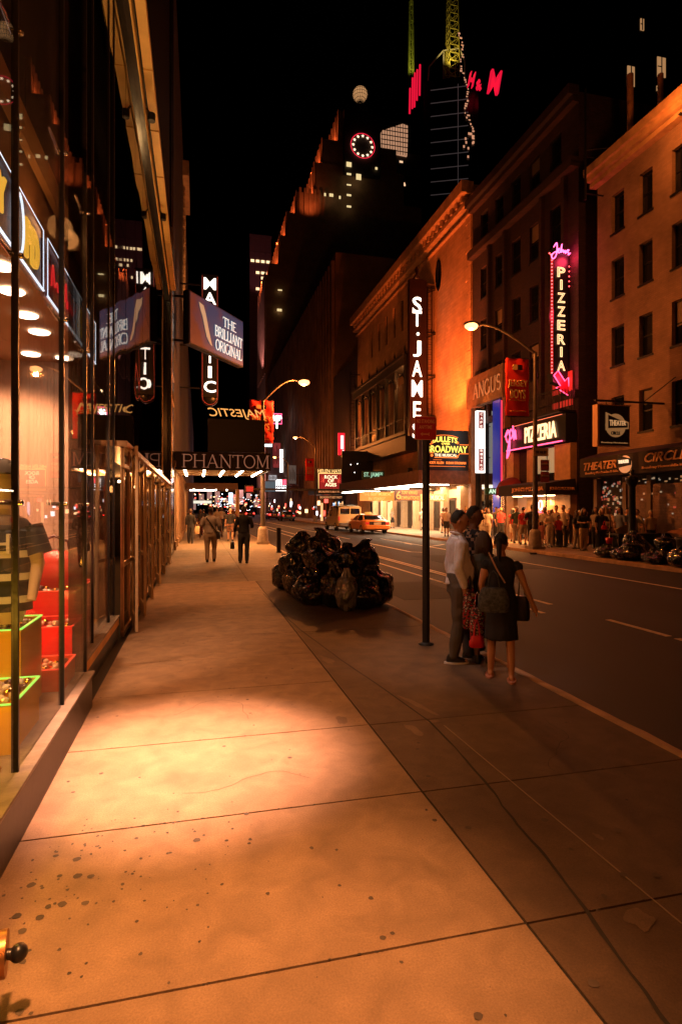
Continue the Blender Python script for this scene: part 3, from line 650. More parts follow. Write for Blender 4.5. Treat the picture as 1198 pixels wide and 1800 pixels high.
# standpipe at the lower left corner
d = thing('standpipe', 'brass standpipe connection with a black cap low on the store plinth', 'standpipe', (-.72, 2.2, .0))
f = MB(); f.ball((-.74, 2.18, .22), .085, 18, 12); f.cyl((-.9, 2.18, .2), (-.74, 2.18, .22), .06, 16); f.build('pipe_body', mat('brass', (.16, .06, .025), .35, 1., var=.3, vs=12), d)
f = MB(); f.cyl((-.665, 2.2, .225), (-.635, 2.205, .225), .072, 20); f.build('collar', mat('brass_ring', (.45, .22, .08), .35, .8), d)
MB().ball((-.6, 2.21, .215), .03, 12, 8).cyl((-.64, 2.205, .22), (-.6, 2.21, .215), .018, 10).build('cap_knob', M_black, d)
f = MB(); f.box(-.9, -.68, 2.08, 2.26, .0, .13); f.box(-.9, -.66, 2.1, 2.24, .13, .16); f.build('base', M_iron, d, bevel=.01)
# ================================================================ left side beyond the store
bp = thing('dark_pier', 'black corner pier where the glass store ends before the theatre marquee', 'pillar', (-1, 22.6, 0))
f = MB(); f.box(-6, -.95, 22.05, 24.3, 0, 30); f.build('pier', mat('pier_black', (.012, .01, .012), .18, bump=.05), bp)
f = MB()
for z in (3.0, 5.8, 6.8, 9.6): f.box(-.96, -.93, 22.0, 24.3, z, z+.05)
f.box(-.945, -.915, 22.02, 22.12, 2.8, 12); f.build('pier_trim', M_bronze, bp)
th = thing('phantom_theatre', 'ornate theatre on the left behind the marquee, its ground floor columns lit orange', 'building', (-1, 34, 0))
M_tst = mat('theatre_stone', (.34, .22, .13), .75, var=.2, vs=3, bump=.4, bs=14)
MB().box(-12, -1.0, 24.35, 62, 3.9, 26).build('wall', mat('shaded_stone', (.035, .025, .02), .85, var=.3, vs=1, bump=.4), th); MB().box(-12, -1.6, 24.35, 62, 0, 3.89).build('lower_wall', M_tst, th)  # upper wall: theatre stone with the night shade put into its colour
for i in range(14):
    y = 25+i*2.6; f = MB(); f.box(-1.6, -.94, y, y+.55, .35, 3.5); f.box(-1.65, -.88, y-.06, y+.61, 0, .35); f.box(-1.62, -.9, y-.05, y+.6, 3.5, 3.72); f.build('column', M_tst, th)
for i in range(13):
    y = 25.6+i*2.6
    if i % 2 == 0: f = MB(); f.box(-1.56, -1.5, y+.05, y+1.9, .05, 2.8); f.box(-1.5, -1.46, y+.95, y+1.0, .05, 2.8); f.build('door', M_bronze, th)
    f = MB(); f.box(-1.57, -1.54, y+.15, y+1.8, 2.9, 3.4); f.build('transom_window', G_win, th)
f = MB()
random.seed(4)
for i in range(60):
    z = 14.5+i*.17; f.box(-1.0, -.86-.06*random.random(), 41.6+.3*random.random(), 44.5, z, z+.13)
f.box(-1.0, -.6, 40.5, 46, 24.2, 25.2); f.build('ornament', M_tst, th)
lamp('assumed_facade_floodlight', (.2, 39.5, 14.2), 900, (1, .4, .12), 'SPOT', (-.9, 43, 21), 90, .6, .2, th)  # assumed lamp for the lit ornament, fixture unseen
# marquee over the pavement
mq = thing('theatre_marquee', 'wide black theatre marquee over the left pavement with rows of bulbs underneath', 'marquee', (1.2, 28, 3.38))
f = MB(); f.box(-.98, 3.1, 25.62, 31.0, 3.46, 4.14); f.box(-.98, 3.1, 25.6, 25.66, 3.38, 4.16); f.box(3.06, 3.12, 25.66, 31, 3.38, 4.16); f.build('canopy_body', mat('marquee_black', (.02, .012, .01), .4, bump=.2), mq)
f = MB()
for i in range(3): f.box(-.9, 3.0, 26.6+1.5*i, 26.66+1.5*i, 3.39, 3.46)
f.box(-.98, 3.05, 25.67, 31, 3.43, 3.46); f.build('soffit', mat('soffit_gold', (.5, .3, .12), .4, .4, var=.2), mq)
for c in range(5):
    for k in range(6):
        MB().ball((-.55+c*.82, 26.0+k*.85, 3.4), .055, 10, 6).build('bulb', glow('marquee_bulb', (1, .75, .5), 40), mq)
M_bulb = glow('bulb_letter', (1, .4, .22), .22)
serif('PHANTOM', (1.2, 25.58, 3.77), 3.75, .56, M_bulb, mq, wt=.09)
f = MB(); f.box(.42, 2.85, 25.7, 26.3, 4.2, 5.62); f.box(.46, 2.8, 25.66, 25.7, 4.25, 5.58); f.build('signboard', M_black, mq)
text('MAJESTIC', (1.65, 25.7, 5.85), 2.5, .42, glow('back_letters', (1, .42, .1), 1.1), mq, tf=lambda p: Vector((-p.x, p.y*(1+.12*abs(p.x)), p.z)), shear=.3, bold=.0)
lamp('marquee_light', (1.1, 28.2, 3.34), 800, AMBER, 'AREA', (1.1, 28.2, 0), size=(3.6, 4.6), parent=mq)
m2 = thing('second_marquee', 'smaller flat marquee with a pale lit edge, farther along the left pavement', 'marquee', (1, 46, 3.2))
f = MB(); f.box(-.9, 2.9, 44, 50, 3.15, 3.6); f.build('canopy_body', mat('marquee_brown', (.1, .05, .025), .5), m2)
MB().box(-.6, 1.2, 43.95, 43.99, 3.0, 3.1).build('light_strip', G_white, m2)
for c in range(4): MB().ball((-.3+c*.8, 44.6, 3.12), .07, 8, 5).build('bulb', MATS['marquee_bulb'], m2)
lamp('marquee_light', (1.0, 47, 3.1), 420, AMBER, 'AREA', (1, 47, 0), size=(3.4, 5), parent=m2)
for x in (2.9,):
    pp = thing('marquee_post', 'orange-lit round post holding the second marquee', 'post', (x, 44.5, 0)); MB().cyl((x, 44.5, 0), (x, 44.5, 3.15), .14, 14).build('shaft', mat('post_gold', (.5, .28, .1), .5), pp); MB().lathe([(.22, 0), (.22, .2), (.15, .3)], (x, 44.5, 0), 14).build('foot', M_iron, pp)
# projecting billboard
bb = thing('theatre_billboard', 'large glowing billboard reading THE BRILLIANT ORIGINAL beside a pale blank shape', 'billboard', (-.34, 24.4, 8.5))
A, B = Vector((-.34, 24.4, 0)), Vector((2.1, 28.0, 0)); dd = (B-A).normalized(); nn = Vector((dd.y, -dd.x, 0)); ang = math.atan2(dd.y, dd.x); L = (B-A).length
f = MB(); f.bar(A+Vector((0, 0, 9.55))-nn*.16, B+Vector((0, 0, 9.55))-nn*.16, .28, 2.2); f.build('sign_box', M_black, bb)
f = MB(); f.bar(A+Vector((0, 0, 9.55))-nn*.0+dd*.06, B+Vector((0, 0, 9.55))-dd*.06, .03, 2.08)
pm = bpy.data.materials.new('billboard_face'); pm.use_nodes = True; nt = pm.node_tree; b = nt.nodes['Principled BSDF']
tc = node(nt, 'ShaderNodeTexCoord'); n = node(nt, 'ShaderNodeTexNoise', i_Scale=.45, i_Detail=3.); r = node(nt, 'ShaderNodeValToRGB')
r.color_ramp.elements[0].position = .42; r.color_ramp.elements[0].color = (.085, .022, .012, 1); r.color_ramp.elements[1].position = .62; r.color_ramp.elements[1].color = (.02, .035, .085, 1)
sp = node(nt, 'ShaderNodeSeparateXYZ'); ad = node(nt, 'ShaderNodeMath', operation='MULTIPLY_ADD'); ad.inputs[1].default_value = .12; ad.inputs[2].default_value = -.08
nt.links.new(tc.outputs['Object'], sp.inputs[0]); nt.links.new(sp.outputs[0], ad.inputs[0]); a2 = node(nt, 'ShaderNodeMath', operation='ADD')
nt.links.new(tc.outputs['Object'], n.inputs['Vector']); nt.links.new(n.outputs[0], a2.inputs[0]); nt.links.new(ad.outputs[0], a2.inputs[1]); nt.links.new(a2.outputs[0], r.inputs[0])
nt.links.new(r.outputs[0], b.inputs['Base Color']); nt.links.new(r.outputs[0], b.inputs['Emission Color']); b.inputs['Emission Strength'].default_value = .9
f.build('poster_face', pm, bb)
E_let = glow('poster_letters', (.8, .85, .8), .85); Rr = (R(90), 0, ang)
def onb(t, z): return A+dd*t+nn*.035+Vector((0, 0, z))
serif('THE', onb(3.05, 10.1), 1.15, .42, E_let, bb, Rr, wt=.13); serif('BRILLIANT', onb(3.0, 9.52), 2.35, .46, E_let, bb, Rr, wt=.13); serif('ORIGINAL', onb(3.0, 8.93), 2.25, .46, E_let, bb, Rr, wt=.13)
f = MB(); P = [(.62, 10.35), (.95, 10.3), (1.12, 10.0), (1.3, 9.5), (1.5, 9.0), (1.62, 8.75), (1.45, 8.8), (1.2, 9.05), (1.05, 9.4), (.9, 9.8), (.72, 10.1)]
f.add([onb(a, z) for a, z in P]+[onb(a, z)+nn*.01 for a, z in P], [tuple(range(11)), tuple(reversed(range(11, 22)))]+[(i, (i+1) % 11, 11+(i+1) % 11, 11+i) for i in range(11)])
f.build('pale_shape', glow('poster_pale', (.75, .5, .28), .55), bb)
f = MB(); f.bar(A+Vector((-.6, .2, 8.6)), A+Vector((.1, .2, 8.6)), .08, .08); f.bar(A+Vector((-.6, .2, 10.4)), A+Vector((.1, .2, 10.4)), .08, .08); split(f, 'bracket', M_iron, bb)
# vertical sign
vs = thing('vertical_theatre_sign', 'tall narrow vertical sign with big white letters spelling MAJESTIC down the left side', 'sign', (.66, 34, 7.9))
f = MB(); f.box(.18, 1.14, 34, 34.3, 8.05, 15.1)
f.lathe([(0, -.3), (.48, -.3), (.48, 0), (0, 0)], (.66, 34.3, 8.08), 20, 'y', pi, 2*pi); f.build('sign_box', M_black, vs)
E_mj = glow('white_letters', (1, .85, .7), 2.6)
for i, ch in enumerate('MAJESTIC'): text(ch, (.66, 33.97, 14.56-.84*i), .68 if ch in 'MACSE' else (.5 if ch in 'JT' else .2), .66, E_mj, vs, bold=.04)
f = MB(); f.tube([(.24, 33.98, 15), (.24, 33.98, 8.1)]+[(.66-.42*cos(a*pi/8), 33.98, 8.08-.42*sin(a*pi/8)) for a in range(9)]+[(1.08, 33.98, 15)], .015, 5); f.build('border_tube', glow('border_red', (1, .12, .06), .25), vs)
f = MB(); [f.bar((-1.0, 34.15, z), (.2, 34.15, z), .07, .07) for z in (8.6, 11, 14.5)]; split(f, 'bracket', M_iron, vs)

# ================================================================ buildings: helper
def building(name, label, x0, x1, y0, y1, z1, wins, wall, frame, pane, loc=None, axis='x', cat='building', group=None, depth=.22, z0=0, sill=True):
    """front face at x0, looking towards -X (or at y0 looking towards -Y with axis 'y'); wins = (a0,a1,z0,z1[,pane material])"""
    d = thing(name, label, cat, loc or ((x0+x1)/2, (y0+y1)/2, z0), group)
    a0, a1 = (y0, y1) if axis == 'x' else (x0, x1); f0 = x0 if axis == 'x' else y0
    def bx(m, a, b, c, e, z, w):      # a..b along the face, c..e depth behind the face
        if axis == 'x': m.box(f0+c, f0+e, a, b, z, w)
        else: m.box(a, b, f0+c, f0+e, z, w)
    As = sorted({a0, a1}|{w[0] for w in wins}|{w[1] for w in wins}); Zs = sorted({z0, z1}|{w[2] for w in wins}|{w[3] for w in wins})
    m = MB()
    def pt(a, z, dd): return (f0+dd, a, z) if axis == 'x' else (a, f0+dd, z)
    for i in range(len(As)-1):
        j = 0
        while j < len(Zs)-1:
            ca, cz = (As[i]+As[i+1])/2, (Zs[j]+Zs[j+1])/2
            if any(w[0] < ca < w[1] and w[2] < cz < w[3] for w in wins): j += 1; continue
            k = j
            while k+1 < len(Zs)-1 and not any(w[0] < ca < w[1] and w[2] < (Zs[k+1]+Zs[k+2])/2 < w[3] for w in wins): k += 1
            m.quad(pt(As[i], Zs[j], 0), pt(As[i+1], Zs[j], 0), pt(As[i+1], Zs[k+1], 0), pt(As[i], Zs[k+1], 0)); j = k+1
    for w in wins:
        a, b, z, t = w[:4]
        for p, q in (((a, z), (b, z)), ((b, z), (b, t)), ((b, t), (a, t)), ((a, t), (a, z))):
            m.quad(pt(*p, 0), pt(*q, 0), pt(*q, depth), pt(*p, depth))
    bx(m, a0, a1, depth, (x1-x0) if axis == 'x' else (y1-y0), z0, z1)
    for e in (a0, a1): m.quad(pt(e, z0, 0), pt(e, z1, 0), pt(e, z1, depth), pt(e, z0, depth))
    m.quad(pt(a0, z1, 0), pt(a1, z1, 0), pt(a1, z1, depth), pt(a0, z1, depth))
    wo = m.build('wall', wall, d)
    for w in wins:
        a, b, z, t = w[:4]; p = w[4] if len(w) > 4 else pane; fr = MB(); s_ = .05; mid = (z+t)/2
        for u in ((a, a+s_, z, t), (b-s_, b, z, t), (a+s_, b-s_, z, z+s_), (a+s_, b-s_, t-s_, t), (a+s_, b-s_, mid-.03, mid+.03)): bx(fr, u[0], u[1], depth-.1, depth-.02, u[2], u[3])
        if sill and (b-a) > .5: bx(fr, a-.06, b+.06, -.05, .06, z-.09, z-.002)
        w_ = fr.build('window', frame, d)
        if len(w) == 4 and (b-a) > .5 and (int(a*7.3+z*3.1) % 3) == 0:
            bl = MB(); bx(bl, a+s_, b-s_, depth-.085, depth-.075, z+(t-z)*(.45+.1*(int(a*5+z) % 4)), t-s_); bl.build('blind', mat('blind_beige', (.2, .14, .09), .8), w_)
        g = MB(); bx(g, a+s_, b-s_, depth-.07, depth-.05, z+s_, t-s_); g.build('pane', p, w_)
    return d

# ================================================================ right side buildings
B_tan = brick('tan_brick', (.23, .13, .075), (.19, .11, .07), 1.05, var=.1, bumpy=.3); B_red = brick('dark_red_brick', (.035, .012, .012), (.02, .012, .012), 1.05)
B_or = brick('buff_stucco', (.46, .25, .11), (.42, .22, .1), .35, bumpy=.25, var=.1); M_corn = mat('cornice_stone', (.4, .22, .1), .8, var=.25, vs=2, bump=.4)
# near right building
wins = []
for k, (a, b) in enumerate(((21.85, 22.65), (20.2, 20.95), (18.4, 19.2), (16.6, 17.4))):
    for z in (14.15, 11.2, 8.15, 5.0): wins.append((a, b, z, z+1.75))
nb = building('brick_building', 'tan brick building at the right edge, five storeys over the theatre-circle shop', 18.2, 30, 12, 23.6, 17.6, wins, B_tan, M_iron, M_gdark, depth=.28)
f = MB(); f.box(17.85, 18.2, 12, 23.7, 16.75, 16.95); f.box(17.55, 18.2, 11.95, 23.75, 17.25, 17.62); f.box(17.7, 18.2, 12, 23.7, 17.0, 17.25); split(f, 'cornice', M_corn, nb)
f = MB()
for k in range(3):
    f.cyl((18.9+k*.8, 22.3-k*.9, 17.6), (18.9+k*.8, 22.3-k*.9, 21.3-k*.5), .14-.02*k, 8)
split(f, 'roof_pipe', mat('pipe_rust', (.28, .13, .07), .7, var=.3), nb)
f = MB()
for (y, z) in ((23.2, 16.2), (23.2, 17.9)): f.bar((17.2, y, z), (18.2, y, z), .05, .05)
f.tube([(17.25, 23.2, 15.9), (17.25, 23.2, 21.0)], .05, 6); f.tube([(17.25, 23.2, 18.2), (17.9, 22.4, 17.9)], .03, 5); f.build('antenna_mast', M_iron, nb)
lamp('assumed_facade_light', (16.6, 17.9, 16.3), 380, SODIUM, 'POINT', size=.15, parent=nb)  # assumed lamp that lights the brick wall
MB().box(17.3, 18.1, 17.85, 17.95, 16.35, 16.4).build('assumed_lamp_bracket', M_iron, nb)  # bracket added with the assumed lamp
# red light falling on its left corner comes from the neon sign itself

# middle dark building with the pizzeria and steak house
wins = []
for i in range(5):
    y = 26.4+i*1.95
    for z in (15.6, 12.2, 8.9): wins.append((y, y+1.0, z, z+2.0))
    wins.append((y, y+1.0, 19.6, 21.2))
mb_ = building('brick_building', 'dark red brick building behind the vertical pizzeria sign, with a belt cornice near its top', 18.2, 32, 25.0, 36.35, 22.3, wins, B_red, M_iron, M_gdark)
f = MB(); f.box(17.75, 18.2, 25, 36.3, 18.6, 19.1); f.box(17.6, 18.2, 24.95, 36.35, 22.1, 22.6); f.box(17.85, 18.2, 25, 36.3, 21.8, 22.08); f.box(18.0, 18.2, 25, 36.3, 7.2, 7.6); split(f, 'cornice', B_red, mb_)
f = MB()
for y in (26.0, 28.0, 31.9, 33.9): f.box(17.98, 18.2, y-.12, y+.12, 7.6, 18.6)
split(f, 'pilaster', B_red, mb_)
# gap building between
gp = thing('recessed_wall', 'black recessed wall in the gap left of the tan brick building', 'wall', (22, 24.3, 0)); MB().box(19.6, 30, 23.65, 24.95, 0, 19).build('wall', mat('black_wall', (.01, .008, .008), .9), gp)
# St James theatre
wins = []
for i, y in enumerate((45.8, 48.0, 50.2, 52.4, 54.8, 57.2, 59.8)): wins.append((y, y+.62, 18.0, 20.9))
for i in range(8): pass
sj = building('corner_theatre', 'tall buff theatre with a heavy sloping cornice and a tall lit vertical letter sign', 18.2, 40, 36.4, 65.8, 23.9, wins, B_or, M_iron, M_gdark, sill=False)
f = MB(); f.box(17.3, 18.2, 36.2, 66, 23.2, 24.0); f.box(17.65, 18.2, 36.4, 65.9, 22.4, 22.7); f.box(17.95, 18.2, 36.4, 65.8, 21.9, 22.0)
for i in range(34): f.box(17.55, 18.2, 36.7+i*.86, 37.0+i*.86, 22.75, 23.15)
split(f, 'cornice', M_corn, sj)
f = MB()
for i in range(18):
    z = 4.8+i*.98; w = .9 if i % 2 else .55; f.box(18.12, 18.2, 36.45, 36.45+w, z, z+.93)
f.build('quoins', B_or, sj)
f = MB(); f.lathe([(.0, 0), (.55, 0), (.55, -.02), (.66, -.06), (.72, 0)], (18.17, 42.1, 0), 26, 'x'); o = f.build('oval_window', M_gdark, sj, loc=(18.17, 42.1, 0)); o.scale = (1, .75, 1.7); o.location.z = 19.9-0
# ironwork loggia box
M_cast = mat('cast_iron', (.03, .028, .026), .5, .3, bump=.3)
lg = thing('iron_balcony', 'dark cast-iron balcony bay over the theatre entrance with warm light behind its bars', 'balcony', (17.6, 54, 8))
f = MB(); f.box(16.9, 18.15, 46.2, 62.5, 8.0, 8.3); f.box(16.75, 18.15, 46.0, 62.7, 13.8, 14.5); f.box(16.6, 18.15, 45.9, 62.8, 14.5, 14.7); f.box(16.95, 18.15, 46.2, 62.5, 6.6, 7.9); f.build('frame', M_cast, lg)
for i in range(7):
    y = 46.3+i*2.65
    f = MB(); f.box(16.95, 17.25, y, y+.3, 8.3, 13.8); f.lathe([(.0, 0), (.12, 0), (.06, .3), (.1, .5), (.02, .9), (0, 1.1)], (17.0, y+.15, 14.7), 8); f.build('post', M_cast, lg)
for i in range(6):
    y = 46.6+i*2.65; f = MB()
    f.tube([(17.05, y+1.17+1.1*cos(a*pi/10), 12.3+1.1*sin(a*pi/10)) for a in range(11)], .06, 6); f.box(17.0, 17.1, y, y+2.3, 9.35, 9.45)
    for k in range(9): f.tube([(17.05, y+.15+k*.25, 8.3), (17.05, y+.15+k*.25, 9.4 if i else 12.4)], .025, 5)
    split(f, 'railing', M_cast, lg)
f = MB()
for k in range(7): f.tube([(17.0+k*.17, 46.15, 8.3), (17.0+k*.17, 46.15, 11.6)], .025, 5)
f.box(16.95, 18.1, 46.1, 46.2, 9.4, 9.5); f.box(16.95, 18.1, 46.1, 46.2, 11.6, 13.8)
split(f, 'side_railing', M_cast, lg)
MB().box(17.9, 18.12, 46.2, 62.4, 8.3, 13.7).build('back_wall', B_or, lg)
lamp('balcony_lamp', (17.6, 47.4, 12.8), 130, AMBER, 'POINT', size=.1, parent=lg); lamp('balcony_lamp', (17.6, 58.4, 9.2), 70, AMBER, 'POINT', size=.1, parent=lg)
MB().ball((17.6, 47.4, 13.2), .12, 10, 6).build('globe_lamp', G_warm, lg)
# vertical sign of the theatre
sv = thing('vertical_letter_sign', 'tall vertical sign reading ST. JAMES in glowing white letters on a dark red box', 'sign', (16.7, 42.5, 7.6))
f = MB(); f.box(15.95, 17.35, 42.5, 42.95, 7.4, 19.6); f.lathe([(0, 0), (.35, .0), (.1, .5), (.16, .8), (0, 1.1)], (16.6, 42.7, 19.6), 10); f.build('sign_box', mat('sign_red_dark', (.012, .003, .003), .4), sv)
E_sj = glow('white_red_letters', (1, .8, .62), 3.2)
for ch, v, w, h in (('S', 536, 17, 28), ('T', 560, 17, 27), ('J', 613, 15, 28), ('A', 648, 18, 28), ('M', 683, 20, 29), ('E', 720, 14, 28), ('S', 757, 17, 28)):
    text(ch, (16.55, 42.47, 1.75+(893-v)*45.2/1020), w/22.5, h/22.5, E_sj, sv, bold=.045)
MB().ball((16.62, 42.46, 1.75+(893-587)*45.2/1020), .12, 12, 8).build('letter_dot', E_sj, sv)
f = MB()
for x in (17.5, 17.85): f.tube([(x, 42.7, 7.4), (x, 42.7, 19.2)], .035, 5)
for i in range(30): f.bar((17.5, 42.7, 7.6+i*.39), (17.85, 42.7, 7.6+i*.39), .03, .03)
f.build('ladder', M_iron, sv)
MB().box(17.36, 18.17, 42.9, 42.98, 7.4, 19.5).build('light_blocker', mat('fin_brown', (.16, .09, .05), .8), sv)  # added panel that blocks the floodlights, keeping the wall beyond dark
f = MB()
for z in (19.1, 15.6, 12.2, 9.0): f.tube([(17.3, 42.8, z), (18.2, 42.8, z)], .05, 6); f.tube([(17.3, 42.8, z-.5), (18.2, 42.8, z-.1)], .04, 6)
split(f, 'bracket', M_iron, sv)
s2v = thing('side_ladder_sign', 'narrow unlit ladder frame at the far corner of the buff theatre', 'ladder', (17.9, 65, 8))
f = MB()
for x in (17.1, 17.6): f.tube([(x, 64.9, 6), (x, 64.9, 17.5)], .05, 5)
for i in range(29): f.bar((17.1, 64.9, 6.2+i*.4), (17.6, 64.9, 6.2+i*.4), .035, .035)
for z in (17.2, 13.8, 9): f.tube([(17.1, 64.9, z), (18.2, 64.9, z)], .05, 5)
f.build('rails', M_iron, s2v)

for (x, y, z, tx, ty, tz, pw) in ((14.3, 36.5, 7.3, 18.2, 40, 15, 10500), (14.5, 38.6, 4.7, 18.2, 40.3, 19, 5000), (16.6, 64.4, 4.6, 18.2, 64.2, 12, 2600), (15.4, 48, 4.7, 18.2, 52, 19, 160)):  # assumed floodlights for the bright wall areas, housings added
    f = MB(); f.box(x-.15, x+.15, y-.1, y+.1, 4.26 if z < 6 else 6.96, z-.12); f.build('assumed_floodlight', M_iron, sj); lamp('assumed_floodlight_beam', (x, y, z), pw, (1, .18, .035), 'SPOT', (tx, ty, tz), 120 if z < 6 else 84, .5, .08, sj)
# its marquee and entrance
sm_ = thing('theatre_marquee', 'theatre marquee on the right, bright below, with a BULLETS OVER BROADWAY board on its end', 'marquee', (16.2, 46, 3.3))
f = MB(); f.box(14.2, 18.15, 36.0, 58, 3.42, 4.15); f.box(14.1, 14.2, 35.9, 58.1, 3.35, 4.25); f.box(14.2, 18.15, 35.9, 36.0, 3.35, 4.25); f.build('canopy_body', mat('marquee_trim', (.14, .06, .035), .5, var=.3), sm_)
for y0, y1 in ((36.3, 46.2), (50.5, 57.5)):
    MB().box(14.25, 14.7, y0, y1, 3.24, 3.38).build('light_tube', glow('tube_white', (1, .82, .6), 16), sm_)
for y in (38, 42, 46, 50, 54): MB().box(15.4, 17.2, y, y+.3, 3.36, 3.42).build('light_tube', MATS['tube_white'], sm_)
lamp('marquee_light', (16.1, 41.5, 3.28), 1700, (1, .58, .28), 'AREA', (16.1, 41.5, 0), size=(3.4, 10), parent=sm_); lamp('marquee_light', (16.1, 54, 3.28), 1300, (1, .58, .28), 'AREA', (16.1, 54, 0), size=(3.4, 7), parent=sm_)
f = MB(); f.box(14.15, 17.9, 36.0, 36.25, 4.26, 6.95); f.build('show_board', M_black, sm_)
E_by = glow('board_yellow', (1, .72, .1), 1.9); E_bo = glow('board_orange', (1, .2, .03), 1.6); E_bw = glow('board_white', (1, .75, .45), 1.6)
c = 16.15
text('BULLETS', (c-.15, 35.97, 6.35), 1.75, .36, E_by, sm_, bold=.02, tf=lambda p: Vector((p.x, p.y-.12*p.x*p.x, p.z))); text('OVER', (c-.1, 35.97, 6.05), .6, .14, E_by, sm_, bold=.02)
text('BROADWAY', (c, 35.97, 5.68), 2.9, .46, E_by, sm_, bold=.03); text('THE MUSICAL', (c-.1, 35.97, 5.28), 1.6, .19, E_bw, sm_, bold=.02)
text('WOODY ALLEN   SUSAN STROMAN', (c-.1, 35.97, 4.77), 2.9, .17, E_bo, sm_, bold=.02)
f = MB()
for p in ([(c-1.0, 5.42), (c-1.65, 5.42), (c-1.65, 6.0), (c-1.1, 6.0)], [(c+.9, 6.0), (c+1.6, 6.0), (c+1.6, 5.4), (c+.9, 5.4), (c+.7, 5.12), (c-.9, 5.12)]):
    f.tube([(x, 35.96, z) for x, z in p], .03, 6)
f.tube([(c-.15+1.05*sin(a), 35.96, 6.55+.18*(cos(a*1.3)-.6)) for a in [-1.1+.2*i for i in range(12)]], .02, 6)
for x, z in ((c+.75, 6.12), (c-1.05, 6.12), (c+.72, 5.2), (c-1.1, 5.25)): f.lathe([(.0, -.01), (.09, -.01), (.09, .01), (0, .01)], (x, 35.96, z), 12, 'y')
f.box(c-1.3, c+1.3, 35.95, 35.97, 4.52, 4.545); f.box(c-1.0, c-.4, 35.95, 35.97, 4.95, 4.97); f.build('neon_border', E_bo, sm_)
def board(label, name, x0, x1, y, z0, z1, lines, fill, ecol, cat='sign'):
    d = thing(name, label, cat, ((x0+x1)/2, y, z0)); MB().box(x0, x1, y, y+.12, z0, z1).build('board', fill, d)
    n = len(lines)
    for i, (s, ww) in enumerate(lines): text(s, ((x0+x1)/2, y-.015, z1-(z1-z0)*(i+.5)/n), (x1-x0)*ww, (z1-z0)/n*.68, ecol, d, bold=.02)
    return d
M_brd = mat('board_brown', (.09, .03, .015), .5)
d = board('hanging board reading 6 TONY AWARD NOMINATIONS! under the right marquee', 'award_board', 14.05, 16.35, 40.6, 2.3, 3.1, [('TONY AWARD', .55), ('NOMINATIONS!', .68)], M_brd, glow('poster_orange', (1, .36, .08), .9))
text('6', (14.35, 40.57, 2.7), .38, .6, MATS['poster_orange'], d, bold=.03)
board('orange board reading THE BEST MUSICAL IN YEARS! at the far end of the right marquee', 'review_board', 14.2, 17.4, 50.5, 2.4, 3.2, [('"THE BEST MUSICAL', .85), ('IN YEARS!"', .5)], mat('board_orange', (.4, .16, .05), .5), glow('board_dark_letters', (1, .55, .15), .9))
board('green glowing sign with white letters above the far marquee end', 'green_sign', 14.15, 16.2, 49.6, 4.3, 5.05, [('ST. JAMES', .85)], mat('board_green', (.05, .12, .07), .5), glow('green_white', (.5, .9, .6), .7))
board('lit panel reading THE MUSICAL by the theatre doors, between pale columns', 'lobby_board', 15.6, 17.6, 39.3, 2.25, 2.75, [('THE MUSICAL', .8)], mat('board_gold', (.4, .24, .1), .5), glow('lobby_letters', (1, .8, .4), 1.6))
en = thing('theatre_entrance', 'row of pale stone columns and glass doors at the lit theatre entrance on the right', 'entrance', (18, 46, 0))
for i in range(8):
    y = 37+i*2.9; f = MB(); f.box(17.6, 18.18, y, y+.55, .25, 3.3); f.box(17.55, 18.18, y-.06, y+.61, 0, .25); f.build('column', mat('entrance_stone', (.5, .38, .26), .6, var=.1), en)
    for k in range(2):
        f = MB(); a = y+.65+k*1.1; f.box(18.02, 18.1, a, a+.08, .02, 2.4); f.box(18.02, 18.1, a+.95, a+1.03, .02, 2.4); f.box(18.02, 18.1, a+.08, a+.95, .02, .2); f.box(18.02, 18.1, a+.08, a+.95, 2.3, 2.4)
        q = f.build('door', mat('door_dark', (.06, .03, .02), .4), en); MB().box(18.05, 18.07, a+.08, a+.95, .2, 2.3).build('pane', M_gdark if (i+k) % 3 else glow('lobby_glow', (1, .6, .25), 1.3), q)
    MB().box(18.03, 18.09, y+.65, y+2.8, 2.5, 3.1).build('transom_window', glow('transom_glow', (1, .62, .25), 1.4), en)

# ---------------- blue steak house and pizzeria fronts
ag = thing('steak_house_front', 'restaurant front with a tall blue-lit opening and carved letters above', 'shopfront', (18, 34, 0))
f = MB(); f.box(17.8, 18.18, 31.4, 31.75, 0, 8.4); f.box(17.7, 18.18, 35.6, 36.0, 0, 8.4); f.box(17.6, 18.18, 31.3, 36.1, 8.4, 10.4); f.build('surround', mat('surround_stone', (.26, .14, .08), .7, var=.2), ag)
MB().box(18.1, 18.17, 31.75, 35.6, 0, 8.4).build('glass_wall', M_gdark, ag)
f = MB()
for k in range(4): f.box(17.95, 18.1, 31.75+k*1.2, 31.83+k*1.2, 0, 8.4)
f.build('frames', M_iron, ag)
MB().box(17.72, 17.78, 31.85, 32.7, .6, 8.35).build('blue_light_panel', glow('blue_glow', (.02, .06, 1), .2), ag)
MB().box(17.62, 17.68, 31.45, 31.53, 3.2, 8.2).build('red_tube', glow('red_tube', (1, .03, .08), 1.5), ag)
serif('ANGUS', (17.55, 33.2, 9.35), 3.6, .95, glow('angus_letters', (1, .34, .1), .4), ag, face='W', wt=.13)
lamp('sign_light', (17.0, 33.3, 8.6), 20, SODIUM, 'POINT', size=.1, parent=ag)
board('small green sign reading ANGUS over the restaurant door', 'green_sign', 16.6, 18.1, 31.5, 2.55, 2.95, [('ANGUS', .7)], mat('sign_green', (.02, .13, .05), .5), glow('green_letters', (.7, 1, .7), 1.1))
cs = thing('vertical_cafe_sign', 'narrow white lit vertical sign reading CAFE and BISTRO', 'sign', (17.6, 34, 4))
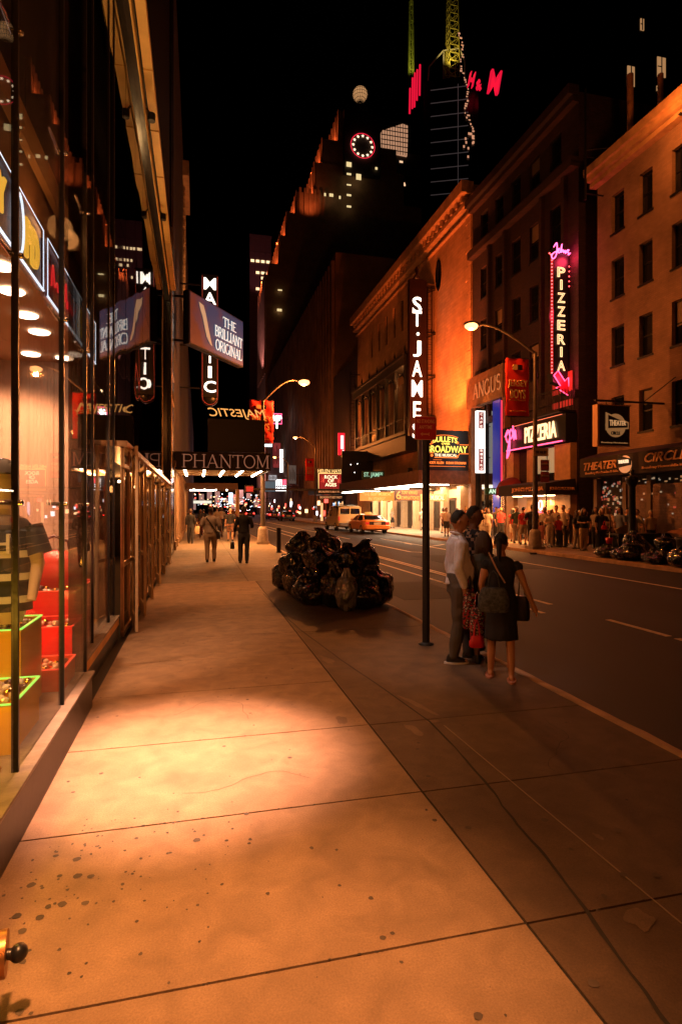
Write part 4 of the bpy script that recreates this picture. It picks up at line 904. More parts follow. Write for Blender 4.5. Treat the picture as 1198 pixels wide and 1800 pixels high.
MB().box(17.32, 17.9, 34, 34.25, 4.0, 8.0).build('sign_box', glow('sign_white', (1, .97, .9), 1.6), cs)
M_sr = mat('sign_red_panel', (.3, .01, .015), .5)
for z0, z1, wd in ((6.85, 7.9, 'CAFE'), (4.15, 5.55, 'BISTRO')):
    MB().box(17.45, 17.77, 33.97, 34.0, z0, z1).build('red_panel', M_sr, cs)
    for i, ch in enumerate(wd): text(ch, (17.61, 33.96, z1-(z1-z0)*(i+.5)/len(wd)), .15, (z1-z0)/len(wd)*.62, glow('sign_letters', (1, .8, .7), 1.5), cs, bold=.02)
f = MB(); f.bar((17.9, 34.1, 5), (18.2, 34.1, 5), .05, .05); f.bar((17.9, 34.1, 7), (18.2, 34.1, 7), .05, .05); split(f, 'bracket', M_iron, cs)
# vertical pizzeria sign
pz = thing('vertical_pizzeria_sign', 'tall black vertical sign with yellow neon PIZZERIA letters and a pink arrow below', 'sign', (17.6, 25.6, 7.4))
f = MB(); f.box(17.22, 18.05, 25.6, 26.0, 8.5, 14.5); f.prism([(17.1, 8.5), (18.1, 8.5), (18.2, 7.7), (17.2, 8.05)], (25.6, 26.0), 'y'); f.build('sign_box', M_black, pz)
E_ny = glow('neon_pale_yellow', (1, .55, .25), 2.6); E_pk = glow('neon_pink', (1, .06, .16), 4.5)
for ch, v in zip('PIZZERIA', (479, 501, 524, 548, 572, 597, 619, 643)):
    text(ch, (17.62, 25.55, 1.75+(893-v)*29.06/1020), .12 if ch == 'I' else .44, .5, E_ny, pz, neon=.022, name='neon_letter')
J = [[(.16, .72), (.3, .98), (.32, .6), (.26, .2), (.12, .02), (.05, .2), (.2, .42), (.38, .5), (.42, .68), (.36, .55), (.4, .42), (.48, .5), (.56, .95), (.52, .45), (.6, .62), (.64, .45), (.7, .6), (.74, .42), (.8, .6), (.9, .64), (.84, .5), (.94, .42), (.86, .36), (.98, .48)]]
neon_path(J, (17.55, 25.5, 14.55), 1.15, .85, .028, glow('neon_hot_pink', (1, .1, .3), 5), pz)
f = MB()
for p, q in (((17.16, 10.0, 0), (17.16, 14.3, 0)),): pass
for i in range(34): f.ball((17.12, 25.6, 8.5+i*.17), .035, 6, 4)
for i in range(5): f.ball((18.1, 25.6, 13.9-i*.25), .03, 6, 4)
for i in range(3): f.ball((16.98+i*.07, 25.6, 14.45-i*.05), .035, 6, 4)
tag(f.build('chaser_bulbs', glow('red_bulb', (1, .06, .06), 9), pz), kind='stuff')
f = MB()
for x in (17.08, 17.18): f.tube([(x, 25.62, 8.45), (x, 25.62, 14.3)], .012, 5)
for i in range(15): f.bar((17.08, 25.61, 8.6+i*.2), (17.18, 25.61, 8.6+i*.2), .02, .02)
f.build('red_tubes', glow('red_dim_tube', (1, .05, .04), .9), pz)
ar = [(17.18, 8.35), (17.42, 8.6), (17.8, 8.1), (18.0, 8.3), (18.08, 7.35), (17.3, 7.75), (17.55, 7.85), (17.18, 8.35)]
f = MB(); f.tube([(x, 25.52, z) for x, z in ar], .03, 6); f.build('neon_arrow', E_pk, pz)
MB().prism([(x, z) for x, z in ar[:-1]], (25.53, 25.58), 'y').build('arrow_plate', mat('arrow_red', (.4, .02, .04), .4), pz)
f = MB(); [f.bar((18.0, 25.85, z), (18.7, 25.2, z), .06, .06) for z in (8.8, 11.2, 13.9)]; split(f, 'bracket', M_iron, pz)
lamp('neon_light', (17.55, 25.2, 8.2), 60, (1, .05, .12), 'POINT', size=.3, parent=pz); lamp('neon_light', (17.0, 25.9, 11.5), 110, (1, .04, .08), 'POINT', size=.5, parent=pz); lamp('neon_light', (17.9, 25.3, 14.2), 90, (1, .04, .1), 'POINT', size=.3, parent=pz)
# the pizzeria front
pf = thing('pizzeria_front', 'pizzeria front with a balcony, tan piers and a black awning reading JOHN\'S PIZZERIA', 'shopfront', (18, 28, 0))
MB().box(17.55, 18.18, 25.1, 31.2, 5.05, 6.45).build('sign_band', M_black, pf)
t = text('PIZZERIA', (17.5, 27.25, 5.75), 2.9, .85, glow('neon_warm_white', (1, .55, .25), 2.6), pf, 'W', bold=.03)
neon_path([[(.0, .5), (.3, .9), (.5, .5), (.3, .1), (.1, .5), (.4, .8)], [(.45, .6), (.6, .9), (.8, .6), (.6, .3), (.45, .6)], [(.8, 1.1), (.9, .2), (1, .8), (1.1, .2)], [(.5, .3), (.3, -.3), (.2, -.9), (.45, -.5), (.5, .2)]], (17.4, 30.1, 5.9), 1.1, .9, .04, E_pk, pf, 'W')
f = MB(); f.tube([(17.48, 30.6, 5.08), (17.48, 25.3, 5.08)], .035, 6); f.build('pink_tube', E_pk, pf)
f = MB(); f.tube([(17.48, 29.8, 6.4), (17.48, 25.3, 6.4)], .015, 5); f.build('red_outline', glow('outline_red', (1, .2, .08), 1.6), pf)
f = MB()
for a, b in ((30.4, 31.2), (28.3, 29.0), (25.1, 26.4)): f.box(17.8, 18.18, a, b, 0, 5.0)
split(f, 'pier', mat('pier_tan', (.42, .24, .12), .7, var=.15), pf)
f = MB(); f.box(18.0, 18.1, 26.4, 28.3, 2.6, 5.0); f.build('window_glass_dark', M_gdark, pf)
for k, (a, b) in enumerate(((26.5, 27.2), (27.35, 28.2))):
    f = MB(); f.box(17.93, 17.99, a, b, 3.6, 4.9); f.build('curtained_window', glow('curtain_glow', (.9, .7, .35), .28), pf)
f = MB(); f.box(17.2, 18.15, 25.15, 27.5, 6.5, 6.6)
for i in range(16): f.tube([(17.22, 25.2+i*.15, 6.6), (17.22, 25.2+i*.15, 7.6)], .018, 5)
for i in range(6): f.tube([(17.25+i*.17, 25.18, 6.6), (17.25+i*.17, 25.18, 7.6)], .018, 5)
f.box(17.2, 17.26, 25.15, 27.5, 7.6, 7.66); f.build('balcony_rail', M_iron, pf)
MB().box(18.02, 18.1, 25.3, 26.9, 6.9, 8.6).build('balcony_window', glow('red_window', (.9, .05, .03), .35), pf)
f = MB(); f.prism([(17.95, 3.2), (16.3, 2.95), (16.3, 2.4), (18.1, 2.4)], (24.9, 29.4), 'y'); f.build('awning', mat('awning_black', (.02, .012, .012), .8), pf)
text("JOHN'S PIZZERIA", (16.27, 26.5, 2.68), 2.9, .27, mat('awning_letters', (.6, .3, .14), .7), pf, 'W', bold=.02)
text("JOHN'S PIZZERIA", (17.2, 24.87, 2.68), 1.4, .2, mat('awning_letters', (.6, .3, .14), .7), pf, 'S', bold=.02)
f = MB(); f.lathe([(1.0, 0), (.98, .35), (.8, .75), (.45, .98), (0, 1.05)], (17.9, 30.6, 2.5), 20, 'z', pi/2, 3*pi/2); f.build('dome_awning', mat('awning_red', (.16, .015, .012), .8), pf)
f = MB(); [f.tube([(16.4, y, 0), (16.4, y, 2.4)], .035, 6) for y in (25.0, 29.3)]; [f.tube([(16.95, y, 0), (16.95, y, 2.5)], .03, 6) for y in (30.0, 31.3)]; split(f, 'awning_post', M_steel, pf)
MB().box(18.02, 18.1, 26.5, 30.3, .1, 2.4).build('lit_interior', glow('pizza_interior', (1, .42, .16), .28), pf)
f = MB(); f.tube([(17.9, 27.8+.16*cos(a*pi/8), 1.9+.25*sin(a*pi/8)) for a in range(17)], .025, 6); f.build('neon_ring', glow('neon_cyan', (.5, .9, 1), 4), pf)
f = MB(); f.tube([(17.9, 28.2, 1.55), (17.9, 27.4, 1.5)], .04, 6); f.build('neon_bar', E_pk, pf)
MB().box(17.88, 17.92, 26.5, 26.9, 1.9, 2.3).build('menu_sheet', mat('paper', (.7, .6, .5), .7), pf)
for y in (25.6, 26.6, 27.6, 28.6): MB().box(16.9, 17.3, y, y+.35, 2.36, 2.4).build('awning_lamp', G_warm, pf)
lamp('awning_light', (16.9, 27.3, 2.3), 750, AMBER, 'AREA', (16.6, 27.3, 0), size=(1, 4), parent=pf)
lamp('awning_light', (17.2, 32.6, 2.6), 160, AMBER, 'POINT', size=.2, parent=pf)

# theatre circle shop
tc_ = thing('gift_shop_front', 'closed shop with roller shutters under a black awning reading THEATER CIRCLE', 'shopfront', (18, 19, 0))
f = MB(); f.prism([(18.15, 4.3), (17.1, 4.0), (17.1, 3.15), (18.15, 3.15)], (14, 23.4), 'y'); f.build('awning', MATS['awning_black'], tc_)
E_tc = mat('shop_letters', (.75, .42, .2), .6)
text('THEATER', (17.07, 22.0, 3.62), 2.1, .34, E_tc, tc_, 'W', bold=.01, shear=.3); text('CIRCLE', (17.07, 18.3, 3.72), 2.1, .36, E_tc, tc_, 'W', bold=.01, shear=.3)
text('Broadway Merchandise & Gifts', (17.07, 21.9, 3.3), 2.1, .13, E_tc, tc_, 'W'); text('Broadway Memorabilia & Gifts', (17.07, 18.3, 3.33), 2.4, .13, E_tc, tc_, 'W')
f = MB()
for i in range(40): f.box(17.92, 17.96+.012*(i % 2), 14.2, 19.9, .25+i*.062, .305+i*.062)
for i in range(40): f.box(17.92, 17.96+.012*(i % 2), 20.15, 21.3, .25+i*.062, .305+i*.062)
sh = mat('shutter_steel', (.17, .1, .07), .45, .5, var=.35, vs=2.5, bump=.1); f.build('roller_shutter', sh, tc_)
f = MB(); [f.box(17.85, 18.15, y, y+.22, 0, 3.1) for y in (13.95, 19.92, 21.32, 23.2)]; split(f, 'shutter_post', mat('post_brown', (.15, .09, .05), .6), tc_)
f = MB(); f.box(18.1, 18.18, 14, 23.2, 0, 3.15); f.build('dark_interior', mat('inner_black', (.01, .008, .008), .7), tc_)
random.seed(31)
G_lit = [glow('shelf_light_%d' % i, c, .28) for i, c in enumerate(((1, .5, .2), (1, .7, .4), (.9, .15, .08), (.8, .75, .6)))]
f = MB()
for i in range(70):
    y = random.uniform(15.0, 21.2); z = random.choice((2.78, 2.86, 2.92, 2.3, 2.36)) if i % 5 else random.uniform(1.2, 2.2); f.use(random.randrange(4)); f.box(17.905, 17.915, y, y+random.uniform(.04, .16), z, z+random.uniform(.03, .1))
for i in range(110):
    y = random.uniform(21.5, 23.1); z = random.uniform(.9, 2.9); f.use(random.randrange(4)); f.box(18.05, 18.09, y, y+random.uniform(.03, .1), z, z+random.uniform(.03, .14))
tag(f.build('lit_merchandise', G_lit, tc_), kind='stuff')
# hanging square sign
hs = thing('hanging_square_sign', 'square black hanging sign with a round emblem and a wedge-shaped banner, over the shop awning', 'sign', (15.8, 19.5, 4.2))
f = MB(); f.box(15.1, 16.5, 19.5, 19.75, 4.2, 5.75); f.build('sign_box', M_black, hs); MB().box(15.02, 15.1, 19.48, 19.77, 4.16, 5.79).box(15.1, 16.55, 19.48, 19.77, 5.75, 5.79).box(15.1, 16.55, 19.48, 19.77, 4.16, 4.2).build('edge_frame', mat('edge_tan', (.6, .32, .14), .5), hs)
E_em = glow('emblem_tan', (1, .45, .15), .22)
f = MB(); f.lathe([(.0, 0), (.46, 0), (.46, -.02), (0, -.02)], (15.85, 19.5, 4.98), 28, 'y'); f.build('round_emblem', E_em, hs)
f = MB(); f.prism([(15.38, 5.48), (16.42, 5.12), (16.42, 4.86), (15.38, 4.78)], (19.45, 19.475), 'y'); f.build('wedge', E_em, hs)
f = MB(); f.prism([(15.48, 5.38), (16.36, 5.07), (16.36, 4.91), (15.48, 4.86)], (19.44, 19.452), 'y'); f.build('wedge_face', M_black, hs)
text('THEATER', (15.9, 19.435, 5.07), .74, .2, glow('emblem_bright', (1, .5, .2), .5), hs, bold=.02, tf=lambda p: Vector((p.x, p.y*(1-.5*p.x), p.z))); text('CIRCLE', (15.83, 19.47, 4.68), .4, .13, M_black, hs, bold=.02)
text('Broadway Merchandise', (15.8, 19.49, 4.3), 1.2, .07, E_em, hs)
f = MB(); f.bar((15.0, 19.6, 5.95), (18.2, 19.6, 5.95), .07, .07); f.tube([(15.5, 19.6, 5.95), (15.5, 19.6, 5.75)], .02, 5); f.tube([(16.2, 19.6, 5.95), (16.2, 19.6, 5.75)], .02, 5); f.tube([(17.2, 19.6, 5.95), (18.2, 19.0, 6.9)], .02, 5); f.build('hanging_rail', M_iron, hs)
sb = thing('round_awning_badge', 'small lit round badge with a wedge on the shop awning', 'sign', (17.0, 20.4, 3.5))
f = MB(); f.lathe([(0, 0), (.36, 0), (.36, -.05), (0, -.05)], (17.06, 20.4, 3.55), 22, 'x'); f.build('badge', glow('badge_orange', (1, .35, .12), .7), sb)
MB().prism([(20.75, 3.95), (20.0, 3.75), (20.0, 3.5), (20.75, 3.42)], (16.96, 17.0), 'x').build('wedge', M_black, sb)
text('THEATER', (16.95, 20.38, 3.66), .6, .14, glow('badge_letters', (1, .7, .4), 1.2), sb, 'W', bold=.02)
lamp('awning_light', (16.6, 20.6, 4.9), 25, SODIUM, 'POINT', size=.1, parent=tc_)
# ================================================================ street furniture
M_pole = mat('galvanised', (.09, .07, .055), .5, .4, var=.2, vs=6); M_polek = mat('black_pole', (.015, .013, .013), .5, bump=.3, bs=60)
def street_lamp(label, x, y, xl, zl, zt, power, group='street lamps', zp=None):
    d = thing('street_lamp', label, 'street lamp', (x, y, 0), group)
    f = MB(); f.box(x-.3, x+.3, y-.3, y+.3, 0, .12); f.lathe([(.28, .12), (.24, .7), (.2, .8), (.12, .85)], (x, y, 0), 8); f.build('base', mat('lamp_base', (.25, .2, .16), .6, var=.3), d)
    f = MB(); f.tube([(x, y, .8), (x, y, zl-.7)], [.12, .075], 12); f.build('pole', M_pole, d)
    sx = 1 if xl > x else -1; P = []
    for i in range(9): t = i/8; P.append((x+(xl-sx*.3-x)*t, y, zl-.75+(zt-zl+.8)*sin(t*pi/2)))
    f = MB(); f.tube(P, [.06]*5+[.05]*4, 8); f.build('arm', M_pole, d)
    f = MB(); f.loft([[(xl+sx*dx, y+r*cos(a*pi/6), zt+.03+dz+r*.55*sin(a*pi/6)) for a in range(12)] for dx, r, dz in ((-.42, .05, 0), (-.3, .1, 0), (-.05, .17, .02), (.2, .18, .02), (.38, .1, 0), (.42, .03, -.02))]); f.build('lamp_head', M_pole, d)
    f = MB(); f.ball((xl+sx*.1, y, zt-.06), .22, 14, 8, (1.3, 1, .75)); f.build('glowing_lens', G_sod, d)
    lamp('sodium_light', (xl+sx*.1, y, zt-.3), power, SODIUM, 'POINT', size=.1, parent=d)
    return d
sl1 = street_lamp('street lamp with a long arm beside the pizzeria sign, holding a red show banner', 13.97, 22.1, 11.1, 9.1, 9.36, 950)
street_lamp('street lamp with a curved arm beyond the taxi, holding a small red banner', 13.97, 70, 11.6, 9.9, 10.4, 3000)
street_lamp('street lamp on the left kerb, its pole behind the PHANTOM marquee', 3.07, 28.4, 5.0, 7.7, 8.05, 3800)
street_lamp('farthest street lamp, low and small near the bright signs at the end', 13.97, 92, 11.9, 9.6, 9.9, 2000)
street_lamp('assumed street lamp on the left kerb, added unseen behind the camera', 3.07, -9, 1.2, 8.6, 9.0, 1000)  # added out of view to light the kerb sign and people
def banner(label, x0, x1, y, z0, z1, pole, fs=1.):
    d = thing('show_banner', label, 'banner', ((x0+x1)/2, y, z0), 'red show banners on lamp posts'); n = 12; f = MB()
    f.loft([[(x0+(x1-x0)*i/n, y+.03*sin(i*.9+z*1.7), z0+(z1-z0)*z/10) for i in range(n+1)]+[(x1-(x1-x0)*i/n, y+.012+.03*sin((n-i)*.9+z*1.7), z0+(z1-z0)*z/10) for i in range(n+1)] for z in range(11)])
    f.build('cloth', mat('banner_red', (.8, .02, .015), .75), d)
    c = (x0+x1)/2; w = x1-x0; h = z1-z0; m = mat('banner_letters', (.75, .5, .22), .7); mo = mat('banner_orange', (.7, .2, .05), .7)
    text('JERSEY', (c, y-.045, z0+h*.55), w*.84, h*.15, m, d, bold=.01); text('BOYS', (c, y-.045, z0+h*.38), w*.66, h*.16, m, d, bold=.01)
    text('ON BROADWAY', (c, y-.045, z0+h*.27), w*.7, h*.03, mo, d); text('AUGUST WILSON THEATRE', (c, y-.045, z0+h*.08), w*.7, h*.02, mo, d)
    f = MB(); f.box(c-w*.22, c-w*.02, y-.05, y-.035, z0+h*.8, z0+h*.89); f.build('emblem', m, d); MB().box(c+.0*w, c+w*.2, y-.05, y-.035, z0+h*.8, z0+h*.89).build('emblem_dark', M_black, d)
    f = MB()
    for z in (z0-.02, z1+.02): f.tube([(pole, y, z), (x0 if pole > x1-.01 else x1, y, z)], .018, 6)
    split(f, 'banner_rod', M_iron, d)
banner('large red JERSEY BOYS banner on the near right street lamp', 12.72, 13.82, 22.35, 5.7, 8.15, 13.95)
banner('small red JERSEY BOYS banner on the lamp post beyond the taxi', 12.75, 13.8, 69.9, 5.1, 7.8, 13.95)
banner('red JERSEY BOYS banner half hidden by the black marquee board', 2.45, 3.62, 28.7, 4.95, 7.05, 3.65)
pr = thing('parking_signs', 'stack of small red and white parking signs on the near right lamp pole', 'sign', (14.0, 21.9, 2.9), None)
f = MB(); f.box(14.1, 14.5, 21.88, 21.9, 2.85, 3.3); f.box(14.1, 14.5, 21.88, 21.9, 3.33, 3.8); split(f, 'red_plate', mat('plate_red', (.35, .05, .03), .5), pr)
MB().box(13.75, 14.45, 21.86, 21.88, 3.95, 4.3).build('street_plate', mat('plate_tan', (.45, .28, .16), .5), pr); text('W 44 ST', (14.1, 21.85, 4.12), .5, .12, M_iron, pr)
text('NO PARKING', (14.3, 21.87, 3.62), .34, .07, mat('plate_letters', (.7, .5, .4), .5), pr); text('NO STOPPING', (14.3, 21.87, 3.12), .34, .07, MATS['plate_letters'], pr)
# near sign pole
sp_ = thing('no_standing_sign', 'black pole with a dark red NO STANDING ANYTIME sign at the kerb', 'sign', (2.84, 6.98, 0))
f = MB(); f.tube([(2.84, 6.98, 0), (2.84, 6.98, 2.72)], .047, 12); f.lathe([(.1, 0), (.1, .012), (.05, .03)], (2.84, 6.98, 0), 14); f.build('pole', M_polek, sp_)
Rs = (R(90), 0, R(-4)); f = MB()
a = R(-4); ux, uy = cos(a), sin(a); cx, cy, cz = 2.80, 6.9, 2.765; w, h = .145, .15
def rr(w, h, y): return [(cx+ux*p[0]+sin(a)*y, cy+uy*p[0]-cos(a)*y*1, cz+p[1]) for p in [(sx*(w-.02)+.02*sx*cos(t)*1, sy*(h-.02)+.02*sy*sin(t)) for sx, sy, T in ((1, 1, (0, .5, 1)), (-1, 1, (1, .5, 0)), (-1, -1, (0, .5, 1)), (1, -1, (1, .5, 0))) for t in [q*pi/2 for q in T]]]
for nm, ww, hh, y0, y1, m in (('plate', w, h, 0, .004, mat('sign_rim', (.9, .4, .28), .4)), ('plate_face', w-.008, h-.008, .004, .006, mat('sign_darkred', (.6, .02, .03), .4))):
    f = MB(); f.loft([rr(ww, hh, y0), rr(ww, hh, y1)]); f.build(nm, m, sp_)
ML = mat('sign_letter_red', (.95, .45, .3), .45)
text('NO STANDING', (cx, cy-.0085, cz+.085), .24, .048, ML, sp_, rot=Rs, depth=.002, bold=.015); text('ANYTIME', (cx, cy-.0085, cz+.012), .17, .045, ML, sp_, rot=Rs, depth=.002, bold=.015)
f = MB(); yy = cy-.0085; f.box(cx-.045, cx+.045, yy-.001, yy+.001, cz-.085, cz-.07)
for s_ in (-1, 1): f.prism([(cx+s_*.075, cz-.0775), (cx+s_*.04, cz-.055), (cx+s_*.04, cz-.1)], (yy-.001, yy+.001), 'y')
f.build('arrow', ML, sp_)
f = MB(); f.bar((cx, cy+.02, cz+.1), (cx+.04, 6.98, cz+.1), .02, .02); f.build('bolt', M_steel, sp_)
for (x, y, lb) in ((3.09, 22.8, 'dark steel bollard at the kerb just behind the rubbish bags'), (3.07, 28.9, 'rusty red bollard at the kerb under the marquee corner')):
    d = thing('bollard', lb, 'bollard', (x, y, 0), 'bollards along the kerb'); f = MB(); f.lathe([(.09, 0), (.09, .95), (.085, .98), (0, .99)], (x, y, 0), 18)
    f.build('post', mat('bollard_dark' if y < 25 else 'bollard_rust', (.02, .014, .012) if y < 25 else (.2, .06, .03), .5, var=.3), d); MB().lathe([(.12, 0), (.12, .03), (.09, .04)], (x, y, 0), 18).build('collar', M_iron, d)
lp = thing('ornate_post', 'short black ornate post with a finial before the shop shutters', 'post', (15.0, 17.6, 0))
f = MB(); f.lathe([(.28, 0), (.28, .15), (.18, .3), (.13, .6), (.11, 2.5), (.16, 2.6), (.22, 2.75), (.24, 2.85), (.1, 2.9), (.06, 3.0), (.09, 3.08), (0, 3.16)], (15.0, 17.6, 0), 14); f.build('shaft', M_black, lp)

# ================================================================ vehicles
def ring(y, hw, z0, z1, r=.12, top=1.):
    pts = []
    for sx, sz, T in ((1, 1, (0, .33, .66, 1)), (-1, 1, (1, .66, .33, 0)), (-1, -1, (0, .33, .66, 1)), (1, -1, (1, .66, .33, 0))):
        for t in T:
            t *= pi/2; k = top if sz > 0 else 1
            pts.append((sx*((hw*k-r)+r*cos(t)), y, (z1-r+r*sin(t)) if sz > 0 else (z0+r-r*sin(t))))
    return pts
def car(name, label, cat, kind, paint, group=None, roof_sign=False, tail=3.0):
    d = thing(name, label, cat, (0, 0, 0), group); P = mat('car_'+paint[0], paint[1], .3, .1, coat=.6)
    if kind == 'sedan':
        L, hw = 5.2, .95; sec = [(-.02, .86, .42, .86, .1), (.1, .93, .3, 1.0, .12), (.9, .95, .25, 1.04, .14), (1.2, .95, .25, .98, .14), (3.6, .95, .25, .96, .14), (4.6, .93, .28, .86, .14), (5.1, .86, .36, .74, .12), (5.2, .78, .42, .66, .08)]
        cab = [(.75, .80, .78, .98, 1.0), (1.35, .84, .66, .97, 1.36), (2.3, .86, .67, .96, 1.42), (3.0, .86, .66, .95, 1.37), (3.75, .8, .7, .94, .98)]; zr = 1.42; wheels = (1.0, 4.1)
    else:
        L, hw = 5.0, 1.0; sec = [(-.02, .93, .5, 1.15, .08), (.04, .99, .38, 1.25, .1), (.6, 1.0, .33, 1.25, .12), (3.6, 1.0, .33, 1.22, .12), (4.5, .97, .38, 1.08, .14), (5.0, .88, .48, .92, .12)]
        cab = [(.02, .95, .86, 1.2, 1.98), (.3, .97, .86, 1.2, 2.06), (2.0, .97, .86, 1.2, 2.08), (3.2, .96, .84, 1.2, 2.02), (4.2, .92, .8, 1.1, 1.15)]; zr = 2.08; wheels = (.95, 4.0)
    f = MB(); f.loft([ring(y, w, z0, z1, r) for y, w, z0, z1, r in sec]); f.build('body', P, d)
    f = MB(); rings = []
    for y, wb, wt, z0, z1 in cab: rings.append([(-wb, y, z0), (wb, y, z0), (wt, y, max(z1-.04, z0+.01)), (wt-.1, y, z1), (-wt+.1, y, z1), (-wt, y, max(z1-.04, z0+.01))])
    f.loft(rings); f.build('windows', M_gdark, d)
    f = MB(); top = cab[1:-1] if kind == 'sedan' else cab[:-1]
    rr_ = [[(-wt-.01, y, z1-.06), (wt+.01, y, z1-.06), (wt-.09, y, z1+.015), (-wt+.09, y, z1+.015)] for y, wb, wt, z0, z1 in top]; f.loft(rr_)
    for i, (y, wb, wt, z0, z1) in enumerate(cab):
        if kind == 'sedan' and i in (0, 4): continue
        for s_ in (-1, 1):
            if kind == 'sedan' and i == 1: f.bar((s_*.81, .72, 1.0), (s_*wt, y, z1-.03), .09, .05)
            elif kind == 'sedan' and i == 3: f.bar((s_*.81, 3.78, .97), (s_*wt, y, z1-.03), .07, .05)
            else: f.bar((s_*wb, y, z0), (s_*wt, y, z1-.03), .12 if kind == 'van' else .07, .05, (0, 1, 0))
    if kind == 'van':
        f.box(-.97, .97, -.03, .0, 1.15, 1.38); f.box(-.88, .88, -.03, .02, 1.84, 2.0); f.box(-.04, .04, -.035, .0, 1.38, 1.84)
        for s_ in (-1, 1): f.box(s_*.9-.06, s_*.9+.06, -.03, .02, 1.3, 1.95); f.box(s_*.96-.015, s_*.96+.015, .7, 2.0, 1.2, 1.9)
    f.build('roof', P, d)
    for y in wheels:
        for s_ in (-1, 1):
            w = MB(); w.lathe([(.2, -.11), (.32, -.11), (.345, -.06), (.345, .06), (.32, .11), (.2, .11)], (s_*(hw-.1), y, .345), 22, 'x'); w = w.build('wheel', mat('tyre', (.015, .014, .014), .8), d)
            g = MB(); g.lathe([(0, .0), (.1, .03), (.2, .0), (.21, -.02)], (s_*(hw-.1)+s_*.09, y, .345), 18, 'x'); g.build('rim', M_steel, w)
    f = MB(); f.loft([ring(y, w_, z0, z1, .05) for y, w_, z0, z1 in ((-.13, .8, .4, .62), (-.1, .93, .36, .66), (.1, .96, .36, .66))]); f.build('bumper', P if kind == 'sedan' else mat('bumper_grey', (.15, .1, .07), .5), d)
    Gt = glow('tail_red_%g' % tail, (1, .03, .02), tail)
    for s_ in (-1, 1):
        if kind == 'sedan': f = MB(); f.box(s_*.75-.14, s_*.75+.14, -.045, .0, .72, .87)
        else: f = MB(); f.box(s_*.93-.06, s_*.93+.06, -.05, .0, .85, 1.2)
        f.build('tail_light', Gt, d)
        f = MB(); f.ball((s_*(hw+.06), 3.35 if kind == 'sedan' else 3.9, 1.02 if kind == 'sedan' else 1.25), .1, 8, 6, (1, .5, .7)); f.build('side_mirror', P, d)
    MB().box(-.27, .27, -.05, -.03, .68, .85).build('number_plate', mat('plate_cream', (.6, .45, .25), .5), d)
    if kind == 'sedan': MB().box(-.6, .6, -.03, .0, .68, .9).build('trunk_trim', mat('trim_dark', (.03, .015, .01), .4), d)
    if roof_sign:
        f = MB(); f.loft([[(-.3, y, 1.42), (.3, y, 1.42), (.22, y, z), (-.22, y, z)] for y, z in ((2.2, 1.44), (2.28, 1.58), (2.42, 1.58), (2.5, 1.44))]); f.build('roof_sign', glow('taxi_sign', (1, .5, .1), .6), d)
    if kind == 'van':
        f = MB()
        for y in (.6, 1.8, 3.0): f.bar((-.8, y, 2.16), (.8, y, 2.16), .05, .04)
        for s_ in (-1, 1): f.bar((s_*.78, .4, 2.14), (s_*.78, 3.1, 2.14), .04, .04)
        f.build('roof_rack', M_iron, d)
    return d
def put(d, x, y, yaw=0, z=-.13): d.location = (x, y, z); d.rotation_euler = (0, 0, R(yaw)); return d
put(car('taxi', 'orange-yellow taxi sedan parked at the far kerb, seen from behind', 'taxi', 'sedan', ('taxi_orange', (.75, .22, .03)), roof_sign=True, tail=.5), 12.45, 39.7, 0)
put(car('van', 'pale yellow van with a roof rack just ahead of the taxi', 'van', 'van', ('van_cream', (.7, .42, .16)), tail=.5), 12.15, 46.3, 2)
bc = put(car('parked_car', 'black car parked far ahead at the right kerb', 'car', 'sedan', ('black', (.01, .01, .01)), 'cars far down the street', tail=1.5), 12.5, 82, 0)
fc = put(car('parked_car', 'red-lit car in traffic, nearest of the tail lights seen under the marquee', 'car', 'sedan', ('dark_red', (.1, .01, .01)), 'cars far down the street', tail=14), 7.4, 105, 0)
for x, y, lb in ((4.9, 112, 'car in traffic with red tail lights, at the left kerb far ahead'), (10.2, 118, 'car in traffic with red tail lights, second from the right far ahead'), (7.6, 128, 'car in traffic with red tail lights, in the middle and farthest'), (12.3, 96, 'car with red tail lights parked beyond the black car')):
    c_ = copy_tree(fc); put(c_, x, y); c_['label'] = lb

# ================================================================ far right side of the street
hh = thing('far_theatre', 'small theatre beyond the buff one, with a yellow-lit marquee board reading HELEN HAYES', 'building', (18, 73, 0))
MB().box(18.4, 40, 66, 79, 0, 20).build('wall', B_red, hh)
f = MB(); f.box(14.6, 18.3, 72, 78, 3.5, 4.1); f.box(14.6, 18.3, 72, 72.4, 4.1, 6.75); f.build('marquee', M_black, hh)
E_hh = glow('hh_yellow', (1, .62, .2), 1.3)
text('HELEN HAYES', (16.4, 71.95, 6.45), 3.4, .45, E_hh, hh, bold=.03)
f = MB(); f.tube([(14.8, 71.95, 6.15), (18.0, 71.95, 6.15), (18.0, 71.95, 4.15), (14.8, 71.95, 4.15), (14.8, 71.95, 6.15)], .06, 5); f.build('board_border', E_hh, hh)
MB().box(14.85, 17.95, 71.96, 71.99, 4.2, 6.1).build('poster', glow('poster_red', (.4, .02, .02), .6), hh)
text('ROCK\nOF\nAGES', (16.4, 71.9, 5.2), 1.7, 1.4, glow('rock_letters', (1, .85, .5), 1.8), hh, bold=.05)
f = MB()
for s_ in (-1, 1):
    for k in range(4): f.prism([(16.4+s_*.9, 5.0+.1*k), (16.4+s_*(1.4-.05*k), 5.1+.25*k), (16.4+s_*.9, 5.08+.1*k)], (71.92, 71.95), 'y')
f.build('poster_flames', glow('flame_red', (1, .1, .05), 1.2), hh)
text("BROADWAY'S BEST PARTY", (16.4, 71.95, 3.85), 3.2, .3, glow('hh_dim', (1, .4, .15), .7), hh, bold=.02)
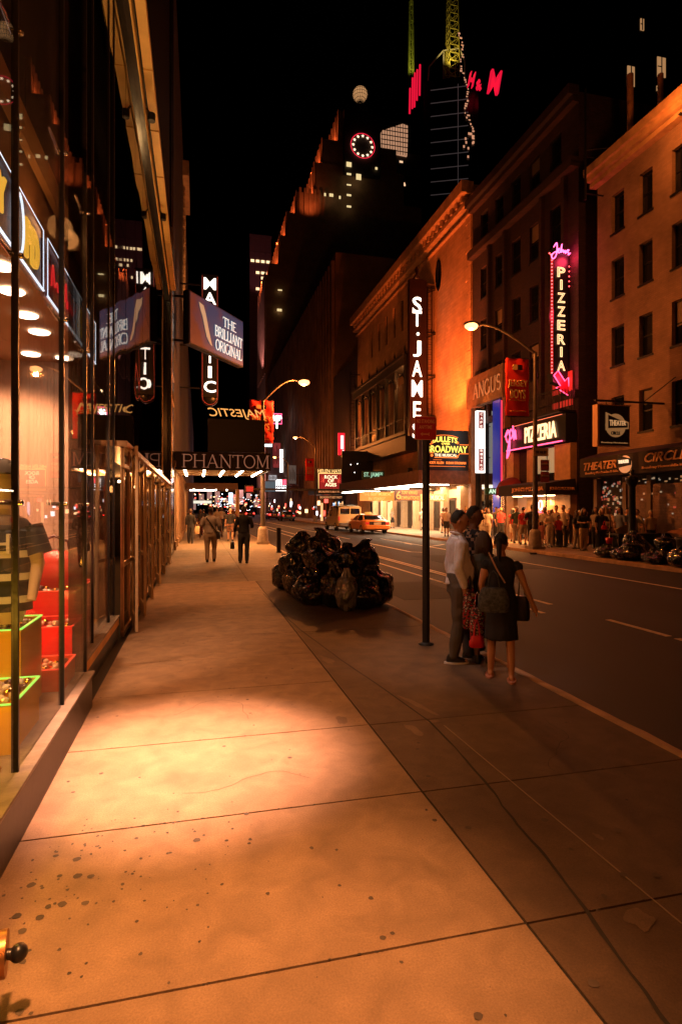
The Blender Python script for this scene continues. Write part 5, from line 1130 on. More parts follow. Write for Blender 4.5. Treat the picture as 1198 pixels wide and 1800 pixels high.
board('dim hanging board reading SUDDENLY EVERYTHING below the far theatre board', 'lower_board', 14.9, 18.1, 72.4, 2.9, 3.35, [("BROADWAY'S BEST PARTY", .9)], M_black, MATS['hh_dim'])
for i in range(6): MB().box(18.3, 18.38, 72.5+i, 72.9+i, .1, 2.6).build('door', [M_gdark, glow('far_door', (1, .5, .2), 1.2), M_gdark, glow('far_door_blue', (.5, .7, 1), 1.6), M_gdark, MATS['far_door']][i], hh)
for i in range(4): MB().box(15.2+i*.8, 15.5+i*.8, 72.6, 72.65, .1, 2.4).build('door_panel', [MATS['far_door'], M_gdark, MATS['far_door_blue'], MATS['far_door']][i], hh)
rb = thing('red_blade_sign', 'narrow red sign with a white figure shape on the dark wall beyond the iron balcony', 'sign', (16.6, 66.5, 9.4))
MB().box(16.0, 16.8, 66.4, 66.6, 8.0, 10.6).build('sign_box', glow('blade_red', (.9, .01, .03), 1.2), rb); f = MB(); f.box(16.3, 16.65, 66.36, 66.4, 8.7, 10.3); f.box(16.5, 16.7, 66.36, 66.4, 8.05, 8.6); f.build('white_mark', glow('blade_white', (1, .8, .8), 1.4), rb)
db = thing('dark_signboard', 'black unlit signboard with a few tiny lights on the buff theatre marquee', 'sign', (16.3, 56, 4.3))
MB().box(14.3, 17.6, 57.6, 58, 4.3, 7.6).build('board', M_black, db)
for x, z in ((15.2, 6.2), (15.6, 5.4), (15.9, 6.3), (17.2, 7.2)): MB().ball((x, 57.55, z), .05, 6, 4).build('tiny_light', G_white, db)
rbld = thing('ribbed_tower', 'dark high-rise with vertical ribs behind the far street lamp', 'tower', (24, 110, 0))
f = MB(); f.box(18.9, 45, 80, 158, 0, 38)
for i in range(40): f.box(18.4, 18.9, 80.5+i*1.95, 81.3+i*1.95, 0, 37)
f.build('wall', mat('ribbed_stone', (.2, .11, .06), .8, var=.3, vs=.3), rbld)
lamp('assumed_wall_washer', (16.5, 96, 11), 250, SODIUM, 'SPOT', (18.4, 100, 30), 100, .8, .3, rbld)  # assumed spot on the ribbed wall, no fixture there
random.seed(8)
f = MB()
for i in range(34): f.use(random.randrange(3)); y = random.uniform(80, 155); f.box(18.3, 18.38, y, y+random.uniform(.6, 2.4), (z := random.uniform(.3, 3.2)), z+random.uniform(.2, .9))
tag(f.build('shop_lights', [glow('far_warm', (1, .55, .25), 3), glow('far_white', (.9, .9, 1), 3), glow('far_red', (1, .08, .05), 3)], rbld), kind='stuff')
# bright blade signs far along the right pavement
def blade(label, px, v0, px1, v1, Y, m, script=False, extra=None):
    def at(u, v):
        s, c = sin(PSI), cos(PSI); a = u-599; rx, ry, rz = s*1020+c*a, c*1020-s*a, 893-v; return rx*Y/ry, 1.75+rz*Y/ry
    x0, z1 = at(px, v0); x1, z0 = at(px1, v1); d = thing('far_sign', label, 'sign', ((x0+x1)/2, Y, z0), 'bright signs far down the street')
    if script:
        f = MB(); f.tube([(x0, Y, z0), (x1, Y, z0), (x1, Y, z1), (x0, Y, z1), (x0, Y, z0)], .12, 5); f.build('neon_border', m, d)
        neon_path([[(.05, .3), (.2, .8), (.3, .3), (.45, .7), (.5, .2), (.62, .8), (.7, .3), (.85, .7), (.95, .5)], [(.1, .6), (.9, .75)], [(.5, .8), (.52, -.5)]], ((x0+x1)/2, Y-.2, (z0+z1)/2), x1-x0, z1-z0, .16, G_white, d)
    else: MB().box(x0, x1, Y, Y+.4, z0, z1).build('sign_face', m, d)
    f = MB(); f.box(x0-.1, x1+.1, Y+.4, Y+.7, z0-.1, z1+.1); f.bar((x1, Y+.5, (z0+z1)/2), (18.5, Y+.5, (z0+z1)/2), .15, .15); f.build('sign_back', M_black, d)
    if extra: extra(d, x0, x1, z0, z1, Y)
def bars_(d, x0, x1, z0, z1, Y):
    f = MB(); n = 5
    for i in range(n): f.box(x0+(x1-x0)*(.08+.18*i), x0+(x1-x0)*(.16+.18*i), Y-.1, Y, z0+(z1-z0)*(.15+.1*(i % 2)), z1-(z1-z0)*(.12+.12*((i+1) % 3)))
    f.build('dark_marks', M_black, d)
W3 = glow('far_sign_white', (1, .96, .95), 3.2)
blade('pink-framed white script sign at the top of the far signs', 477, 727, 495, 745, 120, glow('far_pink', (1, .08, .2), 3), True)
blade('round-topped white sign on a black square, far left of the bright signs', 465, 769, 478, 785, 130, W3, extra=bars_)
blade('tall thin white vertical sign among the far bright signs', 492, 790, 497, 830, 128, W3)
blade('maroon square sign with a pale face shape, far down the street', 480, 778, 493, 822, 132, glow('far_maroon', (.25, .03, .03), .8), extra=bars_)
blade('small white outlined sign reading a few pale marks, far ahead', 473, 835, 486, 844, 110, glow('far_grey', (.4, .42, .45), .8), extra=bars_)
blade('grey-blue glass canopy sign under the bright signs', 461, 846, 484, 864, 108, glow('far_blue', (.06, .12, .15), .8))
blade('broad white and red sign cluster just above the far shops', 484, 843, 504, 863, 125, W3, extra=bars_)
blade('small red sign square beside the white cluster', 497, 843, 503, 852, 118, glow('far_red2', (1, .06, .1), 3))
blade('grey poster panel under the far street lamp', 508, 818, 520, 850, 100, glow('far_poster', (.1, .09, .08), .6), extra=bars_)
blade('red no-parking style sign on a post beyond the marquee', 433, 855, 445, 864, 42, glow('little_red', (.7, .03, .02), .8))
blade('white vertical sign under the left marquee, far behind', 402, 866, 409, 886, 150, glow('far_blue_white', (.7, .85, 1), 2.2), extra=bars_)
blade('long pale horizontal light panel far under the left marquee', 336, 880, 372, 885, 160, glow('far_pale', (.8, .75, .6), 1.2))
random.seed(17)
tq = thing('distant_square', 'glittering lit square of shop lights and screens at the end of the street', 'lights', (10, 175, 0)); f = MB()
for i in range(230):
    u_ = random.uniform(330, 520); v_ = random.choice((random.uniform(868, 893), random.gauss(886, 5))); Y = random.uniform(160, 175)
    s, c = sin(PSI), cos(PSI); a = u_-599; rx, ry = s*1020+c*a, c*1020-s*a; x = rx*Y/ry; z = 1.75+(893-v_)*Y/ry
    if z < .2 or x > 17.5: continue
    f.use(random.choices(range(4), (5, 3, 3, 1))[0]); w = random.uniform(.1, .5)*random.choice((1, 1, 1, 2)); f.box(x-w/2, x+w/2, Y, Y+.2, z, z+random.uniform(.08, .35))
tag(f.build('lights', [MATS['far_warm'], MATS['far_white'], MATS['far_red'], MATS['far_blue_white']], tq), kind='stuff')
f = MB()
for i in range(9): f.box(-2+i*2.3, -.6+i*2.3, 176, 176.4, 1.2+(i*7 % 5)*.8, 2.6+(i*5 % 4)*1.3+2)
tag(f.build('screens', glow('dim_screens', (.5, .3, .25), .5), tq), kind='stuff')
lamp('square_glow', (12, 170, 9), 5000, (1, .45, .45), 'POINT', size=1, parent=tq)
lb_ = thing('dark_building', 'unlit dark building beyond the left theatre', 'building', (-8, 110, 0)); MB().box(-30, -1.2, 63, 165, 0, 22).build('wall', B_red, lb_)

# ================================================================ skyline
def tiers():
    d = thing('stepped_clock_tower', 'stepped skyscraper with orange-lit setbacks, a ringed clock and a glowing globe on top', 'tower', (51, 175, 0))
    st = mat('limestone', (.5, .3, .2), .8, var=.15, vs=.5)
    T = [(18.6, 68), (20.2, 71.5), (23.0, 80), (25.1, 87), (28.0, 93.5), (33.5, 103), (35.8, 110.5), (40.8, 120)]
    zb = 0
    for i, (x, z) in enumerate(T):
        xr = 94.2-x; f = MB(); y0 = 165+i*.35; n = 5
        f.box(x, xr, y0, 190-i*.5, zb, z)
        for k in range(7): yy = y0+.4+k*3.1; f.box(x-.35, x, yy, yy+1.1, zb if i else 40, z+.6)
        if i == 4:
            for k in range(6): f.box(x+.4+k*1.45, x+1.1+k*1.45, y0-.4, y0, zb-1, z+1.2)
        f.build('tier', st, d); zb = z-.01
    f = MB(); f.box(44, 54.5, 166, 178, 117, 119); f.lathe([(5, 0), (3.2, 3), (2.3, 7.2)], (48.9, 174, 119), 16); f.build('clock_stage', mat('dark_stone', (.05, .035, .03), .8), d)
    MB().box(41.5, 52.6, 164.6, 166, 100, 118.5).build('clock_wall', MATS['dark_stone'], d)
    c = Vector((51.5, 164.4, 110.0)); k = 164.4/180
    cx, cz = 51.47*k, 1.75+116.65*k
    f = MB(); n = 60
    for i in range(n): a = 2*pi*i/n; f.ball((cx+3.6*cos(a), 164.2, cz+3.6*sin(a)), .13, 6, 4)
    f.build('clock_ring', glow('clock_red', (1, .02, .06), 1.6), d)
    for i in range(12):
        f = MB(); a = 2*pi*i/12; q = [(cx+2.9*cos(a)+(.42 if j % 2 == 0 else .18)*sin(j*pi/5), cz+2.9*sin(a)+(.42 if j % 2 == 0 else .18)*cos(j*pi/5)) for j in range(10)]; f.prism(q, (164.1, 164.3), 'y')
        f.build('hour_star', glow('clock_star', (1, .72, .45), 2.2), d)
    gx, gz, gr = 50.71*.965, 1.75+133.4*.965, 2.3; f = MB(); f.ball((gx, 174, gz), gr, 20, 12); g_ = f.build('globe', glow('globe_glow', (1, .5, .2), .55), d)
    f = MB()
    for j in range(10): a = pi*j/10; f.tube([(gx+gr*1.02*cos(a)*sin(t*pi/12), 174+gr*1.02*sin(a)*sin(t*pi/12), gz+gr*1.02*cos(t*pi/12)) for t in range(25)], .07, 4)
    for j in range(1, 8): zz = cos(pi*j/8); f.tube([(gx+gr*1.02*math.sqrt(1-zz*zz)*cos(t*pi/12), 174+gr*1.02*math.sqrt(1-zz*zz)*sin(t*pi/12), gz+gr*1.02*zz) for t in range(25)], .07, 4)
    f.build('globe_ribs', M_iron, g_)
    def at(u, v, Y):
        s, c = sin(PSI), cos(PSI); a = u-599; rx, ry, rz = s*1020+c*a, c*1020-s*a, 893-v; return rx*Y/ry, 1.75+rz*Y/ry
    for u_, v_, w_, h_ in ((613, 289, 9, 8), (630, 311, 9, 10), (613, 306, 8, 3), (613, 325, 8, 2), (613, 343, 8, 3), (613, 363, 8, 3), (661, 296, 4, 4), (571, 342, 3, 5), (582, 343, 7, 5), (597, 347, 3, 5), (492, 510, 7, 2), (491, 545, 8, 4)):
        x, z = at(u_, v_, 164); w2 = w_*.082; h2 = h_*.082; MB().box(x-w2, x+w2, 163.9, 164.1, z-h2, z+h2).build('lit_window', glow('tower_window', (1, .75, .35), .9), d)
    for i, (x, z) in enumerate(T):
        if i == 0: continue
        zb_ = T[i-1][1]; h = z-zb_
        lamp('assumed_floodlight', (x-2.2, 172, zb_+.5), 2600, (1, .2, .05), 'SPOT', (x, 174, zb_+h*.55), 150, .3, .4, d)  # assumed floodlights for the lit setbacks, fixtures unseen
    lamp('assumed_floodlight', (31.5, 162.0, 88.0), 650, (1, .2, .05), 'SPOT', (31.2, 166, 91), 120, 1.0, .4, d)
    lamp('purple_wash', (14, 166, 40), 5000, (1, .45, .5), 'SPOT', (18.6, 172, 52), 70, .5, .5, d)
    return d
tiers()
tw = thing('distant_tower', 'slim distant tower with pale vertical lines and rows of lit windows', 'tower', (34, 330, 0))
f = MB(); f.box(28.2, 40.4, 330, 350, 0, 156)
for i in range(5): f.box(28.2+i*2.9, 28.6+i*2.9, 329.6, 330, 0, 156)
f.box(28, 40.6, 329.5, 330, 154.5, 156.2); f.box(28, 40.6, 329.6, 330, 146, 146.6); f.build('wall', mat('tower_pink', (.3, .15, .15), .8), tw)
random.seed(2)
for z, ks in ((140.7, (0, 1, 2, 3)), (134.2, (1, 2, 3)), (131.3, (2,)), (125, (1,))):
    for k in ks: MB().box(28.9+k*2.9, 30.8+k*2.9, 329.8, 329.95, z, z+1.4).build('lit_window', glow('tower_lit', (1, .68, .35), 1.8), tw)
lamp('added_tower_fill', (30, 300, 120), 3000, (1, .4, .45), 'SPOT', (34, 330, 140), 60, .6, 1, tw)  # added fill light, no such lamp stands there
# lit glass crown right of the clock
cr_ = thing('lit_crown_building', 'building with a glowing gridded glass crown between the clock and the dark tower', 'tower', (75, 230, 0))
f = MB(); f.box(69, 92, 232, 245, 0, 152); f.build('wall', mat('dark_stone', (.05, .035, .03), .8), cr_)
MB().prism([(74.3, 150.8), (85.5, 150.2), (86, 163), (83.5, 163.5), (74, 159)], (231, 231.8), 'y').build('lit_glass', glow('crown_glow', (1, .5, .28), .5), cr_)
f = MB()
for i in range(11): f.box(74.3+i*1.15, 74.5+i*1.15, 230.8, 231, 150.3, 163.3)
for i in range(7): f.box(74, 86, 230.8, 231, 151.5+i*2, 151.8+i*2)
f.build('grid', M_iron, cr_)
random.seed(9)
for i in range(9): x = 75+random.random()*10; z = random.choice((147.6, 148.6, 141, 138)); MB().box(x, x+random.uniform(.5, 1.6), 231.9, 232.0, z, z+random.uniform(.6, 1.6)).build('lit_window', glow('crown_window', (1, .6, .35), 1.1), cr_)
# dark tower with mast and red letters
dk = thing('dark_glass_tower', 'dark glass skyscraper with thin pale floor lines, red roof letters and a lattice mast', 'tower', (139, 300, 0))
aR = R(-24); cT = Vector((139, 305, 0)); ca, sa = cos(aR), sin(aR)
def q(x, y, z): return (cT.x+x*ca-y*sa, cT.y+x*sa+y*ca, z)
f = MB(); f.add([q(x, y, z) for z in (0, 240) for y in (-8, 18) for x in (-15, 15)], [(0, 2, 3, 1), (4, 5, 7, 6), (0, 1, 5, 4), (2, 6, 7, 3), (0, 4, 6, 2), (1, 3, 7, 5)]); f.build('wall', mat('tower_black', (.006, .006, .008), .25), dk)
f = MB()
for i in range(9): z = 176+i*7.3; f.bar(q(-11, -8.2, z), q(9.5, -8.2, z), .35, .3)
f.bar(q(4, -8.3, 170), q(4, -8.3, 236), .3, .3); f.build('floor_lines', glow('floor_line', (.6, .45, .45), .06), dk)
random.seed(12)
f = MB()
for i in range(46):
    t = i/46; x = 4+1.2*sin(i*.33)+7*t; z = 205+60*(1-t)-2; x += random.uniform(-.5, .5); w_ = random.uniform(.4, 1.6); X_, Y_, _ = q(x, -9, 0)
    if i % 5 != 3: f.box(X_, X_+w_, Y_-.3, Y_, z, z+random.uniform(.3, .9))
for i in range(12): x = 5+random.random()*7; z = 194+random.random()*14; X, Y_, _ = q(x, -9, 0); f.box(X, X+.9, Y_-.3, Y_, z, z+1.2)
tag(f.build('cascade_lights', glow('cascade', (1, .45, .25), .6), dk), kind='stuff')
f = MB(); mz = [(q(1, 0, 240)[0], q(1, 0, 240)[1])]; mx, my = mz[0]
def mast(f, mx, my, z0, z1, w0, w1, st):
    n = int((z1-z0)/st)
    for i in range(n):
        a, b = z0+(z1-z0)*i/n, z0+(z1-z0)*(i+1)/n; wa, wb = w0+(w1-w0)*i/n, w0+(w1-w0)*(i+1)/n
        C = [(-1, -1), (1, -1), (1, 1), (-1, 1)]
        for k in range(4):
            p, r_ = C[k], C[(k+1) % 4]; f.bar((mx+p[0]*wa, my+p[1]*wa, a), (mx+p[0]*wb, my+p[1]*wb, b), .35, .35); f.bar((mx+p[0]*wa, my+p[1]*wa, a), (mx+r_[0]*wb, my+r_[1]*wb, b), .25, .25); f.bar((mx+p[0]*wb, my+p[1]*wb, b), (mx+r_[0]*wb, my+r_[1]*wb, b), .25, .25)
mast(f, mx, my, 240, 330, 3.2, 1.6, 4.5); f.build('lattice_mast', mat('mast_yellow', (.5, .4, .1), .5), dk)
f = MB()
for s_ in (-1, 1): f.tube([q(-13*s_ if s_ > 0 else 8, 0, 240), q(-12*s_ if s_ > 0 else 8, 0, 254), q(-4 if s_ > 0 else 5, 0, 262)], .5, 5)
f.tube([q(-4, 0, 240), q(-4, 0, 262), q(5, 0, 262)], .5, 5); f.build('mast_frame', mat('frame_grey', (.4, .35, .35), .5), dk)
lamp('mast_light', (mx-6, my-10, 243), 30000, (1, .8, .2), 'SPOT', (mx, my, 275), 60, .5, 1, dk)
E_hm = glow('red_roof_letters', (1, .01, .05), .8)
text('M', (164.3, 301, 245), 9, 13.5, E_hm, dk, bold=.05, shear=.35, depth=1)
text('H', (142, 285, 231), 4.5, 8, E_hm, dk, shear=.5, depth=1); text('&', (146.2, 285, 229), 2.5, 5, E_hm, dk, depth=1)
f = MB()
for i, (u0, z0, z1) in enumerate(((0, 218, 232), (1.5, 221, 238), (2.8, 222, 241), (4.2, 226, 243), (5.8, 229, 246))): f.bar((112.5+u0, 300, z0), (112.8+u0, 300, z1), .9, .6)
split(f, 'side_letter', E_hm, dk)
f = MB(); mast(f, 151.15, 400, 300, 372, 1.6, 1.1, 7); f.tube([(151.15, 400, 370), (151.15, 400, 400)], [1.1, .5], 6)
sp2 = thing('green_spire', 'thin greenish lattice spire rising behind the dark tower', 'spire', (151, 400, 0)); f.build('mast', MATS['mast_yellow'], sp2)
MB().box(146, 170, 396, 420, 0, 300).build('tower_body', MATS['tower_black'], sp2)
lamp('spire_light', (146, 380, 305), 40000, (.8, 1, .2), 'SPOT', (151, 400, 345), 60, .5, 1, sp2)
# dark tower at upper right with a few lit windows
ut = thing('dark_apartment_tower', 'dark tower at the upper right with three small lit windows', 'tower', (60, 62, 0))
MB().box(46, 75, 60.1, 80, 0, 70).build('wall', MATS['tower_black'], ut)
for x, z, w, h in ((51.0, 54.2, .5, 1.2), (55.4, 56.1, .6, 1.2), (52.6, 60.8, .25, .7), (54.9, 53.4, .2, .3)):
    f = MB(); f.box(x-w, x+w, 60.0, 60.09, z-h, z+h); w_ = f.build('lit_window', glow('apartment_window', (1, .5, .2), .4), ut); MB().box(x-.06, x+.06, 59.95, 60.0, z-h, z+h).box(x-w, x-.06, 59.95, 60, z-.05, z+.05).build('glazing_bar', M_iron, w_)
# ================================================================ people
def capsule(m, p, q, r0, r1, n=12):
    p, q = Vector(p), Vector(q); d = (q-p)
    m.tube([p-d.normalized()*r0*.7, p-d.normalized()*r0*.35, p, q, q+d.normalized()*r1*.35, q+d.normalized()*r1*.7], [r0*.5, r0*.88, r0, r1, r1*.88, r1*.5], n)
def limb(m, pts, rs, n=12):
    P = []; Rr_ = []
    for i in range(len(pts)-1):
        for t in (0, .33, .66): P.append(Vector(pts[i]).lerp(Vector(pts[i+1]), t)); Rr_.append(rs[i]+(rs[i+1]-rs[i])*t+.004*sin(t*pi))
    P.append(Vector(pts[-1])); Rr_.append(rs[-1]); d0 = (P[1]-P[0]).normalized(); d1 = (P[-1]-P[-2]).normalized()
    m.tube([P[0]-d0*Rr_[0]*.6]+P+[P[-1]+d1*Rr_[-1]*.6], [Rr_[0]*.6]+Rr_+[Rr_[-1]*.6], n)
def rings(m, L, n=18):     # (cx, cy, z, rx, ry)
    m.loft([[(cx+rx*cos(2*pi*j/n)*(1-.08*abs(sin(4*pi*j/n))), cy+ry*sin(2*pi*j/n), z) for j in range(n)] for cx, cy, z, rx, ry in L])
def remesh(o, vox, smooth=3, noise_s=0, nsize=.12):
    r = o.modifiers.new('r', 'REMESH'); r.mode = 'VOXEL'; r.voxel_size = vox; r.use_smooth_shade = True
    s = o.modifiers.new('s', 'SMOOTH'); s.factor = .5; s.iterations = smooth
    bake(o)
    if noise_s:
        nv = len(o.data.vertices); cn = [0.]*nv*3; o.data.vertices.foreach_get('normal', cn); cc = [0.]*nv*3; o.data.vertices.foreach_get('co', cc)
        for i in range(nv):
            p = Vector(cc[i*3:i*3+3]); q = noise.noise(Vector((p.x/nsize, p.y/nsize, p.z/nsize*.55)))+.5*noise.noise(Vector((p.x/nsize*2.2, p.y/nsize*2.2, p.z/nsize*1.3+5)))
            p = p+Vector(cn[i*3:i*3+3])*q*noise_s; cc[i*3:i*3+3] = p
        o.data.vertices.foreach_set('co', cc)
    return o
SK = mat('skin_mid', (.42, .2, .11), .5, bump=.03); SKd = mat('skin_dark', (.16, .075, .045), .5); SKl = mat('skin_light', (.55, .3, .19), .5)
HB = mat('hair_black', (.012, .009, .008), .4, bump=.5, bs=120); HBr = mat('hair_brown', (.06, .03, .018), .45, bump=.5, bs=120); HG = mat('hair_grey', (.35, .3, .25), .6); HBl = mat('hair_blond', (.4, .26, .12), .5)
SHOE = mat('shoe_black', (.015, .013, .012), .4)
def cloth(n, c, **k): return mat('cloth_'+n, c, .85, bump=.15, bs=90, **k)
def hand(m, w, d, fwd, side, h, fing=True, curl=.5, big=1.):
    """palm at wrist w pointing along d; side = thumb side"""
    w = Vector(w); d = Vector(d).normalized(); s = (Vector(side)-Vector(side).dot(d)*d).normalized(); n = d.cross(s); k = h/1.72*big
    m.tube([w-d*.02*k, w+d*.03*k, w+d*.085*k], [.026*k, .034*k, .03*k], 8)
    for i in range(4):
        o = w+d*.085*k+s*(.026-.0175*i)*k; L = (.068, .078, .072, .055)[i]*k; f = Vector(fwd).normalized()
        a = o+d*L*.45+f*L*.12*curl; b = a+(d*(1-curl*.6)+f*curl).normalized()*L*.32; c = b+(d*(1-curl*.9)+f*curl*1.3).normalized()*L*.26
        m.tube([o-d*.02*k, o, a, b, c], [.009*k, .0095*k, .009*k, .008*k, .006*k], 6)
    o = w+d*.025*k+s*.026*k; a = o+(d*.7+s*.7+Vector(fwd)*.3).normalized()*.035*k; b = a+(d*.95+s*.25+Vector(fwd)*.3).normalized()*.03*k
    m.tube([o-s*.015*k, o, a, b], [.012*k, .012*k, .0105*k, .008*k], 6)
def head(m, c, k, fwd, up=(0, 0, 1), n=20, rws=16):
    c = Vector(c); f = Vector(fwd).normalized(); u = Vector(up); u = (u-u.dot(f)*f).normalized(); r = f.cross(u); vs = []
    for i in range(rws+1):
        ph = pi*i/rws; z = cos(ph); rr = sin(ph)
        for j in range(n):
            a = 2*pi*j/n; x, y = rr*cos(a), rr*sin(a)     # y forward
            jaw = max(0, -z); X = x*.076*(1-.32*jaw); Y = y*.096*(1-.12*jaw)+(.012 if y > 0 else -.012)*(z > -.2)*abs(y)+.012*jaw
            Z = z*.118
            if y > .5:
                if abs(z+.12) < .22 and abs(x) < .25: Y += .016*(1-abs(x)/.25)*(1-abs(z+.12)/.22)
                if .02 < z < .3 and .2 < abs(x) < .6: Y -= .008
                if abs(z+.52) < .12 and abs(x) < .3: Y += .005
                if z < -.8: Y += .006
            vs.append(c+k*(r*X+f*Y+u*Z))
    m.add(vs, [(i*n+j, (i+1)*n+j, (i+1)*n+(j+1) % n, i*n+(j+1) % n) for i in range(rws) for j in range(n)], True)
    m.tube([c+f*.088*k+u*.02*k, c+f*.108*k-u*.006*k, c+f*.118*k-u*.02*k, c+f*.1*k-u*.03*k], [.007*k, .01*k, .013*k, .009*k], 6)
    for s in (-1, 1): m.tube([c+r*s*.07*k-f*.012*k+u*.022*k, c+r*s*.083*k-f*.018*k+u*.005*k, c+r*s*.074*k-f*.01*k-u*.03*k], [.012*k, .016*k, .008*k], 6)
def hair(c, k, fwd, style, mt, parent, seed=1):
    c = Vector(c); f = Vector(fwd).normalized(); u = Vector((0, 0, 1)); r = f.cross(u).normalized(); m = MB(); n, rws = 24, 14; vs = []
    for i in range(rws+1):
        ph = pi*.0+pi*i/rws*.98; z = cos(ph); rr = sin(ph)
        for j in range(n):
            a = 2*pi*j/n; x, y = rr*cos(a), rr*sin(a); s = 1.1+.05*noise.noise((x*4+seed, y*4, z*4))
            if style == 'cap': s = 1.16
            thr = -.42+.95*min(1, max(0, (y+.45)/.75)) if style in ('short', 'cap', 'pony', 'bun') else -.75+1.25*min(1, max(0, (y+.1)/.5))
            thr += .08*noise.noise((x*5+seed, y*5, seed)); t = min(1, max(0, (z-thr)/.3)); t = t*t*(3-2*t); s = .74+(s-.74)*t
            X, Y, Z = x*.08*s, y*.1*s, z*.122*(s if z > 0 else 1)
            vs.append(c+k*(r*X+f*Y+u*(Z+.008)))
    m.add(vs, [(i*n+j, (i+1)*n+j, (i+1)*n+(j+1) % n, i*n+(j+1) % n) for i in range(rws) for j in range(n)], True)
    if style == 'long':
        for q in range(17):
            a = pi*.95*(q/16-.5)*1.25; o = -f*cos(a)*.088+r*sin(a)*.08; L = .2+.1*noise.noise((q*.9, seed, 2))
            m.tube([c+k*(o*.9+u*.05), c+k*(o*1.08-u*.05), c+k*(o*1.12-u*L*.7), c+k*(o*.95-u*L)], [.03*k, .034*k, .03*k, .008*k], 7)
    if style == 'bun': m.ball(c-f*.11*k+u*.03*k, .045*k, 12, 8)
    if style == 'pony':
        m.tube([c-f*.1*k+u*.02*k, c-f*.145*k-u*.03*k, c-f*.13*k-u*.16*k, c-f*.12*k-u*.24*k], [.03*k, .034*k, .026*k, .006*k], 9); m.ball(c-f*.105*k+u*.03*k, .035*k, 10, 6)
    o = m.build('hair', mt, parent); return o
def person(label, x, y, yaw, h=1.72, w=1., skin=SK, hr=('short', None), top=None, sleeve=.4, bottom=('pants', None), la=None, ra=None, lf=(0, 0), rf=(0, 0), shoe=None,
           group=None, vox=.02, lean=0, belly=0, headyaw=0, headpitch=0, z=0, turn=0, hem=.52):
    """local frame: x right, y forward.  la/ra = (elbow, wrist) offsets in metres from the shoulder for h = 1.72"""
    k = h/1.72; d = thing('person', label, 'person', (0, 0, 0), group); H = lambda p: (p[0]*k, p[1]*k+lean*max(0, p[2]-.9)*k, p[2]*k)
    sw = .175*w; hx = .088*w; ank = {}
    la = la or ((-.05, -.03, -.28), (-.06, .05, -.52)); ra = ra or ((.05, -.03, -.28), (.06, .05, -.52))
    b = MB(); rings(b, [(*H((0, 0, .86))[:2], .86*k, .15*w*k, .105*w*k), (*H((0, .005, .98))[:2], .98*k, .155*w*k, .1*w*k), (*H((0, .01+belly*.5, 1.1))[:2], 1.1*k, .13*w*k, (.088*w+belly*.5)*k),
        (*H((0, 0, 1.25))[:2], 1.25*k, .15*w*k, .1*w*k), (*H((0, -.005, 1.36))[:2], 1.36*k, .165*w*k, .095*w*k), (*H((0, -.01, 1.43))[:2], 1.43*k, .12*w*k, .07*k), (*H((0, -.005, 1.47))[:2], 1.47*k, .055*k, .055*k), (*H((0, .005, 1.53))[:2], 1.53*k, .05*k, .052*k)])
    hips = {}; shoulders = {}; arms = {}; legs = {}
    for s, fo, ar in ((-1, lf, la), (1, rf, ra)):
        hip = (s*hx, 0, .88); kn = (s*hx*1.05+fo[0]*.5, fo[1]*.5+.02, .47); an = (s*hx+fo[0], fo[1]-.01, .08)
        if fo[1] < -.12: kn = (kn[0], kn[1]+.04, .45); an = (an[0], an[1], .11)
        legs[s] = (H(hip), (kn[0]*k, kn[1]*k, kn[2]*k), (an[0]*k, an[1]*k, an[2]*k))
        limb(b, legs[s], [.082*w*k, .052*k, .036*k]); limb(b, [((an[0])*k, (an[1]-.03)*k, .045*k), (an[0]*k*1.05, (an[1]+.15)*k, .03*k)], [.034*k, .028*k], 10)
        sh = (s*sw, -.005, 1.385); e = tuple(sh[i]+ar[0][i] for i in range(3)); wr = tuple(sh[i]+ar[1][i] for i in range(3)); arms[s] = (H(sh), H(e), H(wr))
        limb(b, arms[s], [.05*w*k, .038*k, .025*k])
    hc = Vector(H((0, .02, 1.62))); fw = (sin(R(headyaw)), cos(R(headyaw)), -sin(R(headpitch)))
    head(b, hc, k*1.0, fw); body = b.build('body', skin, d, local=True); remesh(body, vox, 2)
    hm = MB()
    for s in (-1, 1):
        wv = Vector(arms[s][2]); dv = wv-Vector(arms[s][1]); dv.normalize(); hand(hm, wv, dv, (-s*.5, .8, 0), (0, 1, .1), h)
    # fingers are welded into the body mesh
    n0 = len(body.data.vertices); bm = bmesh.new(); bm.from_mesh(body.data); t_ = hm.mesh('t'); bm.from_mesh(t_); bm.to_mesh(body.data); bm.free(); bpy.data.meshes.remove(t_)
    for p in body.data.polygons: p.use_smooth = True
    if vox < .015:
        c = hc; f = Vector(fw).normalized(); r = f.cross(Vector((0, 0, 1))).normalized(); e = MB()
        for s in (-1, 1): e.ball(c+f*.093*k+r*s*.03*k+Vector((0, 0, .018*k)), .009*k, 8, 6)
        e.build('eye', M_black, body, local=True); e = MB()
        for s in (-1, 1): e.tube([c+f*.098*k+r*s*.016*k+Vector((0, 0, .036*k)), c+f*.096*k+r*s*.045*k+Vector((0, 0, .036*k))], .005*k, 5)
        e.tube([c+f*.1*k-r*.022*k-Vector((0, 0, .055*k)), c+f*.107*k-Vector((0, 0, .053*k)), c+f*.1*k+r*.022*k-Vector((0, 0, .055*k))], .005*k, 6)
        e.build('brow', mat('lip_brow', (.16, .05, .035), .5), body, local=True)
    if hr[0] != 'bald': hair(hc, k, fw, hr[0], hr[1] or HB, d, seed=x*3.1)
    top = top or cloth('grey', (.2, .2, .2)); g = .014
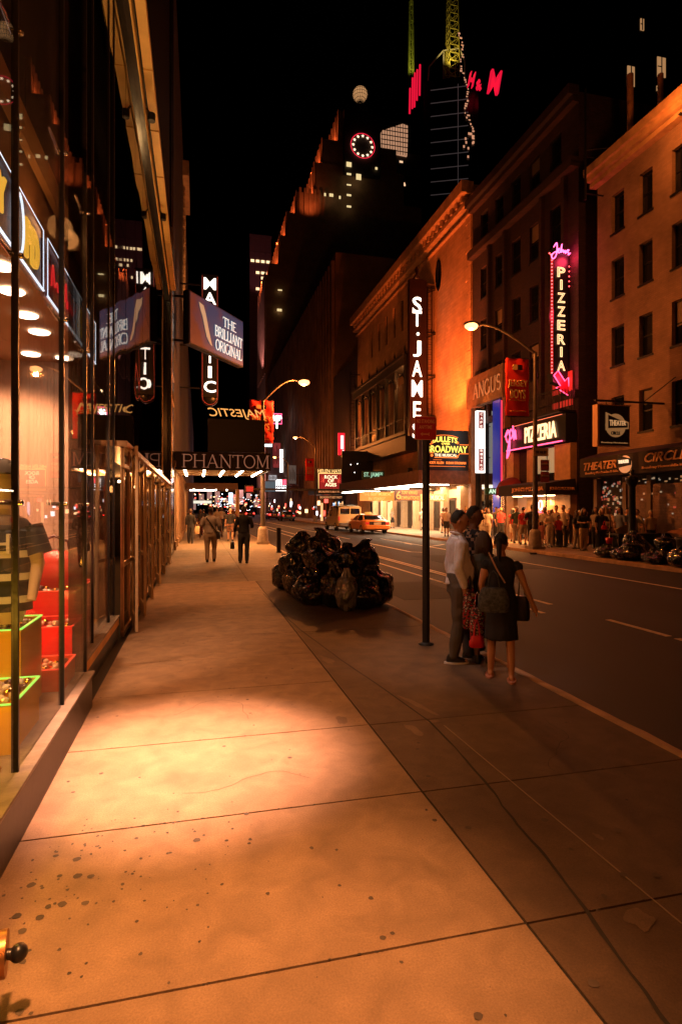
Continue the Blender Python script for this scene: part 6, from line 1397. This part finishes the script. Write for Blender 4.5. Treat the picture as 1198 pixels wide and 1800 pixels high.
    t = MB(); rings(t, [(*H((0, belly*.3, hem+.4))[:2], (hem+.4)*k, (.165*w+g)*k, (.115*w+g+belly*.4)*k), (*H((0, .01+belly*.6, 1.04))[:2], 1.04*k, (.155*w+g)*k, (.105*w+g+belly*.6)*k), (*H((0, .01+belly*.5, 1.14))[:2], 1.14*k, (.14*w+g)*k, (.1*w+g+belly*.5)*k),
        (*H((0, 0, 1.27))[:2], 1.27*k, (.155*w+g)*k, (.108*w+g)*k), (*H((0, -.005, 1.37))[:2], 1.37*k, (.172*w+g)*k, (.1*w+g)*k), (*H((0, -.01, 1.44))[:2], 1.44*k, (.12*w+g)*k, (.07+g)*k), (*H((0, -.005, 1.475))[:2], 1.475*k, (.062+g*.6)*k, (.062+g*.6)*k)])
    for s in (-1, 1):
        A = [Vector(v) for v in arms[s]]
        if sleeve <= .05: continue
        if sleeve < .6: e = A[0].lerp(A[1], sleeve/.55); limb(t, [A[0], e], [.062*w*k, .06*w*k])
        else: e = A[1].lerp(A[2], (sleeve-.5)/.5); limb(t, [A[0], A[1], e], [.062*w*k, .054*k, .042*k])
    o = t.build('shirt', top, d, local=True); remesh(o, max(vox*.8, .009), 3, .011*k, .09)
    bt, bmx = bottom[0], bottom[1] or cloth('dark', (.03, .03, .035)); m = MB()
    if bt in ('pants', 'shorts'):
        rings(m, [(*H((0, 0, .8))[:2], .8*k, .15*w*k, .115*w*k), (*H((0, 0, .9))[:2], .9*k, (.162*w+g)*k, (.108*w+g)*k), (*H((0, .005, 1.03))[:2], 1.03*k, (.15*w+g*.6)*k, (.1*w+g*.6+belly*.3)*k)])
        for s in (-1, 1):
            L = [Vector(v) for v in legs[s]]
            if bt == 'pants': limb(m, [L[0], L[1], L[2]+Vector((0, 0, -.005))], [.1*w*k, .075*k, .062*k])
            else: limb(m, [L[0], L[0].lerp(L[1], .85)], [.1*w*k, .092*k])
        o = m.build('trousers' if bt == 'pants' else 'shorts', bmx, d, local=True); remesh(o, max(vox*.8, .009), 3, .012*k, .11)
    else:
        zb = .48 if bt == 'skirt' else .5; fy = (lf[1]+rf[1])*.25
        rings(m, [(0, fy, zb*k, .2*w*k, .15*w*k), (0, fy*.6, .7*k, .19*w*k, .14*w*k), (0, 0, .88*k, (.165*w+g)*k, (.118*w+g)*k), (*H((0, 0, 1.04))[:2], 1.04*k, (.145*w+g)*k, (.1*w+g)*k)])
        o = m.build('skirt', bmx, d, local=True); remesh(o, max(vox*.8, .01), 2, .012*k, .1)
    m = MB()
    for s in (-1, 1):
        if shoe == 'bare': break
        a = Vector(legs[s][2]); m = MB(); zt = a.z-.08*k
        m.loft([[(a.x+rx*k*cos(q*pi/6), a.y+yy*k+ry*k*sin(q*pi/6), zt+zz*k) for q in range(12)] for yy, rx, ry, zz in ((.045, .045, .125, 0), (.045, .05, .132, .02), (.035, .045, .12, .05), (-.01, .04, .065, .085), (-.015, .036, .045, .11))])
        m.build('shoe', shoe or SHOE, d, local=True)
    d.location = (x, y, z); d.rotation_euler = (0, 0, -R(yaw)); d['_k'] = k; d['_fr'] = 1
    del d['_fr']; del d['_k']
    return d
def item(name, fn, m, parent):        # a thing held or carried, in the person's frame
    f = MB(); fn(f); o = f.build(name, m, parent, local=True); return o
def held(label, name, cat, host, fn, m, group=None):
    f = MB(); fn(f); o = f.build(name, m, None, local=True); o.location = host.location; o.rotation_euler = host.rotation_euler; return tag(o, label, cat, group)

# the four in front, at the kerb  (yaw 0 = walking away from the camera, 90 = facing right)
c_shirt = cloth('pale_blue', (.75, .74, .84), var=.08, vs=20); c_trou = cloth('olive_grey', (.085, .07, .055))
man = person('man in a pale shirt and grey trousers standing beside the sign pole, facing right', 2.88, 6.12, 104, 1.69, 1.08, SK, ('short', HB), c_shirt, .98, ('pants', c_trou), la=((-.05, -.06, -.27), (-.05, -.01, -.5)), ra=((.05, -.04, -.27), (.04, .03, -.5)), lf=(0, .16), rf=(0, -.06), vox=.011, belly=.06, headyaw=4, headpitch=8, hem=.5)
so = MB()
for s, yy in ((-1, .15), (1, -.07)): so.loft([[(s*.095+.054*cos(q*pi/6), yy+.035+.14*sin(q*pi/6), z) for q in range(12)] for z in (.0, .02)])
so.build('white_sole', mat('sole_white', (.6, .55, .5), .6), man, local=True)
f = MB(); f.tube([(-.06, .03, 1.44), (-.075, -.03, 1.47), (0, -.08, 1.475), (.075, -.03, 1.47), (.06, .03, 1.44), (.0, .075, 1.4)], .016, 7); f.build('collar', c_shirt, man, local=True)
pm_ = bpy.data.materials.new('cloth_plaid'); pm_.use_nodes = True; nt = pm_.node_tree; b = nt.nodes['Principled BSDF']; tc = node(nt, 'ShaderNodeTexCoord'); ck = node(nt, 'ShaderNodeTexChecker', i_Scale=26.)
ck.inputs['Color1'].default_value = (.012, .015, .03, 1); ck.inputs['Color2'].default_value = (.3, .2, .14, 1); c2 = node(nt, 'ShaderNodeTexChecker', i_Scale=13.); c2.inputs['Color1'].default_value = (.08, .08, .1, 1); c2.inputs['Color2'].default_value = (1, 1, 1, 1)
mx = node(nt, 'ShaderNodeMixRGB', blend_type='MULTIPLY'); mx.inputs[0].default_value = 1; nt.links.new(tc.outputs['Object'], ck.inputs[0]); nt.links.new(tc.outputs['Object'], c2.inputs[0]); nt.links.new(ck.outputs[0], mx.inputs[1]); nt.links.new(c2.outputs[0], mx.inputs[2]); nt.links.new(mx.outputs[0], b.inputs[0]); b.inputs['Roughness'].default_value = .9
plaid = person('man in a dark plaid shirt standing just behind the man in the pale shirt', 3.32, 6.62, 75, 1.74, 1.0, SKd, ('short', HB), pm_, .7, ('pants', cloth('navy', (.015, .016, .022))), vox=.013, headyaw=40, lf=(0, .05), rf=(0, -.05))
c_ol = cloth('olive', (.07, .06, .045))
mid = person('woman in an olive top and tan skirt between the plaid shirt and black dress', 3.14, 6.0, 12, 1.46, 1.02, SKd, ('long', HBr), c_ol, .3, ('skirt', cloth('tan_print', (.3, .19, .1), c2=(.12, .03, .02), vs=14)), la=((-.07, -.0, -.26), (-.11, .05, -.47)), ra=((.06, .1, -.24), (.0, .26, -.36)), vox=.013, headyaw=-20)
c_bl = cloth('black', (.012, .011, .013))
wom = person('woman in a black dress and flip-flops seen from behind, right arm held out', 3.0, 5.36, 30, 1.47, .98, mat('skin_warm', (.5, .24, .13), .5), ('pony', HB), c_bl, .12, ('skirt', c_bl), la=((-.06, .0, -.26), (-.03, .1, -.44)), ra=((.1, .0, -.26), (.19, .05, -.49)), lf=(-.04, .12), rf=(.03, -.05), shoe='bare', vox=.011, headyaw=10, headpitch=12, lean=.03)
for s, yy, xx in ((-1, .1, -.14), (1, -.05, .12)):
    f = MB(); f.loft([[(xx*.85+.045*cos(q*pi/7), yy+.02+.125*sin(q*pi/7), z) for q in range(14)] for z in (0.0, .016)]); f.tube([(xx*.85-.04, yy+.01, .015), (xx*.85-.01, yy+.07, .055), (xx*.85, yy+.11, .02), (xx*.85+.01, yy+.07, .055), (xx*.85+.04, yy+.01, .015)], .007, 6); f.build('flip_flop', mat('flipflop', (.5, .22, .15), .6), wom, local=True)
f = MB(); f.tube([(-.12, -.075, 1.3), (-.05, -.105, 1.15), (.04, -.12, 1.0)], .009, 5); f.build('bag_strap', mat('strap_tan', (.5, .3, .2), .6), wom, local=True)
f = MB(); f.tube([(.0, -.01, 1.47+.0), (0, 0, 1.47)], .01, 5)
def bagfn(cx, cy, z0, z1, w, dp, sway=0.):
    def fn(f):
        f.loft([[(cx+w*ww*cos(q*pi/10)*(abs(cos(q*pi/10))**-.35 if abs(cos(q*pi/10)) > .05 else 1), cy+dp*ww*sin(q*pi/10)+sway*(z1-z), z) for q in range(20)] for z, ww in ((z0, .85), (z0+.02, 1), (z0+(z1-z0)*.5, 1.02), (z1-.03, .85), (z1, .7))])
        for s in (-1, 1): f.tube([(cx-w*.4, cy+s*dp*.4, z1-.01), (cx-w*.25, cy+s*dp*.2, z1+.13), (cx, cy, z1+.17), (cx+w*.25, cy+s*dp*.2, z1+.13), (cx+w*.4, cy+s*dp*.4, z1-.01)], .006, 5)
    return fn
fl = bpy.data.materials.new('floral_print'); fl.use_nodes = True; nt = fl.node_tree; b = nt.nodes['Principled BSDF']; tc = node(nt, 'ShaderNodeTexCoord'); vo = node(nt, 'ShaderNodeTexVoronoi', i_Scale=34.); r = node(nt, 'ShaderNodeValToRGB')
r.color_ramp.interpolation = 'CONSTANT'; r.color_ramp.elements[0].color = (.5, .35, .25, 1); r.color_ramp.elements[1].position = .38; r.color_ramp.elements[1].color = (.02, .015, .015, 1); e = r.color_ramp.elements.new(.62); e.color = (.45, .02, .02, 1)
nt.links.new(tc.outputs['Object'], vo.inputs['Vector']); nt.links.new(vo.outputs['Distance'], r.inputs[0]); nt.links.new(r.outputs[0], b.inputs[0])
held('floral tote bag hanging left of the tan skirt', 'tote_bag', 'bag', mid, bagfn(-.2, -.17, .42, .83, .08, .05, .02), fl)
held('floral tote bag with a red hem hanging right beside the black dress', 'tote_bag', 'bag', mid, bagfn(-.17, -.36, .34, .68, .08, .05), fl)
held('small red bag at the bottom of the floral tote', 'shopping_bag', 'bag', mid, bagfn(-.2, -.45, .28, .4, .08, .04), mat('bag_red', (.5, .01, .015), .5))
held('black patterned shoulder bag on the back of the woman in the black dress', 'shoulder_bag', 'bag', wom, bagfn(-.07, -.2, .72, .96, .15, .06), cloth('black_pattern', (.02, .022, .025), c2=(.09, .1, .1), vs=30))
held('small black handbag hanging at the right hip of the woman in the black dress', 'handbag', 'bag', wom, bagfn(.2, .08, .6, .85, .08, .05), SHOE)

# the left pavement, all walking away
ws = person('heavy man in a white T-shirt and pale trousers walking away on the left pavement', .40, 19.3, 2, 1.76, 1.18, SKd, ('short', HB), cloth('dusty_white', (.34, .28, .25)), .45, ('pants', cloth('cream', (.36, .27, .2))), lf=(0, -.02), rf=(0, .2), vox=.018, group='people walking on the left pavement', la=((-.1, -.02, -.27), (-.12, .03, -.5)), ra=((.1, -.02, -.27), (.13, .04, -.5)))
item('cross_strap', lambda f: f.tube([(-.13, -.12, 1.44), (.0, -.155, 1.25), (.14, -.15, 1.05), (.21, -.08, .95)], .02, 6), SHOE, ws)
held('black shoulder bag on the hip of the man in the white T-shirt', 'shoulder_bag', 'bag', ws, bagfn(.25, -.02, .75, 1.0, .06, .13), SHOE)
bk_ = person('man in black clothes walking away beside the kerb, carrying a black bag', 1.42, 18.7, 4, 1.78, 1.02, SKd, ('short', HB), c_bl, .8, ('pants', cloth('dark', (.03, .03, .035))), lf=(-.02, .03), rf=(0, -.08), vox=.018, group='people walking on the left pavement', la=((-.08, -.02, -.27), (-.11, .06, -.5)), ra=((.08, .02, -.26), (.06, .22, -.3)))
held('black travel bag held low by the man in black', 'travel_bag', 'bag', bk_, bagfn(-.36, .05, .45, .68, .07, .16), SHOE)
f1 = person('woman in black with a pale shopping bag walking away near the theatre columns', -.36, 29.7, 0, 1.68, .95, SKd, ('short', HBr), c_bl, .8, ('pants', cloth('dark', (.03, .03, .035))), vox=.024, lf=(0, .12), rf=(0, -.1), group='people walking on the left pavement')
held('pale shopping bag carried by the woman near the theatre columns', 'shopping_bag', 'bag', f1, bagfn(.32, .05, .45, .85, .13, .06), mat('bag_cream', (.6, .42, .25), .6))
person('bald man in a black T-shirt and patterned shorts walking away under the marquee', 1.65, 31.0, 0, 1.72, 1.1, SKl, ('bald', None), c_bl, .4, ('shorts', cloth('patterned', (.3, .12, .06), c2=(.06, .05, .05), vs=12)), vox=.024, lf=(0, .15), rf=(0, -.1), group='people walking on the left pavement')
random.seed(44)
cl = [cloth('a', (.02, .02, .025)), cloth('b', (.3, .25, .2)), cloth('c', (.12, .03, .03)), cloth('d', (.05, .08, .06)), cloth('e', (.4, .33, .26))]
nm = ['dark', 'beige', 'maroon', 'green', 'cream']
for i, (x, y, a, bcol) in enumerate(((-.4, 36, 0, 0), (.15, 38.5, 0, 2), (.7, 37, 3, 4), (1.25, 40, 1, 0), (2.2, 38.0, 2, 0), (2.65, 35, 0, 1), (.4, 43, 0, 3), (1.7, 44, 4, 0))):
    person(['distant walker in a %s top, %s' % (nm[a], w_)  for w_ in (('leftmost under the marquee', 'just right of the leftmost pair', 'in the middle of the far crowd', 'behind the bald man', 'right of the bald man', 'beside the marquee post', 'farthest on the left side', 'farthest in the middle'))][i], x, y, random.uniform(-15, 15)+(180 if i % 3 == 1 else 0), random.uniform(1.6, 1.8), random.uniform(.92, 1.1), [SK, SKd, SKl][i % 3], (['short', 'long', 'short'][i % 3], [HB, HBr, HB][i % 3]), cl[a], .4, ('pants', cl[bcol]), vox=.03, lf=(0, .1), rf=(0, -.1), group='people far down the left pavement')

# the crowd on the far pavement
X = []
def crowd(label, x, y, yaw, **k): k.setdefault('vox', .026); k.setdefault('group', 'crowd on the far pavement'); return person(label, x, y, yaw, **k)
W_, D_, R_ = cloth('white', (.6, .5, .42)), cloth('dark', (.03, .03, .035)), cloth('red', (.5, .03, .03))
crowd('walker in a white shirt and dark shorts just left of the sign pole', 14.9, 33.3, 190, top=W_, bottom=('shorts', D_), h=1.74)
crowd('person in dark clothes right behind the sign pole near the theatre doors', 15.2, 32.4, 170, top=D_, h=1.7, lf=(0, .1))
crowd('woman in a cream top and shorts standing right of the sign pole', 16.1, 33.6, 185, top=cloth('e', (.4, .33, .26)), bottom=('shorts', D_), h=1.62, hr=('long', HBr))
crowd('man in black behind the plaid man, before the doors', 16.1, 30.6, 150, top=D_, h=1.8)
rt_ = crowd('woman in a red top and pale shorts with long dark hair', 15.9, 27.2, 20, top=R_, bottom=('shorts', W_), h=1.7, hr=('long', HB), sleeve=.2)
crowd('person in a dark top beside the woman in red', 16.5, 27.9, -30, top=D_, h=1.74)
crowd('child in a pale yellow top left of the officer in black', 15.95, 25.6, 180, top=cloth('yellow_pale', (.5, .36, .14)), bottom=('shorts', D_), h=1.4)
crowd('woman in a beige dress left of the man in black', 16.5, 26.0, 200, top=cloth('b', (.3, .25, .2)), bottom=('skirt', cloth('b', (.3, .25, .2))), hr=('long', HBr), h=1.62)
crowd('tall man in black with his back turned, left of the lamp post', 14.95, 23.9, 10, top=c_bl, bottom=('pants', c_bl), h=1.86, w=1.12, la=((-.12, .05, -.24), (-.05, .22, -.28)), vox=.022)
crowd('small girl in a pink dress beside the tall man in black', 15.3, 23.7, 200, top=cloth('pink', (.5, .2, .18)), bottom=('skirt', cloth('pink', (.5, .2, .18))), h=1.15, hr=('long', HB))
crowd('man in a peach shirt raising his arm behind the lamp post', 16.3, 25.0, 180, top=cloth('peach', (.6, .35, .22)), h=1.76, ra=((.14, .12, -.1), (.1, .25, .12)))
crowd('man in white with a white cap just right of the lamp post', 15.2, 22.9, 190, top=W_, bottom=('pants', W_), hr=('cap', mat('cap_white', (.6, .55, .5), .8)), h=1.62, la=((-.1, .1, -.24), (.05, .26, -.22)), ra=((.1, .1, -.24), (-.05, .26, -.22)), vox=.022)
crowd('child in a red shirt between the two men in white', 15.55, 22.75, 175, top=R_, h=1.42, bottom=('pants', D_))
crowd('tall man in a long white shirt and dark trousers', 15.9, 22.9, 250, top=W_, h=1.84, hem=.38, vox=.022)
g1 = crowd('woman in a black top and khaki trousers facing the street, arms folded', 15.45, 20.9, 190, top=c_bl, bottom=('pants', cloth('khaki', (.4, .27, .14))), hr=('long', HBr), h=1.72, la=((-.1, .08, -.24), (.06, .2, -.22)), ra=((.1, .08, -.24), (-.06, .2, -.24)), vox=.02, skin=SKl)
g2 = crowd('blond woman in black with a red handbag facing the street', 16.0, 20.5, 195, top=c_bl, bottom=('pants', c_bl), hr=('long', HBl), h=1.72, la=((-.1, .08, -.24), (.02, .22, -.22)), vox=.02, skin=SKl)
held('bright red handbag on the blond woman in black', 'handbag', 'bag', g2, bagfn(-.02, .22, .88, 1.05, .12, .05), mat('bag_red', (.5, .01, .015), .5))
crowd('woman in a dark green top behind the two women facing the street', 17.0, 21.4, 150, top=cloth('green', (.02, .14, .06)), h=1.7, hr=('long', HBr))
v1 = crowd('street artist in grey sitting at a dark stand', 16.9, 19.75, 200, top=cloth('grey', (.2, .2, .2)), h=1.62, la=((-.12, .12, -.22), (.0, .3, -.3)), skin=SKl, hr=('short', HG))
crowd('person in a cream shirt and white cap at the dark stand', 17.3, 19.3, 190, top=cloth('cream2', (.55, .38, .22)), h=1.64, hr=('cap', mat('cap_white', (.6, .55, .5), .8)))
crowd('man in a grey-green T-shirt walking away before the roller shutter', 15.6, 15.3, 50, top=cloth('moss', (.16, .12, .07)), h=1.74, ra=((.09, -.02, -.27), (.12, .02, -.5)), la=((-.1, -.04, -.26), (-.16, .02, -.48)), vox=.018, skin=SK)
for i, (x, y, lb) in enumerate(((17.3, 24.5, 'dark figure at the pizzeria door, left'), (17.6, 22.6, 'dark figure at the pizzeria door, right'), (17.4, 28.6, 'dark figure under the dome awning'), (17.3, 31.5, 'dark figure at the steak house door'))):
    crowd(lb, x, y, 180+20*i, top=[D_, cl[2], D_, cl[1]][i], h=1.7+.03*i, vox=.03)

random.seed(77)
tops = [W_, D_, R_, cl[1], cl[3], cloth('peach', (.6, .35, .22)), cloth('blue_grey', (.14, .16, .22)), cl[4]]; tn = ['white', 'dark', 'red', 'beige', 'green', 'peach', 'blue-grey', 'cream']
wh = ['at the back of the crowd by the pizzeria awning post', 'between the woman in red and the tall man in black', 'behind the girl in pink', 'against the tan pier of the pizzeria', 'under the black pizzeria awning, near its middle', 'right of the tall man in the long white shirt', 'behind the woman in khaki trousers', 'by the lit pizzeria window', 'between the steak house door and the crowd', 'near the gap wall left of the shop', 'left of the woman in the red top', 'at the kerb beside the cafe sign', 'under the theatre marquee by the near doors', 'under the theatre marquee by the middle doors', 'under the theatre marquee by the far doors', 'in front of the shop posts at the left shutter']
ps = [(16.9, 25.3), (15.4, 26.0), (15.9, 24.4), (17.4, 26.4), (17.0, 27.3), (16.4, 22.4), (16.5, 21.5), (17.5, 29.4), (16.6, 30.0), (17.6, 23.6), (15.1, 28.4), (14.9, 30.6), (16.6, 37.6), (17.0, 42.5), (16.4, 48.0), (17.3, 20.6)]
for i, ((x, y), w_) in enumerate(zip(ps, wh)):
    t = (i*3+1) % 8; crowd('person in a %s top %s' % (tn[t], w_), x, y, random.choice((0, 40, 160, 190, 230)), top=tops[t], h=random.uniform(1.58, 1.82), w=random.uniform(.92, 1.12), bottom=(random.choice(('pants', 'shorts')), [D_, cl[1], cl[0]][i % 3]), hr=(random.choice(('short', 'long')), [HB, HBr, HBl][i % 3]), skin=[SK, SKd, SKl][i % 3], vox=.03, lf=(0, .08), rf=(0, -.06))

wh2 = ['near the kerb in the left thick of the crowd', 'just left of the red-shirted child', 'half behind the tall man in white', 'between the long white shirt and khaki trousers', 'at the right end of the crowd beside the artists', 'beside the blond woman with the red handbag', 'behind the artists at the dark stand', 'standing before the gap wall right of the awning', 'left of the lamp post near the dome awning', 'right of the blue-lit opening']
for i, ((x, y), w_) in enumerate(zip([(15.1, 24.9), (15.8, 23.3), (16.3, 23.5), (15.7, 21.7), (16.4, 19.9), (16.5, 20.9), (17.3, 20.0), (17.6, 22.0), (16.0, 28.6), (15.5, 29.8)], wh2)):
    t = (i*5+2) % 8; crowd('person in a %s top %s' % (tn[t], w_), x, y, random.choice((10, 150, 180, 210, 260)), top=tops[t], h=random.uniform(1.6, 1.84), w=random.uniform(.92, 1.12), bottom=(random.choice(('pants', 'shorts')), [cl[1], D_, cl[0]][i % 3]), hr=(random.choice(('short', 'long')), [HBr, HB, HBl][i % 3]), skin=[SKl, SK, SKd][i % 3], vox=.03, lf=(0, .08), rf=(0, -.06))
# ================================================================ rubbish bags
bagm = bpy.data.materials.new('bin_bag_plastic'); bagm.use_nodes = True; nt = bagm.node_tree; b = nt.nodes['Principled BSDF']
b.inputs['Base Color'].default_value = (.006, .006, .007, 1); b.inputs['Roughness'].default_value = .17; b.inputs['Specular IOR Level'].default_value = .5; b.inputs['Coat Weight'].default_value = .7; b.inputs['Coat Roughness'].default_value = .1
def crinkle(nt, b, st=1.):
    tc = node(nt, 'ShaderNodeTexCoord'); n = node(nt, 'ShaderNodeTexNoise', i_Scale=9., i_Detail=7., i_Distortion=2.2); n.noise_type = 'RIDGED_MULTIFRACTAL'
    mp = node(nt, 'ShaderNodeMapping'); mp.inputs['Scale'].default_value = (1, 1, .45)
    u = node(nt, 'ShaderNodeBump', i_Strength=st, i_Distance=.03); nt.links.new(tc.outputs['Object'], mp.inputs[0]); nt.links.new(mp.outputs[0], n.inputs['Vector']); nt.links.new(n.outputs[0], u.inputs['Height']); nt.links.new(u.outputs[0], b.inputs['Normal'])
    if 'Coat Normal' in b.inputs: nt.links.new(u.outputs[0], b.inputs['Coat Normal'])
crinkle(nt, b)
bagc = bpy.data.materials.new('clear_bag_plastic'); bagc.use_nodes = True; nt = bagc.node_tree; b = nt.nodes['Principled BSDF']
b.inputs['Roughness'].default_value = .22; b.inputs['Coat Weight'].default_value = .8; b.inputs['Specular IOR Level'].default_value = .8
tc = node(nt, 'ShaderNodeTexCoord'); vo = node(nt, 'ShaderNodeTexVoronoi', i_Scale=9.); r = node(nt, 'ShaderNodeValToRGB'); e = r.color_ramp.elements
e[0].color = (.03, .03, .03, 1); e[1].color = (.3, .29, .28, 1); nt.links.new(tc.outputs['Object'], vo.inputs['Vector']); nt.links.new(vo.outputs['Color'], r.inputs[0]); nt.links.new(r.outputs[0], b.inputs['Base Color']); crinkle(nt, b, .7)
def bin_bag(label, x, y, z, r, hgt, seed, group, m=bagm, lean=(0, 0), squash=1.):
    me = bpy.data.meshes.new('rubbish_bag'); bm = bmesh.new(); bmesh.ops.create_icosphere(bm, subdivisions=5, radius=1)
    for v in bm.verts:
        p = v.co.copy(); a = math.atan2(p.y, p.x); q = noise.noise(p*1.6+Vector((seed*3.7, seed, 0)))
        rid = 1-abs(noise.noise(Vector((a*2.2+seed, p.z*1.3, seed*2))))*2; rid2 = 1-abs(noise.noise(p*4.5+Vector((seed, 0, seed))))*2
        k = 1+.2*q+.07*rid+.03*rid2; zz = p.z
        rad = math.sqrt(max(0, 1-abs(zz)**2.6)) if zz < 0 else math.sqrt(max(0, 1-zz**1.9))
        if zz > .72: rad = .42*(1-zz)/.28+.1+.05*sin(a*7+seed)
        l = math.hypot(p.x, p.y) or 1; X = p.x/l*rad*r*k*1.05; Y = p.y/l*rad*r*k*squash
        Z = (zz*.5+.46)*hgt*(1+.1*q)
        if zz > .72: Z += (zz-.72)*hgt*.55; X += (zz-.72)*lean[0]; Y += (zz-.72)*lean[1]; rr = 1+1.6*max(0, zz-.9)*5; X *= 1+max(0, zz-.9)*6; Y *= 1+max(0, zz-.9)*6
        v.co = (X, Y, max(0.003, Z))
    for f in bm.faces: f.smooth = True
    bm.to_mesh(me); bm.free(); me.materials.append(m); o = bpy.data.objects.new('rubbish_bag', me); COL.objects.link(o); o.location = (x, y, z)
    return tag(o, label, 'rubbish bag', group)
PL = [(1.86, 12.5, 0, .33, .6, 'leftmost bag, low at the back of the pile'), (1.98, 11.4, 0, .34, .62, 'second bag from the left in the front row, wrinkled'), (2.02, 10.35, 0, .36, .58, 'wide front bag with folds, left of the clear bag'),
      (3.06, 10.1, 0, .42, .62, 'rightmost big front bag at the kerb edge'), (2.78, 9.75, 0, .33, .46, 'flat squat bag in the front row right of the clear bag'), (2.05, 12.4, 0, .38, .7, 'bag behind the second bag from the left'),
      (2.7, 11.3, 0, .42, .72, 'large hidden bag in the middle of the pile'), (3.1, 11.6, 0, .36, .66, 'bag at the back right on the kerb'), (2.3, 10.95, .42, .34, .52, 'second-layer bag on the left with a pale sheen'),
      (2.72, 10.6, .38, .36, .55, 'second-layer bag in the middle, above the clear bag'), (3.06, 10.75, .46, .33, .52, 'upper right bag with a pointed knot'), (2.5, 11.7, .62, .36, .52, 'topmost bag of the pile on the right'),
      (2.15, 12.1, .55, .34, .55, 'topmost bag of the pile on the left'), (1.9, 11.9, .3, .28, .5, 'small bag on the left slope of the pile'), (2.38, 9.98, 0, .3, .66, 'dark bag directly behind the clear bag')]
for i, (x, y, z, r_, h_, lb) in enumerate(PL): bin_bag('black '+lb, x, y, z*1.16, r_*.9, h_*1.06, i*1.37+.3, 'rubbish bags piled on the left pavement', lean=(.3*sin(i*2.1), .2*cos(i)))
bin_bag('upright clear rubbish bag of crumpled paper at the front centre of the pile', 2.46, 9.58, 0, .17, .66, 9.1, 'rubbish bags piled on the left pavement', bagc)
R2 = [(14.05, 17.6, .34, .5, 'left end of the far pile, under the red cup'), (14.1, 17.0, .36, .55, 'second from the left in the far pile'), (14.2, 16.4, .38, .6, 'third from the left in the far pile, beside the ornate post'), (14.1, 15.8, .36, .55, 'fourth from the left in the far pile'),
      (14.15, 15.1, .4, .62, 'fifth from the left in the far pile'), (13.9, 14.3, .42, .6, 'sixth in the far pile, under the cardboard'), (14.6, 14.5, .4, .75, 'behind the cardboard bin at the far kerb'), (14.1, 13.4, .42, .62, 'right end of the far pile at the picture edge'), (14.7, 16.9, .36, .7, 'back row of the far pile, before the ornate post'), (14.8, 15.7, .36, .72, 'back row of the far pile, right of the ornate post')]
R2 += [(14.35, 16.75, .3, .5, 'on top of the far pile, left of the ornate post'), (14.5, 15.4, .32, .55, 'on top of the far pile, right of the ornate post'), (14.3, 17.4, .26, .4, 'small one leaning behind the red cup'), (13.75, 16.7, .27, .38, 'small one spilled into the gutter before the far pile'), (13.8, 15.3, .3, .42, 'flat one at the kerb edge before the far pile')]
for i, (x, y, r_, h_, lb) in enumerate(R2): bin_bag('black rubbish bag '+lb, x+.12*sin(i*5), y+.15*cos(i*3), .42 if 'on top' in lb else 0, r_, h_*(.85+.25*sin(i*4)), 20+i*1.7, 'rubbish bags piled on the far kerb')
d = thing('litter_bin', 'black bin heaped at the right edge with a slanted cardboard sheet on top', 'bin', (13.75, 14.2, 0))
f = MB(); f.lathe([(.3, 0), (.36, .8), (.4, .85), (.36, .87), (.33, .8)], (14.1, 14.2, 0.0), 16); f.build('barrel', M_black, d)
cb = MB(); cb.add([(13.62, 14.55, 1.02), (14.55, 14.9, 1.12), (14.9, 13.7, .95), (14.0, 13.4, .84), (13.62, 14.55, 1.04), (14.55, 14.9, 1.14), (14.9, 13.7, .97), (14.0, 13.4, .86)], [(0, 3, 2, 1), (4, 5, 6, 7), (0, 1, 5, 4), (1, 2, 6, 5), (2, 3, 7, 6), (3, 0, 4, 7)])
o = cb.build('cardboard_sheet', mat('cardboard', (.5, .22, .1), .85, c2=(.36, .15, .07), vs=5)); tag(o, 'torn orange-brown cardboard sheet lying slanted on the black bin', 'cardboard')
# dark street stand left of the pile
st = thing('street_stand', 'dark covered street stand where the two artists sit, with a sheet of paper on top', 'stand', (15.9, 19.0, 0))
f = MB(); f.box(15.2, 17.0, 18.5, 19.2, .72, .78)
for x in (15.25, 16.92):
    for y in (18.55, 19.12): f.box(x, x+.05, y, y+.05, 0, .72)
f.build('table', M_black, st)
f = MB(); f.loft([[(x, 18.47-.03*sin(x*9+z*3), z) for x in [15.15+i*.1 for i in range(20)]]+[(x, 18.5, z) for x in [17.05-i*.1 for i in range(20)]] for z in (.1, .3, .5, .79)]); f.build('table_cloth', c_bl, st)
MB().box(15.9, 16.2, 18.6, 18.95, .785, .8).build('paper_sheet', mat('paper_orange', (.55, .22, .1), .7), st); MB().bar((15.4, 18.9, .8), (15.85, 18.8, 1.0), .02, .3).build('drawing_board', mat('board_pale', (.5, .35, .2), .7), st)
d = thing('drink_cup', 'red cup with a white straw standing on the leftmost bag of the far pile', 'cup', (14.05, 17.6, .52))
MB().lathe([(0, 0), (.09, 0), (.13, .2), (.0, .2)], (14.05, 17.6, .5), 14).build('cup', mat('cup_red', (.55, .02, .03), .4), d); MB().tube([(14.05, 17.6, .68), (14.07, 17.6, .92)], .012, 6).build('straw', mat('straw_white', (.7, .65, .6), .5), d)
tag(MB().loft([[(13.2+.16*cos(a*pi/6), 21.0+.1*sin(a*pi/6), z) for a in range(12)] for z in (-.13, -.06)]).build('litter', M_black), 'small dark piece of litter in the gutter by the far lamp post', 'litter')
bpy.data.scenes.remove(TMP)
